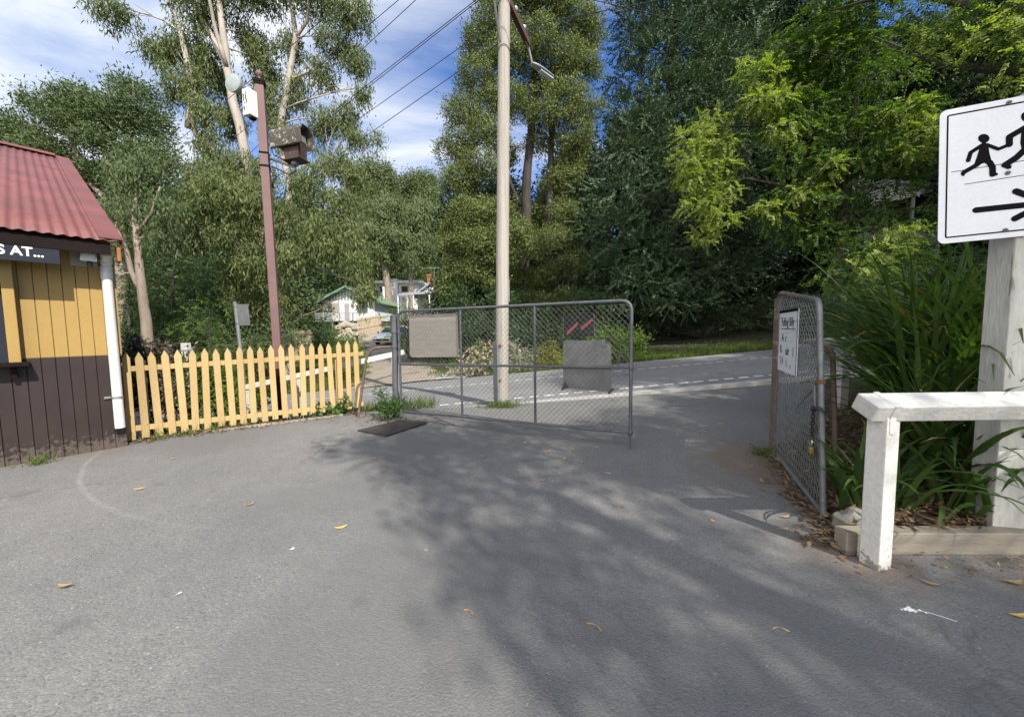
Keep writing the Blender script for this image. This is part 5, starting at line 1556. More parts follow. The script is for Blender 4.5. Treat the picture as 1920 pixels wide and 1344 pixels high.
# ------------------------------------------------------------------ tall gum behind the brown post
b0 = G(539, 716); Y1 = b0.y
tr1 = [
    ([b0 - Vector((0, 0, .3))] + P((536, 660, Y1), (531, 590, Y1), (515, 520, Y1), (492, 450, Y1), (472, 350, Y1), (455, 265, Y1), (437, 190, Y1), (425, 121, Y1), (413, 20, Y1), (405, -120, Y1 + .5), (400, -330, Y1)), [.36, .29, .25, .23, .2, .19, .175, .16, .15, .1, .08, .03]),
    (P((425, 121, Y1), (392, 60, Y1 + .3), (360, 0, Y1 + .5), (320, -110, Y1 + .6)), [.12, .1, .085, .03]),
    (P((425, 125, Y1 - .1), (404, 55, Y1 - .4), (388, -20, Y1 - .8), (370, -160, Y1 - 1)), [.09, .07, .05, .02]),
    (P((515, 525, Y1), (536, 440, Y1 + .5), (544, 350, Y1 + .7), (527, 280, Y1 + .7), (526, 235, Y1 + .7), (541, 150, Y1 + .8), (554, 71, Y1 + .8), (546, 0, Y1 + .9), (530, -130, Y1 + 1)), [.17, .15, .14, .135, .13, .12, .105, .075, .03]),
    (P((552, 75, Y1 + .8), (576, 40, Y1 + .7), (580, 0, Y1 + .6), (600, -80, Y1 + .5)), [.07, .06, .05, .02]),
    (P((352, 240, Y1 - .2), (361, 164, Y1 - .2), (338, 60, Y1 - .1), (318, 0, Y1), (290, -90, Y1)), [.11, .1, .085, .07, .03]),
    (P((470, 345, Y1), (420, 300, Y1 - .1), (365, 250, Y1 - .2), (360, 170, Y1 - .2)), [.09, .085, .085, .09]),
    (P((544, 350, Y1 + .6), (600, 320, Y1 + .1), (640, 330, Y1 - .4)), [.07, .05, .02]),
    (P((536, 440, Y1 + .4), (590, 500, Y1 - .6), (640, 520, Y1 - 1.4), (672, 530, Y1 - 1.8)), [.07, .055, .04, .02]),
]
cl1 = clump_px([(205, 8, 15, 45, 22), (240, 35, 15, 50, 32), (300, 20, 15, 50, 40), (285, 95, 14.5, 48, 40), (345, 85, 15.5, 42, 55), (325, 160, 14.3, 36, 38), (260, 130, 14.6, 25, 20), (385, 185, 15.4, 30, 42),
  (458, 70, 16, 40, 55), (470, 150, 15.5, 38, 45), (430, 20, 16, 36, 40), (492, 215, 15.4, 38, 40), (395, 120, 16, 25, 35),
  (330, 225, 14.5, 35, 35), (350, 290, 14.2, 48, 40), (312, 300, 15, 25, 35), (400, 270, 14.5, 45, 38), (420, 345, 14.1, 55, 45), (365, 370, 14.6, 45, 42), (450, 290, 14.3, 32, 42), (480, 370, 14.2, 42, 48), (430, 430, 14.4, 58, 40), (350, 440, 15, 42, 30),
  (600, 22, 15.5, 45, 35), (645, 55, 15.2, 32, 36), (575, 85, 15.6, 32, 34), (655, 120, 15.2, 20, 28), (620, 180, 15.3, 36, 40), (575, 190, 15.6, 30, 42), (645, 215, 15, 40, 20), (688, 222, 14.8, 13, 14), (520, 120, 15.8, 25, 45), (510, 30, 15.8, 28, 35),
  (600, 268, 14.6, 45, 38), (640, 300, 14.4, 30, 35), (575, 335, 14.4, 45, 48), (635, 372, 14.3, 38, 42), (520, 400, 14.3, 45, 50), (595, 420, 14, 55, 42), (655, 440, 14, 36, 42), (548, 470, 13.9, 46, 38), (612, 455, 13.8, 44, 28), (675, 495, 13.4, 30, 36), (680, 545, 13.1, 20, 24), (480, 480, 14.4, 42, 45), (535, 545, 14.3, 22, 26),
  (694, 530, 13.2, 12, 25), (530, 590, 14.5, 16, 22), (470, 560, 15.5, 40, 35), (440, 510, 15.6, 35, 40),
  (330, -70, 15, 80, 60), (430, -120, 15, 80, 70), (560, -90, 15.5, 80, 60), (640, -40, 15, 50, 40), (400, -260, 15, 120, 80)])
cl1 = [(c + np.array([-.09, 1.0, .08]) * 1.5 if c[2] > 7.5 and 0 < i else c, r) for i, (c, r) in enumerate(cl1)]
tree('gum_tree', 'tall pale barked gum with drooping leaves directly behind the brown post', b0, tr1, (gum_leaves([(c, r * .71) for c, r in cl1], 13.5, 28, 11, .2, .046, .2), 'gum_leaf'), 'gum_bark', cl1, nlimb=46, limb_r=.04)

# ------------------------------------------------------------------ older gum with a broken limb, left
Y2 = 12.6; b0 = at(279, 700, Y2); b0.z = gz(b0.x, b0.y) - .1
tr2 = [([b0] + P((277, 640, Y2), (268, 560, Y2), (262, 500, Y2), (258, 450, Y2), (250, 400, Y2 + .2), (258, 345, Y2 + .4)), [.22, .16, .135, .115, .1, .075, .025]),
       (P((265, 548, Y2), (246, 510, Y2 - .1), (238, 470, Y2 - .2), (225, 440, Y2 - .2), (215, 420, Y2 - .2)), [.09, .075, .055, .035, .012]),
       (P((246, 512, Y2 - .1), (232, 512, Y2 - .3)), [.03, .02]),
       (P((256, 440, Y2), (285, 400, Y2 - .2), (300, 350, Y2 - .3)), [.06, .045, .02])]
cl2 = clump_px([(235, 395, 12.8, 35, 28), (262, 330, 12.9, 40, 30), (300, 380, 12.4, 38, 30), (230, 310, 13.2, 35, 25), (290, 300, 13, 32, 28), (215, 445, 12.4, 22, 18), (305, 430, 12.4, 30, 25)])
tree('gum_tree', 'grey gum trunk with a snapped side limb behind the kiosk end of the fence', b0, tr2, (gum_leaves(cl2, 11, 24, 12, .18, .042, .18), 'gum_leaf_dark'), 'gum_bark_rough', cl2)

# spreading gum beyond the kiosk roof
Y3 = 23; b0 = at(228, 640, Y3); b0.z = gz(b0.x, b0.y) - .1
tr3 = [([b0] + P((228, 560, Y3), (226, 440, Y3), (222, 350, Y3), (210, 300, Y3), (175, 250, Y3), (140, 215, Y3)), [.4, .33, .27, .22, .16, .12, .04]),
       (P((222, 350, Y3), (240, 280, Y3), (255, 200, Y3), (248, 150, Y3)), [.16, .13, .1, .03]),
       (P((224, 400, Y3), (170, 345, Y3), (130, 255, Y3 - .3), (70, 235, Y3 - .5)), [.15, .13, .1, .04]),
       (P((222, 360, Y3), (275, 290, Y3 + .4), (310, 250, Y3 + .5)), [.12, .08, .03])]
cl3 = clump_px([(20, 240, 23, 45, 28), (60, 265, 22.8, 45, 25), (100, 205, 23, 50, 28), (150, 190, 23.3, 50, 28), (135, 235, 22.6, 45, 25), (195, 215, 23, 48, 35), (240, 215, 23, 36, 40), (228, 158, 23.4, 18, 16), (258, 180, 23.4, 34, 24), (185, 265, 22.6, 40, 25), (280, 235, 23.4, 32, 38), (90, 290, 22.5, 50, 25), (10, 300, 22.8, 50, 30), (300, 300, 23, 35, 40), (250, 290, 22.8, 35, 30), (190, 330, 23.4, 40, 30), (140, 320, 23, 45, 30), (250, 370, 23.4, 45, 40), (-60, 240, 23, 60, 50), (-130, 260, 23, 70, 70), (310, 380, 24, 40, 45)])
tree('gum_tree', 'spreading gum with flat leafy tiers rising above the red kiosk roof', b0, tr3, (wattle_leaves([(c, r * np.array([.82, .85, .7])) for c, r in cl3], 8, 30, 13, .22, .075, .3), 'gum_leaf_dark'), 'gum_bark_rough', cl3, limb_r=.07)

# ------------------------------------------------------------------ understorey and wood behind on the left
def simple(name, label, px, ybase, Y, spec, leaf, bark='dark_bark', r=.14, top=None, cat='tree', group=None, crown='crown', **kw):
    cl = clump_px(spec)
    b = at(px, ybase, Y); b.z = gz(b.x, b.y) - .1
    top = top or min(s[1] for s in spec)
    n = 4; t = at(px + random.uniform(-12, 12), top + 20, Y)
    pts = [b + (t - b) * (i / n) + Vector((random.uniform(-.1, .1), random.uniform(-.1, .1), 0)) * (i > 0) for i in range(n + 1)]
    rad = [r * (1 - .8 * i / n) for i in range(n + 1)]
    fn, args, mat = leaf
    return tree(name, label, b, [(pts, rad)], (fn(cl, *args), mat), bark, cl, cat=cat, group=group, crown=crown, **kw)

simple('wattle_tree', 'dark feathery wattle beside the grey gum trunk above the pickets', 330, 690, 17,
  [(300, 470, 17.5, 42, 34), (345, 500, 17.2, 45, 36), (330, 550, 17, 52, 36), (290, 560, 17, 38, 45), (385, 545, 16.8, 42, 36), (345, 610, 16.6, 55, 32), (290, 620, 16.8, 40, 35), (400, 600, 16.6, 35, 36), (390, 470, 17.8, 36, 34)],
  (spray_leaves, (20, 21, .6, 6, .12, .035, .3), 'wattle_leaf'))
simple('wattle_tree', 'dense dark wattle between the kiosk corner and the grey gum trunk', 232, 690, 16,
  [(235, 500, 16, 30, 40), (240, 570, 15.6, 32, 42), (225, 630, 15.4, 36, 42), (255, 640, 15.2, 30, 30), (215, 450, 16.4, 36, 36)],
  (spray_leaves, (20, 22, .6, 6, .12, .035, .3), 'wattle_leaf'))
simple('shrub', 'light green feathery shrub above the white marker post', 385, 690, 12.5,
  [(372, 600, 12.6, 26, 22), (400, 585, 12.6, 24, 24), (385, 630, 12.3, 32, 22), (345, 625, 12.6, 22, 18)], (spray_leaves, (16, 23, .4, 6, .09, .028, .2), 'shrub_leaf'), r=.06, cat='shrub', crown='foliage')
for i, (px, Y, w, top, label) in enumerate([(60, 34, 150, 330, 'dark tree wall behind the kiosk roof'), (250, 37, 120, 400, 'shadowed tree far behind the grey gum trunk'), (395, 38, 120, 390, 'shadowed tree far behind the street sign'), (520, 40, 105, 420, 'shadowed tree far behind the brown post'), (620, 58, 80, 470, 'shadowed tree behind the green roofed cottage')]):
    spec = []
    for k in range(16):
        f = k / 15
        spec.append((px + random.uniform(-.8, .8) * w * (1 - .4 * f), 640 - (640 - top) * f, Y + random.uniform(-2, 2), w * random.uniform(.3, .45), 42 * random.uniform(.8, 1.2)))
    simple('forest_tree', label, px, 660, Y, spec, (wattle_leaves, (3.2, 34, 30 + i, .36, .16, .5), 'gum_leaf_dark' if i % 2 else 'wattle_leaf'), r=.35, group='trees in the wood on the left')

# ------------------------------------------------------------------ distant trees in the middle
far = [
 ('rounded olive tree standing above the white flat roofed house', 705, 62, [(700, 330, 62, 28, 24), (680, 350, 62, 26, 28), (725, 355, 62, 25, 30), (700, 385, 61, 40, 32), (680, 420, 60, 38, 35), (720, 425, 60, 36, 35), (690, 465, 60, 42, 32), (735, 470, 60, 30, 30), (700, 505, 60, 40, 24)]),
 ('olive tree with gaps of sky in the middle distance left of the blackwood', 785, 66, [(775, 350, 66, 26, 20), (800, 355, 66, 24, 26), (765, 385, 66, 30, 28), (805, 400, 65, 32, 34), (775, 430, 64, 36, 32), (815, 450, 64, 30, 36), (760, 465, 64, 36, 26), (800, 495, 64, 40, 24), (745, 500, 64, 30, 22)]),
 ('shorter dark tree behind the grey gabled house', 840, 60, [(835, 420, 60, 26, 30), (850, 460, 60, 28, 34), (840, 500, 60, 34, 30), (870, 490, 60, 26, 40), (800, 530, 60, 50, 20)]),
]
for i, (label, px, Y, spec) in enumerate(far):
    simple('distant_tree', label, px, 560, Y, spec, (wattle_leaves, (2.8, 34, 50 + i, .36, .16, .5), 'far_leaf' if i < 2 else 'gum_leaf_dark'), 'grey_bark', .3)
# bare pale trunks by the white house
for (p0, p1, p2, Y, r, label) in (((727, 546), (722, 505), (715, 470), 50, .55, 'thick pale trunk rising in front of the white house'), ((770, 548), (771, 515), (776, 484), 50, .4, 'bent pale trunk standing between the two white houses')):
    pts = P((*p0, Y), (*p1, Y), (*p2, Y), (p2[0] + 4, p2[1] - 60, Y + 1)); b = pts[0].copy(); b.z = gz(b.x, b.y) - .2
    cl = clump_px([(p2[0] - 14, p2[1] - 40, Y - 1, 26, 22), (p2[0] + 16, p2[1] - 30, Y - 1, 24, 20), (p2[0], p2[1] - 75, Y, 28, 26), (p2[0] + 22, p2[1] - 90, Y, 22, 22), (p2[0] - 4, p2[1] - 8, Y - 2, 16, 12)])
    tree('gum_tree', label, b, [([b] + pts, [r, r * .85, r * .7, r * .5, r * .15])], (gum_leaves(cl, 3.5, 26, 61, .42, .13, .5), 'far_leaf'), 'gum_bark_rough', cl)
simple('pine_tree', 'small bright green conifer behind the brick chimney', 800, 545, 56, [(797, 500, 56, 11, 16), (797, 518, 56, 16, 14), (799, 534, 56, 20, 12)], (spray_leaves, (5, 62, .8, 5, .3, .1, .2), 'shrub_leaf'), r=.2)

# ------------------------------------------------------------------ blackwood behind the pole
Y9 = 17; b0 = at(986, 625, Y9); b0.z = gz(b0.x, b0.y) - .1
tr9 = [([b0] + P((984, 520, Y9), (986, 420, Y9), (988, 330, Y9 + .2), (996, 250, Y9 + .3), (1005, 120, Y9 + .3), (1000, 0, Y9 + .3), (1000, -150, Y9)), [.3, .26, .23, .2, .17, .13, .1, .03]),
       (P((1022, 600, Y9), (1026, 480, Y9 + .2), (1031, 360, Y9 + .3), (1034, 260, Y9 + .4), (1052, 150, Y9 + .5), (1062, 40, Y9 + .5)), [.17, .16, .15, .12, .08, .03]),
       (P((975, 385, Y9), (955, 340, Y9 - .2), (940, 260, Y9 - .3), (925, 160, Y9 - .3)), [.09, .08, .06, .025]),
       (P((984, 470, Y9), (940, 400, Y9 - .3), (890, 350, Y9 - .6)), [.09, .07, .025]),
       (P((1031, 350, Y9 + .3), (1060, 290, Y9 + .3), (1095, 210, Y9 + .4)), [.07, .055, .02])]
cl9 = clump_px([(1005, -10, 17, 60, 40), (935, 30, 17, 45, 40), (1060, 20, 17.2, 50, 45), (1100, 60, 17.4, 36, 36), (900, 80, 17, 38, 32), (1000, 75, 16.4, 50, 34), (955, 110, 16.5, 42, 36), (1065, 110, 16.8, 45, 34), (1105, 125, 17.2, 24, 26), (895, 150, 16.6, 40, 36), (1020, 150, 17.6, 40, 26), (940, 185, 16.3, 42, 32), (1060, 175, 16.7, 42, 30), (1090, 210, 17, 34, 32), (870, 215, 16.6, 38, 32), (915, 245, 16.2, 42, 32), (1030, 215, 16.6, 42, 24), (1080, 260, 17, 38, 28), (855, 275, 16.6, 36, 32), (985, 195, 17.4, 35, 30), (1015, 265, 17.5, 30, 24), (900, 310, 16.2, 42, 30), (862, 340, 16.4, 42, 34), (950, 290, 17.6, 25, 24), (1070, 320, 17.6, 32, 32),
  (880, 400, 15.8, 48, 34), (935, 395, 16.2, 36, 24), (965, 435, 15.4, 46, 30), (1005, 460, 15.2, 36, 28), (900, 455, 15.6, 48, 30), (850, 440, 16, 36, 36), (950, 480, 15.5, 42, 24), (870, 500, 16, 40, 30), (840, 530, 16.4, 30, 30), (920, 520, 16, 38, 24), (1045, 345, 17.6, 34, 26), (1055, 400, 17.2, 36, 28), (1010, 400, 18.2, 26, 22), (1040, 450, 16.6, 38, 26), (1070, 500, 16.4, 38, 26), (1020, 515, 16.4, 34, 22), (980, 520, 16.6, 34, 22), (1000, 565, 16.4, 40, 22), (1060, 560, 16.4, 36, 24), (1000, -90, 17, 90, 60), (1060, -60, 17, 70, 50), (930, -50, 17, 60, 40), (1000, -190, 17, 70, 60)])
tree('blackwood_tree', 'tall olive blackwood in rounded leafy billows right behind the power pole', b0, tr9, (wattle_leaves([(c, r * np.array([.88, .9, .76])) for c, r in cl9], 27, 32, 14, .105, .04, .12), 'blackwood_leaf'), 'dark_bark', cl9, limb_r=.05, nlimb=36)

# ------------------------------------------------------------------ dark cypress
Y10 = 20; b0 = at(1250, 620, Y10); b0.z = gz(b0.x, b0.y) - .1
tr10 = [([b0] + P((1252, 500, Y10), (1256, 300, Y10), (1262, 100, Y10), (1268, -120, Y10), (1270, -400, Y10)), [.45, .4, .33, .25, .17, .04])]
c10 = [(1070, 420, 21, 36, 40), (1062, 350, 21, 34, 40), (1085, 480, 20, 36, 40), (1075, 300, 21.5, 26, 30)]
for (px, py, Y, rx, rz) in [(1225, 20, 19.5, 60, 36), (1300, 40, 19, 60, 40), (1370, 30, 19.5, 55, 45), (1190, 75, 19.5, 36, 30), (1255, 95, 18.6, 60, 34), (1330, 120, 18.4, 60, 36), (1400, 110, 19, 45, 45), (1195, 150, 19, 45, 26), (1270, 175, 18.2, 60, 32), (1350, 200, 18.2, 55, 38), (1165, 205, 19, 40, 24), (1220, 235, 18, 60, 32), (1300, 262, 17.8, 60, 34), (1135, 265, 18.6, 40, 22), (1190, 295, 17.6, 60, 30), (1260, 330, 17.4, 60, 34), (1110, 325, 18.2, 42, 22), (1165, 360, 17.2, 60, 32), (1235, 400, 17, 60, 36), (1095, 390, 17.8, 42, 24), (1140, 430, 16.8, 60, 34), (1210, 470, 16.6, 60, 36), (1085, 460, 17.4, 42, 28), (1130, 505, 16.6, 55, 32), (1200, 535, 16.4, 60, 32), (1080, 530, 16.8, 48, 28), (1280, 500, 17.4, 55, 45), (1270, 565, 16.8, 60, 26), (1370, 300, 19, 60, 50), (1350, 400, 19, 60, 60), (1400, 460, 19.5, 60, 60), (1340, 520, 18.6, 60, 50), (1400, 220, 20, 50, 50), (1240, -60, 20, 90, 50), (1340, -60, 20, 80, 50), (1290, -160, 20, 90, 70), (1280, -290, 20, 70, 80)]:
    c10.append((px, py, Y, rx * .85, rz * .8))
cl10 = clump_px(c10)
tree('cypress_tree', 'dark blue green cypress with upswept feathery boughs right of the blackwood', b0, tr10, (spray_leaves([(c, r * np.array([1.15, 1.1, .82])) for c, r in cl10], 26, 15, .8, 9, .15, .05, -.05, .55, .45, .5), 'cypress_leaf'), 'dark_bark', cl10, limb_r=.07)

# ------------------------------------------------------------------ ash trees on the right
cl11 = clump_px([(1335, 232, 14.5, 30, 16), (1300, 258, 14.4, 32, 14), (1345, 270, 14.3, 36, 16), (1290, 300, 14.4, 34, 15), (1345, 315, 14.2, 38, 16), (1300, 340, 14.3, 38, 16), (1355, 358, 14.2, 32, 16), (1315, 385, 14.2, 38, 16), (1350, 412, 14.1, 34, 15), (1320, 440, 14.2, 26, 12)])
Y12 = 13.5; b0 = at(1572, 625, Y12); b0.z = gz(b0.x, b0.y) - .1
tr12 = [([b0] + P((1568, 540, Y12), (1574, 460, Y12), (1584, 380, Y12), (1592, 290, Y12), (1604, 180, Y12), (1630, 60, Y12 - .3), (1650, -60, Y12 - .5)), [.27, .22, .2, .18, .15, .11, .07, .03]),
        (P((1584, 380, Y12), (1540, 300, Y12 + .3), (1490, 220, Y12 + .5), (1450, 150, Y12 + .6)), [.12, .09, .06, .02]),
        (P((1592, 300, Y12), (1650, 240, Y12 - .5), (1710, 220, Y12 - 1)), [.09, .07, .02])]
cl12 = clump_px([(1430, 140, 14, 38, 16), (1475, 165, 14, 44, 17), (1525, 145, 13.8, 44, 18), (1440, 190, 13.8, 44, 16), (1500, 205, 13.6, 46, 17), (1555, 195, 13.6, 44, 18), (1465, 240, 13.8, 46, 17), (1530, 255, 13.4, 46, 18), (1590, 240, 13.2, 44, 20), (1645, 225, 12.8, 46, 18), (1700, 208, 12.4, 44, 18), (1740, 245, 12, 40, 20), (1660, 275, 12.6, 44, 18), (1610, 305, 13, 40, 18), (1560, 312, 13.2, 44, 18), (1500, 300, 13.6, 46, 18), (1440, 388, 13.8, 24, 15), (1500, 365, 13.6, 44, 18), (1640, 400, 13, 40, 18), (1720, 410, 12.4, 36, 18), (1690, 340, 12.6, 40, 18), (1550, 375, 13.2, 40, 18), (1700, 295, 12.2, 44, 18), (1480, 420, 13.8, 44, 18), (1535, 440, 13.4, 40, 18), (1600, 100, 13, 54, 22), (1540, 90, 13.4, 50, 20), (1660, 140, 12.6, 50, 22), (1480, 100, 13.8, 50, 20), (1640, 30, 12.8, 64, 26), (1560, 30, 13.2, 54, 26), (1650, -60, 12.8, 80, 40)])
tr12.append((P((1590, 300, Y12), (1500, 250, Y12 + .3), (1420, 235, Y12 + .6), (1340, 240, Y12 + .8)), [.09, .07, .05, .015]))
tr12.append((P((1582, 400, Y12), (1480, 350, Y12 + .3), (1400, 335, Y12 + .5), (1320, 350, Y12 + .7)), [.08, .06, .04, .012]))
tree('ash_tree', 'broad yellow green ash with a dark leaning trunk left of the children sign', b0, tr12, (spray_leaves(cl12, 34, 17, .42, 7, .11, .046, .3, .9, .7, .75), 'ash_leaf'), 'dark_bark', cl12 + cl11, limb_r=.035, nlimb=28)
ash = [o for o in bpy.data.objects if o.name.startswith('ash_tree')][-1]
cl_lit = cl11 + clump_px([(1425, 135, 13.6, 34, 15), (1440, 188, 13.4, 40, 15), (1468, 245, 13.3, 30, 12), (1560, 312, 12.7, 22, 10), (1505, 362, 13.1, 24, 12), (1440, 390, 13.4, 24, 14), (1700, 206, 12, 34, 12), (1715, 285, 11.8, 34, 13), (1740, 240, 11.6, 30, 14), (1660, 470, 9.9, 36, 14), (1700, 440, 10, 34, 13), (1640, 500, 9.7, 34, 12)])  # sunlit clumps that get the lighter leaf colour
V, F = spray_leaves(cl_lit, 34, 117, .4, 7, .11, .046, .3, .9, .7, .75); o = array_mesh('lit_leaves', V, F, 'ash_lit_leaf', ash); o['label'] = 'ash leaves painted in a lighter sunlit yellow green'

# lower ash growth before the grey house
simple('ash_sapling', 'low bright ash growth under the verandah of the half hidden house', 1680, 600, 10.5,
  [(1640, 440, 10.6, 36, 20), (1690, 450, 10.4, 38, 20), (1600, 475, 10.8, 36, 22), (1650, 485, 10.2, 42, 22), (1715, 490, 10, 36, 22), (1740, 450, 10, 30, 22), (1610, 525, 10.2, 42, 24), (1670, 530, 9.8, 40, 24), (1560, 520, 11, 36, 26), (1560, 575, 10.8, 40, 22), (1620, 575, 9.6, 40, 20)],
  (spray_leaves, (26, 18, .36, 6, .1, .042, .3), 'ash_leaf'), r=.06, cat='sapling')

# overhanging tree at upper right, trunk outside the frame
b0 = Vector((13.2, 6.6, gz(13.2, 6.6) - .1))
tr13 = [([b0, b0 + Vector((-.3, .1, 2.5)), b0 + Vector((-.7, .3, 5)), b0 + Vector((-1.2, .7, 8)), b0 + Vector((-1.5, 1.2, 11))], [.32, .28, .24, .16, .04]),
        ([b0 + Vector((-.5, .2, 3.8)), at(1900, 130, 8.6), at(1770, 125, 9.6), at(1640, 70, 11)], [.14, .1, .06, .02]),
        ([b0 + Vector((-.8, .4, 5.6)), at(1850, 20, 9), at(1700, -20, 10), at(1560, 20, 11.5)], [.14, .1, .06, .02])]
lit = P((1430, 140, 14), (1440, 190, 13.8), (1475, 165, 14), (1465, 240, 13.8), (1560, 312, 13.2), (1500, 365, 13.6), (1440, 388, 13.8), (1700, 208, 12.4), (1660, 275, 12.6), (1700, 295, 12.2), (1740, 245, 12), (1650, 485, 10.2), (1690, 450, 10.4), (1600, 230, 12.8), (1530, 205, 13.2), (1620, 180, 13), (1560, 150, 13.6))
sun_spots = [np.array(c) for c, _ in cl11] + [np.array(q) for q in lit] + [np.array(q) for q in P((1130, 430, 16.8), (1190, 295, 17.6), (1165, 360, 17.2), (1110, 325, 18.2), (1095, 390, 17.8), (1135, 265, 18.6), (1220, 235, 18), (1200, 150, 19), (1260, 95, 18.6), (1160, 650, 13.5), (1190, 640, 13.6), (1000, 690, 13.4), (1040, 670, 13.5))]
cl13 = clump_px([(1790, 20, 9.2, 60, 26), (1870, 30, 8.6, 55, 26), (1920, 90, 8.2, 45, 28), (1850, 95, 8.8, 45, 20), (1720, 15, 9.8, 55, 28), (1780, 80, 9.4, 45, 18), (1700, 80, 10, 45, 22), (1640, 110, 10.6, 36, 18), (1470, 20, 12.4, 55, 30), (1410, 55, 13, 36, 26), (1800, -60, 9, 90, 45), (1900, -40, 8.4, 70, 45), (1680, -60, 10, 90, 45), (1550, -40, 11.5, 80, 40), (1980, 40, 8, 60, 60), (2050, -60, 8, 90, 80), (1920, 170, 8.6, 36, 14)])
cl13 = let_sun(cl13, sun_spots)
over = 'ash boughs overhanging the top of the picture above the children sign'
tree('ash_tree', 'ash boughs overhanging the top of the picture above the children sign', b0, tr13, (spray_leaves(cl13, 18, 19, .4, 6, .1, .04, .3, .9, .7, .6), 'ash_leaf'), 'dark_bark', cl13, limb_r=.035)

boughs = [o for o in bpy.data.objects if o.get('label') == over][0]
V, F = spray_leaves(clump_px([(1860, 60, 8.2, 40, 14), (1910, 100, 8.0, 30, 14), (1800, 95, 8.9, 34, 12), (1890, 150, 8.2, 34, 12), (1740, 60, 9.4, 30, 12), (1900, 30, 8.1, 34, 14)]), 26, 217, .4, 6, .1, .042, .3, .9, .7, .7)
array_mesh('lit_leaves', V, F, 'ash_lit_leaf', boughs)['label'] = 'overhanging ash leaves painted in the lighter sunlit green'  # backlit look put into the lighter leaf colour
# deep wood behind
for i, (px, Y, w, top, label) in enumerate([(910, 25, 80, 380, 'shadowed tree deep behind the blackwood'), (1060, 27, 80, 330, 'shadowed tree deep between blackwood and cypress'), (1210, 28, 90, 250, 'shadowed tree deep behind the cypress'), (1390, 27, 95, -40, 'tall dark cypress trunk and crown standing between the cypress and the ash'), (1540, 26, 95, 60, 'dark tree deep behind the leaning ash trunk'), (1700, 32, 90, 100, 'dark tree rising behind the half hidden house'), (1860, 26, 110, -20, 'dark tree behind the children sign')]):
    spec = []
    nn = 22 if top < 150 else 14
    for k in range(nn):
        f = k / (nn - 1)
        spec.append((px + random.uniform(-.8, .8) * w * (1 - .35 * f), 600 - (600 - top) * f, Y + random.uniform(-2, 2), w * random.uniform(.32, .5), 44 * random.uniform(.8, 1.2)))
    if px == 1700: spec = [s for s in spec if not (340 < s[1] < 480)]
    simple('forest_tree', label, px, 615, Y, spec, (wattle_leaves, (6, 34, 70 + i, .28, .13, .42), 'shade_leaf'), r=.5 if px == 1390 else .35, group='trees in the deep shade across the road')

# ------------------------------------------------------------------ shrubs across the road
def shrub(label, spec, fn, args, mat, name='shrub', blossoms=None, r=.04, cat='shrub'):
    cl = clump_px(spec); c = sum((Vector(c) for c, _ in cl), Vector()) / len(cl)
    b = Vector((c.x, c.y, gz(c.x, c.y) - .03)); root = thing(name, b, label, cat)
    mb = MB()
    for q, rad in cl:
        for _ in range(3):
            d = Vector(rand_dirs(1)[0]); e = Vector(q) + Vector((d.x * rad[0], d.y * rad[1], abs(d.z) * rad[2])) * .7
            pl = limb_pts(b + Vector((random.uniform(-.12, .12), random.uniform(-.12, .12), 0)), e, .08, 4); mb.tube(pl, [r * (1 - .8 * k / 4) for k in range(5)], 5)
    mb.build('stem', 'dark_bark', root, True, fix=False)
    V, F = fn(cl, *args); array_mesh('foliage', V, F, mat, root)
    if blossoms:
        n, L, W, m2 = blossoms
        P_, O_ = sprig_points(cl, n, 5, 0)
        P_ = np.repeat(P_ + O_ * .04, 5, 0) + rng.normal(size=(len(P_) * 5, 3)) * .02; D = rand_dirs(len(P_))
        V, F = leaf_quads(P_, D, perp(D), np.full(len(P_), L), np.full(len(P_), W)); array_mesh('blossom', V, F, m2, root)['kind'] = 'stuff'
    return root
shrub('low silvery shrub with white blossom left of the pole foot', [(975, 674, 13.4, 28, 26), (950, 688, 13.3, 28, 22), (990, 695, 13.2, 20, 16), (955, 662, 13.6, 24, 18)], wattle_leaves, (22, 16, 81, .08, .035, .1), 'silver_leaf', blossoms=(16, .05, .04, 'petal'))
shrub('flowering shrub with pink and white blossom seen through the gate mesh', [(893, 682, 13.5, 34, 26), (862, 698, 13.4, 24, 18), (918, 668, 13.6, 26, 22), (925, 695, 13.3, 24, 18), (905, 660, 13.8, 22, 16)], wattle_leaves, (18, 16, 82, .09, .035, .1), 'shrub_leaf', 'flowering_shrub', blossoms=(26, .07, .05, 'petal'))
shrub('yellow green rounded shrub between the pole and the metal board', [(1030, 668, 13.6, 28, 24), (1050, 685, 13.4, 28, 20), (1012, 688, 13.5, 18, 18)], wattle_leaves, (26, 16, 83, .08, .035, .1), 'yellow_shrub_leaf')
shrub('leafy green shrub behind the free end of the wide gate', [(1140, 630, 13.6, 30, 22), (1165, 650, 13.5, 34, 24), (1190, 640, 13.6, 20, 24), (1185, 672, 13.4, 22, 18), (1145, 668, 13.4, 24, 18)], wattle_leaves, (24, 16, 84, .11, .045, .12), 'shrub_leaf')
shrub('dark laurel like shrub behind the pole in deep shade', [(900, 610, 15, 40, 32), (955, 625, 14.8, 36, 28), (1010, 620, 15, 36, 30), (1065, 630, 15, 36, 32), (990, 580, 15.4, 40, 28), (860, 560, 15.4, 30, 28), (1080, 580, 15.6, 40, 30), (1130, 575, 15.8, 40, 30), (940, 570, 15.5, 40, 30)], wattle_leaves, (12, 22, 85, .12, .045, .16), 'wattle_leaf', r=.05)
shrub('bright drooping shrub between the white car and the plywood board', [(775, 580, 20, 36, 14), (745, 600, 20, 24, 16), (790, 598, 19.6, 34, 18), (760, 625, 19.8, 26, 16), (820, 590, 19.6, 28, 18), (742, 630, 20, 14, 12)], spray_leaves, (11, 86, .5, 6, .14, .045, .35), 'shrub_leaf')
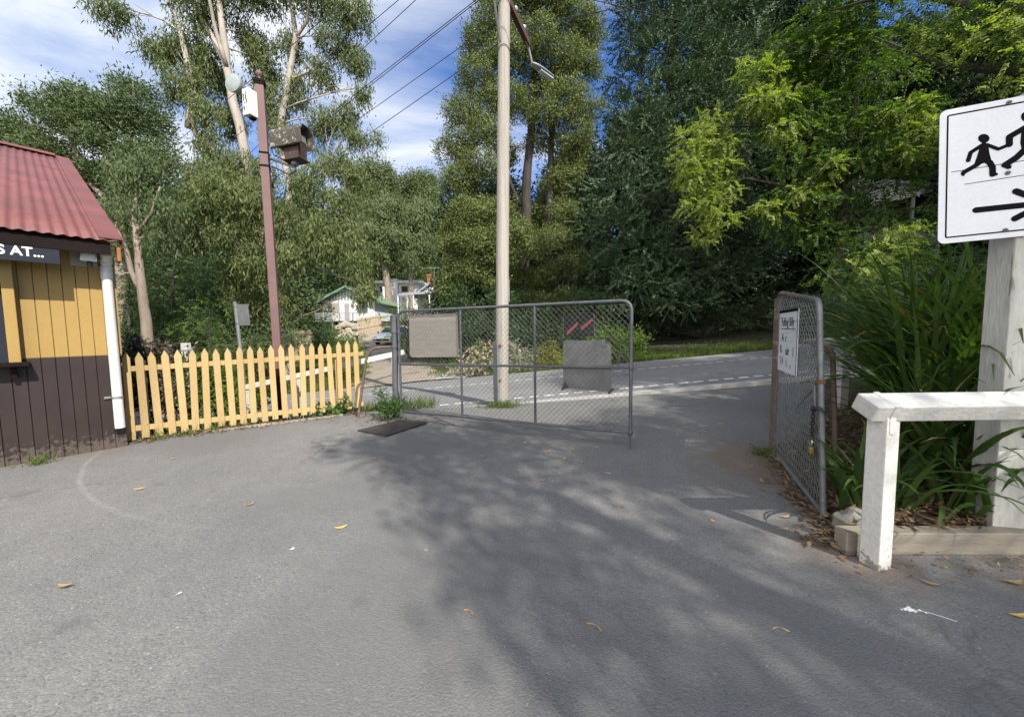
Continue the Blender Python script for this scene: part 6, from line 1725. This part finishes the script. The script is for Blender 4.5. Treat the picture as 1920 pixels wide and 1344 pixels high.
shrub('dark bushy shrub behind the plywood board', [(850, 610, 18.6, 36, 28), (810, 640, 18.8, 36, 26), (870, 650, 18, 30, 22), (770, 650, 19, 24, 18)], wattle_leaves, (10, 22, 87, .14, .055, .18), 'wattle_leaf')
shrub('green bush below the cottage verandah', [(600, 630, 27, 20, 18), (622, 640, 26.6, 18, 16), (585, 650, 26.6, 24, 18), (610, 612, 28, 16, 12)], wattle_leaves, (7, 22, 88, .18, .07, .2), 'wattle_leaf')
shrub('climbing bush over the stones beneath the cottage', [(650, 640, 26, 18, 10), (664, 660, 25.5, 14, 10), (640, 662, 25.5, 20, 10)], wattle_leaves, (8, 22, 89, .16, .06, .18), 'shrub_leaf')
shrub('dusty leafy shrub behind the pickets left of the sloping white barrier', [(470, 660, 13, 30, 26), (500, 640, 13.4, 26, 26), (440, 650, 13.6, 30, 30), (560, 640, 14, 22, 22)], wattle_leaves, (13, 20, 90, .11, .045, .14), 'gum_leaf_dark')
shrub('bronze leaved shrub crowded behind the kiosk end of the pickets', [(262, 668, 6.7, 24, 32), (292, 680, 6.75, 26, 34), (325, 690, 6.9, 26, 34), (290, 740, 6.6, 34, 32), (335, 745, 6.8, 32, 32), (255, 720, 6.5, 20, 34)], wattle_leaves, (50, 14, 91, .1, .04, .08), 'bronze_leaf', r=.014)
shrub('green leafy shrub behind the pickets beside the marker post', [(375, 705, 7.0, 28, 30), (410, 715, 7.1, 28, 30), (445, 725, 7.2, 26, 26), (390, 755, 6.9, 34, 26), (440, 760, 7.0, 34, 22), (480, 745, 7.2, 20, 22)], wattle_leaves, (60, 14, 92, .09, .036, .08), 'shrub_leaf', r=.014)
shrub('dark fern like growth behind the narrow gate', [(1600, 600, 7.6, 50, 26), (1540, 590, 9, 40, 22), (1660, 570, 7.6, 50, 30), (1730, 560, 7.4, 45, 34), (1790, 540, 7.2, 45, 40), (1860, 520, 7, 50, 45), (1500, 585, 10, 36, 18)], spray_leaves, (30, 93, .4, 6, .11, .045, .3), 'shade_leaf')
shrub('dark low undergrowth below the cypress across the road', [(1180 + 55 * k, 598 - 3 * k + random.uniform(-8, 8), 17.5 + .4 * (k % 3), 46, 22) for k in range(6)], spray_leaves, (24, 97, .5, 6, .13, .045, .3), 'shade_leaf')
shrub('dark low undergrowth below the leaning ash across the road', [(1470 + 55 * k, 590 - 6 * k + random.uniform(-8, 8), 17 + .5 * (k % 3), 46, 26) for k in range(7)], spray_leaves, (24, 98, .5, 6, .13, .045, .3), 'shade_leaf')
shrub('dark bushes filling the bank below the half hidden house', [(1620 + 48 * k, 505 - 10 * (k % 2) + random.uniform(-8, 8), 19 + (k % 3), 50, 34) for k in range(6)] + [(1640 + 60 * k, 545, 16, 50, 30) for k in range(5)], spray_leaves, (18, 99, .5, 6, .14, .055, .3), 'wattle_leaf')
# weeds by the gate post and the fence foot
shrub('leafy green weed growing at the foot of the gate post', [(735, 768, 6.05, 19, 13), (722, 750, 6.1, 11, 13), (750, 760, 6.1, 10, 15), (718, 772, 6.05, 10, 7), (712, 735, 6.1, 6, 9)], wattle_leaves, (130, 7, 94, .075, .026, .05), 'weed_leaf', 'weed', None, .006, 'weed')
shrub('broad leaved weed sprouting through the right end of the pickets', [(625, 768, 6.55, 16, 11), (602, 774, 6.45, 14, 8), (640, 760, 6.6, 10, 14)], wattle_leaves, (110, 6, 95, .1, .05, .05), 'weed_leaf', 'weed', None, .006, 'weed')

# ------------------------------------------------------------------ strappy plants in the bed
def strap_plant(pos, n, L, W, label, lean=0., seed=0, tag_group='strappy plants in the bed'):
    r = np.random.default_rng(seed)
    az = r.uniform(0, 2 * math.pi, n); el = np.clip(r.normal(1.2, .2, n), .5, 1.52)
    ln = L * r.uniform(.55, 1.15, n); dr = r.uniform(.25, 1.15, n); wd = W * r.uniform(.7, 1.2, n)
    b = np.array(pos) + np.stack([r.normal(size=n) * .06, r.normal(size=n) * .06, np.zeros(n)], 1)
    h = np.stack([np.cos(az), np.sin(az), np.zeros(n)], 1); h[:, 0] -= lean; 
    S = unit(np.cross(h, np.array([0, 0, 1.]))); S = unit(S + np.array([0, 0, 1.]) * r.normal(size=(n, 1)) * .25)
    k = 8; V = []
    p = b.copy(); ang = el.copy(); step = ln / k
    for i in range(k + 1):
        t = i / k
        w = wd * np.where(t < .15, .75, 1) * (1 - max(0, t - .5) / .5 * .94) * .5
        V.append(np.stack([p - S * w[:, None], p + np.array([0, 0, 0]) - 0 * S, p + S * w[:, None]], 1))
        d = h * np.cos(ang)[:, None] + np.array([0, 0, 1.]) * np.sin(ang)[:, None]
        V[-1][:, 1] += unit(np.cross(S, d)) * (-.22 * w)[:, None]
        p = p + d * step[:, None]; ang = ang - dr * (1.9 / k) * (.4 + 1.3 * t)
    V = np.stack(V, 1)   # n,k+1,3,3
    idx = np.arange(n * (k + 1) * 3).reshape(n, k + 1, 3)
    F = np.concatenate([np.stack([idx[:, :-1, j], idx[:, 1:, j], idx[:, 1:, j + 1], idx[:, :-1, j + 1]], -1).reshape(-1, 4) for j in (0, 1)])
    o = array_mesh('strap_plant', V.reshape(-1, 3), F, 'strap_leaf', None, True)
    return tag(o, label, 'plant', tag_group)
spots = []
r_ = np.random.default_rng(5)
for (x, y, L, n) in [(2.72, 3.05, 1.3, 90), (2.95, 3.4, 1.55, 110), (3.25, 3.75, 1.65, 110), (3.3, 3.15, 1.6, 110), (3.7, 3.5, 1.65, 110), (3.6, 2.98, 1.5, 100), (4.1, 3.2, 1.55, 100), (3.9, 3.95, 1.65, 90), (4.4, 3.7, 1.6, 90), (2.95, 2.78, 1.1, 80), (3.3, 2.7, 1.0, 60), (3.75, 2.74, 1.05, 60), (4.1, 2.8, 1.2, 70), (4.5, 3.0, 1.3, 70), (2.6, 2.66, .8, 44), (2.45, 2.7, .65, 26), (3.5, 4.3, 1.5, 80), (4.2, 4.4, 1.5, 80), (3.05, 2.5, .66, 30), (3.5, 2.46, .66, 30), (3.95, 2.48, .75, 34)]:
    spots.append((x, y, L, n))
wordy = {0: 'strappy green plant leaning over the narrow gate latch', 1: 'tall strappy plant just behind the narrow gate hoop', 9: 'strappy plant rising behind the end of the low white barrier', 14: 'small strappy plant arching beside the low barrier post', 15: 'small strappy tuft between the rock and the barrier post', 18: 'short strappy tuft right of the barrier post behind the sleeper', 19: 'short strappy tuft at the foot of the sign post', 20: 'short strappy tuft at the picture edge behind the sleeper'}
for i, (x, y, L, n) in enumerate(spots):
    if L > 1: x += (1.05 if y > 4 else .85 if y > 3.3 else .72 if x < 3.4 else .34) if y > 2.9 else .34; L *= 1.08
    else: x += .08
    lab = wordy.get(i) or ('tall dense strappy plant filling the back of the bed behind the sign post' if y > 3.0 else 'strappy plant crowding under the barrier rail around the sign post')
    strap_plant((x, y, gz(x, y) - .02), n, L, .05 if L > 1 else .046, lab, .0, 100 + i)

# ------------------------------------------------------------------ trees behind the viewer whose shade falls on the asphalt
ch_ = math.cos(EL) / math.sin(EL)
def cast(x, y, h): return np.array([x + SAZ.x * ch_ * h, y + SAZ.y * ch_ * h, h])
blobs = [(-2.05, 4.75, .42), (-1.75, 5.2, .45), (-1.2, 5.3, .5), (-1.45, 4.55, .42), (-1.15, 4.0, .36), (-1.1, 4.75, .5), (-.55, 5.0, .5), (-.55, 4.35, .36), (-.75, 3.6, .34), (-.72, 3.15, .26), (-.25, 4.7, .4), (.1, 5.3, .45), (.7, 5.3, .45), (1.2, 5.5, .45), (-1.6, 5.75, .4), (-.6, 5.7, .45),
         (-.25, 3.75, .25), (.25, 4.3, .32), (.75, 4.5, .35), (.0, 3.3, .25), (-.3, 2.75, .3), (-.35, 2.3, .25), (.0, 2.45, .35), (.35, 2.8, .25), (-.1, 1.95, .26), (.25, 2.05, .32), (.15, 1.65, .22), (.55, 1.75, .3), (.5, 1.35, .2), (.85, 1.45, .28), (.65, 2.35, .3), (1.0, 2.0, .26), (1.2, 2.5, .3), (.95, 1.05, .22), (1.25, 1.15, .25), (1.45, 1.6, .25), (1.65, 2.1, .22), (1.0, 3.1, .25), (1.45, 3.0, .22), (1.7, 2.6, .26), (.45, 3.7, .25), (.9, 3.9, .22), (1.7, 3.7, .25), (2.1, 3.4, .25), (1.75, 1.2, .24), (2.1, 1.5, .24), (2.4, 1.1, .24), (2.0, .95, .24), (1.5, .8, .22), (2.6, 1.7, .2), (2.9, 1.3, .25), (.75, .8, .2)]
r_ = np.random.default_rng(21)
for _ in range(46):
    blobs.append((r_.uniform(1.3, 5.2), r_.uniform(4.3, 6.9), r_.uniform(.3, .5)))
for _ in range(16):
    blobs.append((r_.uniform(1.0, 2.3), r_.uniform(3.7, 4.6), r_.uniform(.2, .34)))
for _ in range(26):
    blobs.append((r_.uniform(1.3, 4.2), r_.uniform(.75, 1.9), r_.uniform(.18, .3)))
cs = []
for (x, y, r) in blobs:
    h = r_.uniform(7.5, 10.5)
    cs.append((cast(x, y, h), np.array([r, r, r * .8])))
def shade_tree(label, base, cl, seed, n_leaf=60, dens=17):
    b = Vector((base[0], base[1], gz(*base) - .1)); top = sum((Vector(c) for c, _ in cl), Vector()) / len(cl)
    pts = [b, b.lerp(Vector((top.x, top.y, top.z * .6)), .5) + Vector((.3, .2, 1)), Vector((top.x, top.y, top.z * .9))]
    return tree('shade_gum', label, b, [(pts, [.35, .24, .1])], (gum_leaves(cl, dens, 12, seed, .16, .05, .16), 'gum_leaf_dark'), 'gum_bark', cl, limb_r=.014)
near_sun = [np.array(q) for q in ((2.15, 2.1, .95), (2.6, 2.1, 1.0), (3.1, 2.1, 1.0), (3.6, 2.1, 1.0), (2.1, 2.1, .4), (2.1, 2.1, .7), (3.1, 2.33, 1.25), (3.1, 2.33, 1.5), (2.7, 2.25, .15), (3.3, 2.25, .15), (3.4, 3.2, 1.4), (3.8, 3.5, 1.6), (3.0, 2.9, 1.0))]
cs = let_sun(cs, near_sun, .45, .14)
for (x, y, r) in [(1.3, 3.9, .3), (1.65, 3.75, .26), (1.1, 4.2, .3), (1.6, 4.15, .3), (2.0, 3.6, .22), (.9, 4.0, .25), (1.9, 4.0, .25)]:
    cs.append((cast(x, y, r_.uniform(7.5, 10)), np.array([r, r, r * .8])))
for q in (spx(160, 300), spx(300, 560), spx(480, 300), spx(480, 800), spx(250, 900), spx(400, 1150), spx(650, 500), spx(700, 900), spx(650, 200), spx(200, 1150)):
    cs.append((np.array(q) + np.array(SUN) * r_.uniform(9, 12), np.array([.24, .24, .2])))
lo = [c for c in cs if c[0][0] < 6.6]; hi = [c for c in cs if c[0][0] >= 6.6]
shade_tree('gum behind the viewer whose crown dapples the asphalt near the middle', (6.2, -5.4), lo, 31)
shade_tree('gum right of the viewer whose crown shades the driveway mouth', (9.0, -2.2), hi, 32)
# added unseen canopy: leaf clumps set along sun rays to shade chosen targets
blk = []
dark_targets = [c for c, _ in cl12] + [np.array(q) for q in P(*[(px, py, 16 + .4 * k) for k, (px, py) in enumerate([(1010, 560), (1060, 520), (1060, 590), (1110, 560), (1120, 600), (1170, 540), (1180, 600), (1230, 500), (1240, 570), (1290, 520), (1290, 590), (1340, 480), (1350, 560), (1400, 420), (1400, 520), (1400, 590), (1450, 470), (1460, 560), (1520, 520), (1520, 590), (1580, 480), (1580, 560), (1640, 560), (1640, 590), (1250, 440), (1300, 450), (1380, 340), (1410, 270), (1380, 180), (1370, 100), (1420, 330), (1330, 130)])])] + [np.array(q) for q in P((1640, 430, 27), (1680, 400, 27), (1720, 410, 27), (1760, 380, 27), (1650, 370, 26), (1720, 350, 26), (1600, 450, 26), (1700, 460, 24), (1780, 440, 24), (1640, 480, 24), (1850, 420, 22), (1880, 360, 22), (1800, 520, 20), (1880, 500, 20), (1720, 520, 20))]
for q in dark_targets:
    for t in (random.uniform(15, 17.5), random.uniform(18, 20.5)):
        c = np.array(q) + np.array(SUN) * t
        x2, y2 = project(c)
        if c[1] > .5 and -60 < x2 < 1980 and y2 > -120: continue
        r = random.uniform(.85, 1.15); blk.append((c + rand_dirs(1)[0] * .4, np.array([r, r, r * .8])))
blk = let_sun(blk, sun_spots + near_sun, .8)
b = Vector((19, 2.5, gz(19, 2.5) - .1)); cc_ = sum((Vector(c) for c, _ in blk), Vector()) / len(blk)
tree('shade_tree', 'unseen leaf canopy added beyond the right edge to shade the ash', b, [([b, b + Vector((-.5, .2, 6)), Vector((cc_.x + 2, cc_.y - .5, cc_.z * .9))], [.6, .45, .15])], (wattle_leaves(blk, 9, 22, 77, .2, .1, .3), 'shade_leaf'), 'dark_bark', blk, nlimb=20, limb_r=.05)
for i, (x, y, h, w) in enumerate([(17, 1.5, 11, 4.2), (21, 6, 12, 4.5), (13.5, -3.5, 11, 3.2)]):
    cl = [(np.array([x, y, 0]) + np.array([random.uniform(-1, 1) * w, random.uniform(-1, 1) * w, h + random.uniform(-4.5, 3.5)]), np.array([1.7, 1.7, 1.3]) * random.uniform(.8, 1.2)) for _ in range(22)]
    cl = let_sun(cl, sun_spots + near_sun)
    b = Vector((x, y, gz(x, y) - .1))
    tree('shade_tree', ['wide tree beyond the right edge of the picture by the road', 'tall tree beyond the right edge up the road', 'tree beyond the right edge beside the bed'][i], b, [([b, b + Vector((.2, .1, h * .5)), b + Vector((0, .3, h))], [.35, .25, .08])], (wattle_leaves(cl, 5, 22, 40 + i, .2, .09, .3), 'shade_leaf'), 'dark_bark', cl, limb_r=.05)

# ------------------------------------------------------------------ fallen leaves and litter
def leaf_thing(px, py, L, ang, mat, label, group='fallen leaves on the asphalt', curl=.25):
    L *= .85
    p = G(px, py); n = 7
    d = Vector((math.cos(ang), math.sin(ang), 0)); s = Vector((-d.y, d.x, 0)); mb = MB()
    vs, W = [], L * .17
    for i in range(n + 1):
        t = i / n; w = W * math.sin(math.pi * min(1, t * .96 + .04)) ** .8 + .0008
        c = p + d * ((t - .5) * L) + s * (L * curl * (t - .5) ** 2 * 2) + ZU * (.012 + L * .22 * (t - .5) ** 2)
        vs += [c - s * w + ZU * .004, c, c + s * w + ZU * .004]
    fs = []
    for i in range(n):
        for j in (0, 1): fs.append((3 * i + j, 3 * i + 3 + j, 3 * i + 4 + j, 3 * i + 1 + j))
    mb.add(vs, fs); o = mb.build('fallen_leaf', mat, None, True, fix=False)
    return tag(o, label, 'leaf', group)
for a in [(120, 1102, .1, .1, 'tan_leaf', 'tan folded leaf alone on the sunlit asphalt at lower left'), (262, 919, .09, .6, 'yellow_leaf', 'yellow leaf inside the scraped arc near the kiosk'), (640, 992, .11, .5, 'yellow_leaf', 'yellow leaf at the sunlit edge of the big tree shadow'),
          (801, 1040, .09, 1.9, 'yellow_leaf', 'first of two upright yellow crescents in the shadow, the smaller one'), (839, 1042, .1, 1.2, 'orange_leaf', 'second of two upright crescents in the shadow, the orange one'), (895, 1107, .055, .7, 'yellow_leaf', 'tiny yellow crescent leaf above the orange leaf'), (880, 1152, .08, 2.5, 'orange_leaf', 'broad orange leaf on the asphalt below the tiny crescent'),
          (1162, 1150, .1, 2.0, 'yellow_leaf', 'forked pale leaf scrap in the lower middle of the asphalt'), (1115, 1180, .1, 2.4, 'orange_leaf', 'rust coloured leaf below the forked leaf scrap'), (1463, 1185, .085, 2.9, 'yellow_leaf', 'thin yellow leaf lying in the pale sun streak'), (1455, 1330, .11, 2.6, 'yellow_leaf', 'thin yellow leaf at the bottom edge of the picture'), (1160, 952, .11, 2.7, 'litter_leaf', 'curled grey brown bark strip in front of the gates'),
          (1475, 972, .1, .3, 'tan_leaf', 'pale tan leaf beside the narrow gate stile'), (1470, 996, .11, .1, 'tan_leaf', 'long tan leaf in the soil wash near the narrow gate'), (1905, 1096, .12, -.05, 'tan_leaf', 'long tan bark strip below the sleeper at the right edge'), (1745, 1098, .09, -.6, 'tan_leaf', 'thin tan twig leaf at the barrier post foot'), (1912, 1159, .09, 0, 'yellow_leaf', 'yellow leaf at the right edge of the picture'),
          (700, 862, .1, .3, 'tan_leaf', 'tan leaf in the shadow below the steel plate'), (715, 818, .11, .2, 'tan_leaf', 'tan leaf touching the steel plate corner'), (770, 808, .12, .1, 'tan_leaf', 'tan leaf just below the right edge of the steel plate')]:
    leaf_thing(*a)
for (px, py) in [(1075, 845), (1050, 891), (1058, 862), (1140, 890), (1018, 903), (930, 838), (985, 832), (1270, 817), (1275, 799), (1350, 795), (1310, 767), (1395, 748), (905, 858), (1090, 868), (470, 948), (325, 862), (560, 830), (1120, 840), (1240, 812), (1030, 848), (1330, 918), (1337, 980)]:
    leaf_thing(px, py, random.uniform(.05, .09), random.uniform(0, 3), random.choice(['tan_leaf', 'yellow_leaf', 'tan_leaf']), 'tiny dry leaf scattered on the asphalt around the gates', 'tiny dry leaves around the gates')
# bird dropping and gum spots
for (px, py, s, label) in [(1705, 1147, .0345, 'white splashed dropping with a thin trail right of the soil wash'), (548, 1033, .02, 'white dropping on the asphalt left of the yellow leaf'), (336, 1117, .014, 'small white dropping on the sunlit lower left asphalt')]:
    p = G(px, py); mb = MB()
    for k in range(12):
        d = abs(random.gauss(0, 1)) * s * .8 if k else 0; an = random.uniform(0, 6.28); q = s * (.5 if k == 0 else random.uniform(.08, .26))
        c = p + Vector((math.cos(an) * d, math.sin(an) * d, .0165 + k * .0003))
        mb.add([c + Vector((math.cos(t) * q * random.uniform(.6, 1.3), math.sin(t) * q * random.uniform(.6, 1.3), 0)) for t in np.linspace(0, 6.28, 15)[:-1]], [tuple(range(14))])
    if s > .034: mb.tube([p + Vector((.02 + .02 * i, -.008 - .006 * i - .0012 * i * i, .018)) for i in range(7)], .0009, 4)
    tag(mb.build('bird_dropping', 'letter_white', fix=False), label, 'dropping')
def litter(fn, n, seed, L=.09):
    r = np.random.default_rng(seed); x, y = fn(r, n); z = ground(x, y) + r.uniform(.012, .05, len(x))
    D = unit(np.stack([r.normal(size=len(x)), r.normal(size=len(x)), r.normal(size=len(x)) * .22], 1)); up_ = unit(np.array([0, 0, 1.]) + r.normal(size=(len(x), 3)) * .35)
    return leaf_quads(np.stack([x, y, z], 1), D, unit(np.cross(D, up_)), L * r.uniform(.4, 1.2, len(x)), np.full(len(x), .022) * r.uniform(.6, 1.3, len(x)))
def lit_bed(r, n):
    y = r.uniform(2.35, 4.9, n); x = bed_x(y) + r.uniform(-.1, 1.0, n) ** 1.0 + r.normal(size=n) * .07
    return x, y
V, F = litter(lit_bed, 5200, 3)
def lit_gate(r, n):
    t = r.uniform(0, 1, n); x = na.x + (fa_.x - na.x) * t; y = na.y + (fa_.y - na.y) * t; return x + r.normal(size=n) * .1, y + r.normal(size=n) * .1
V2, F2 = litter(lit_gate, 420, 4)
def lit_fence(r, n):
    t = r.uniform(0, 1, n); x = -5.23 + 2.49 * t; y = 5.135 + 1.655 * t; o = r.normal(size=n) * .08 - .1; return x - Fn.x * o, y - Fn.y * o
V3, F3 = litter(lit_fence, 520, 5)
def lit_log(r, n):
    return r.uniform(1.9, 4.4, n), 2.16 + r.normal(size=n) * .07
V4, F4 = litter(lit_log, 120, 6, .045)
def lit_plate(r, n):
    return -1.95 + r.normal(size=n) * .5, 6.05 + r.normal(size=n) * .22
V5, F5 = litter(lit_plate, 160, 7, .07)
off = 0; Vs, Fs = [], []
for v, f in ((V, F), (V2, F2), (V3, F3), (V4, F4), (V5, F5)):
    Vs.append(v); Fs.append(f + off); off += len(v)
o = array_mesh('leaf_litter', np.concatenate(Vs), np.concatenate(Fs), 'litter_leaf'); o['kind'] = 'stuff'; o['label'] = 'dry brown leaf litter along the fence, gates and bed'
def tufts(r, n):
    cx_ = [(-5.45, 4.2), (-5.0, 5.2), (-4.5, 5.55), (-4.25, 5.75), (2.78, 4.05), (2.95, 3.7), (-4.75, 5.4)]
    k = r.integers(0, len(cx_), n); c = np.array(cx_)[k]; return c[:, 0] + r.normal(size=n) * .06, c[:, 1] + r.normal(size=n) * .06
V, F = blades(tufts, 420, .17, .012, 9, .6)
array_mesh('wall_grass', V, F, 'grass_blade')['kind'] = 'stuff'
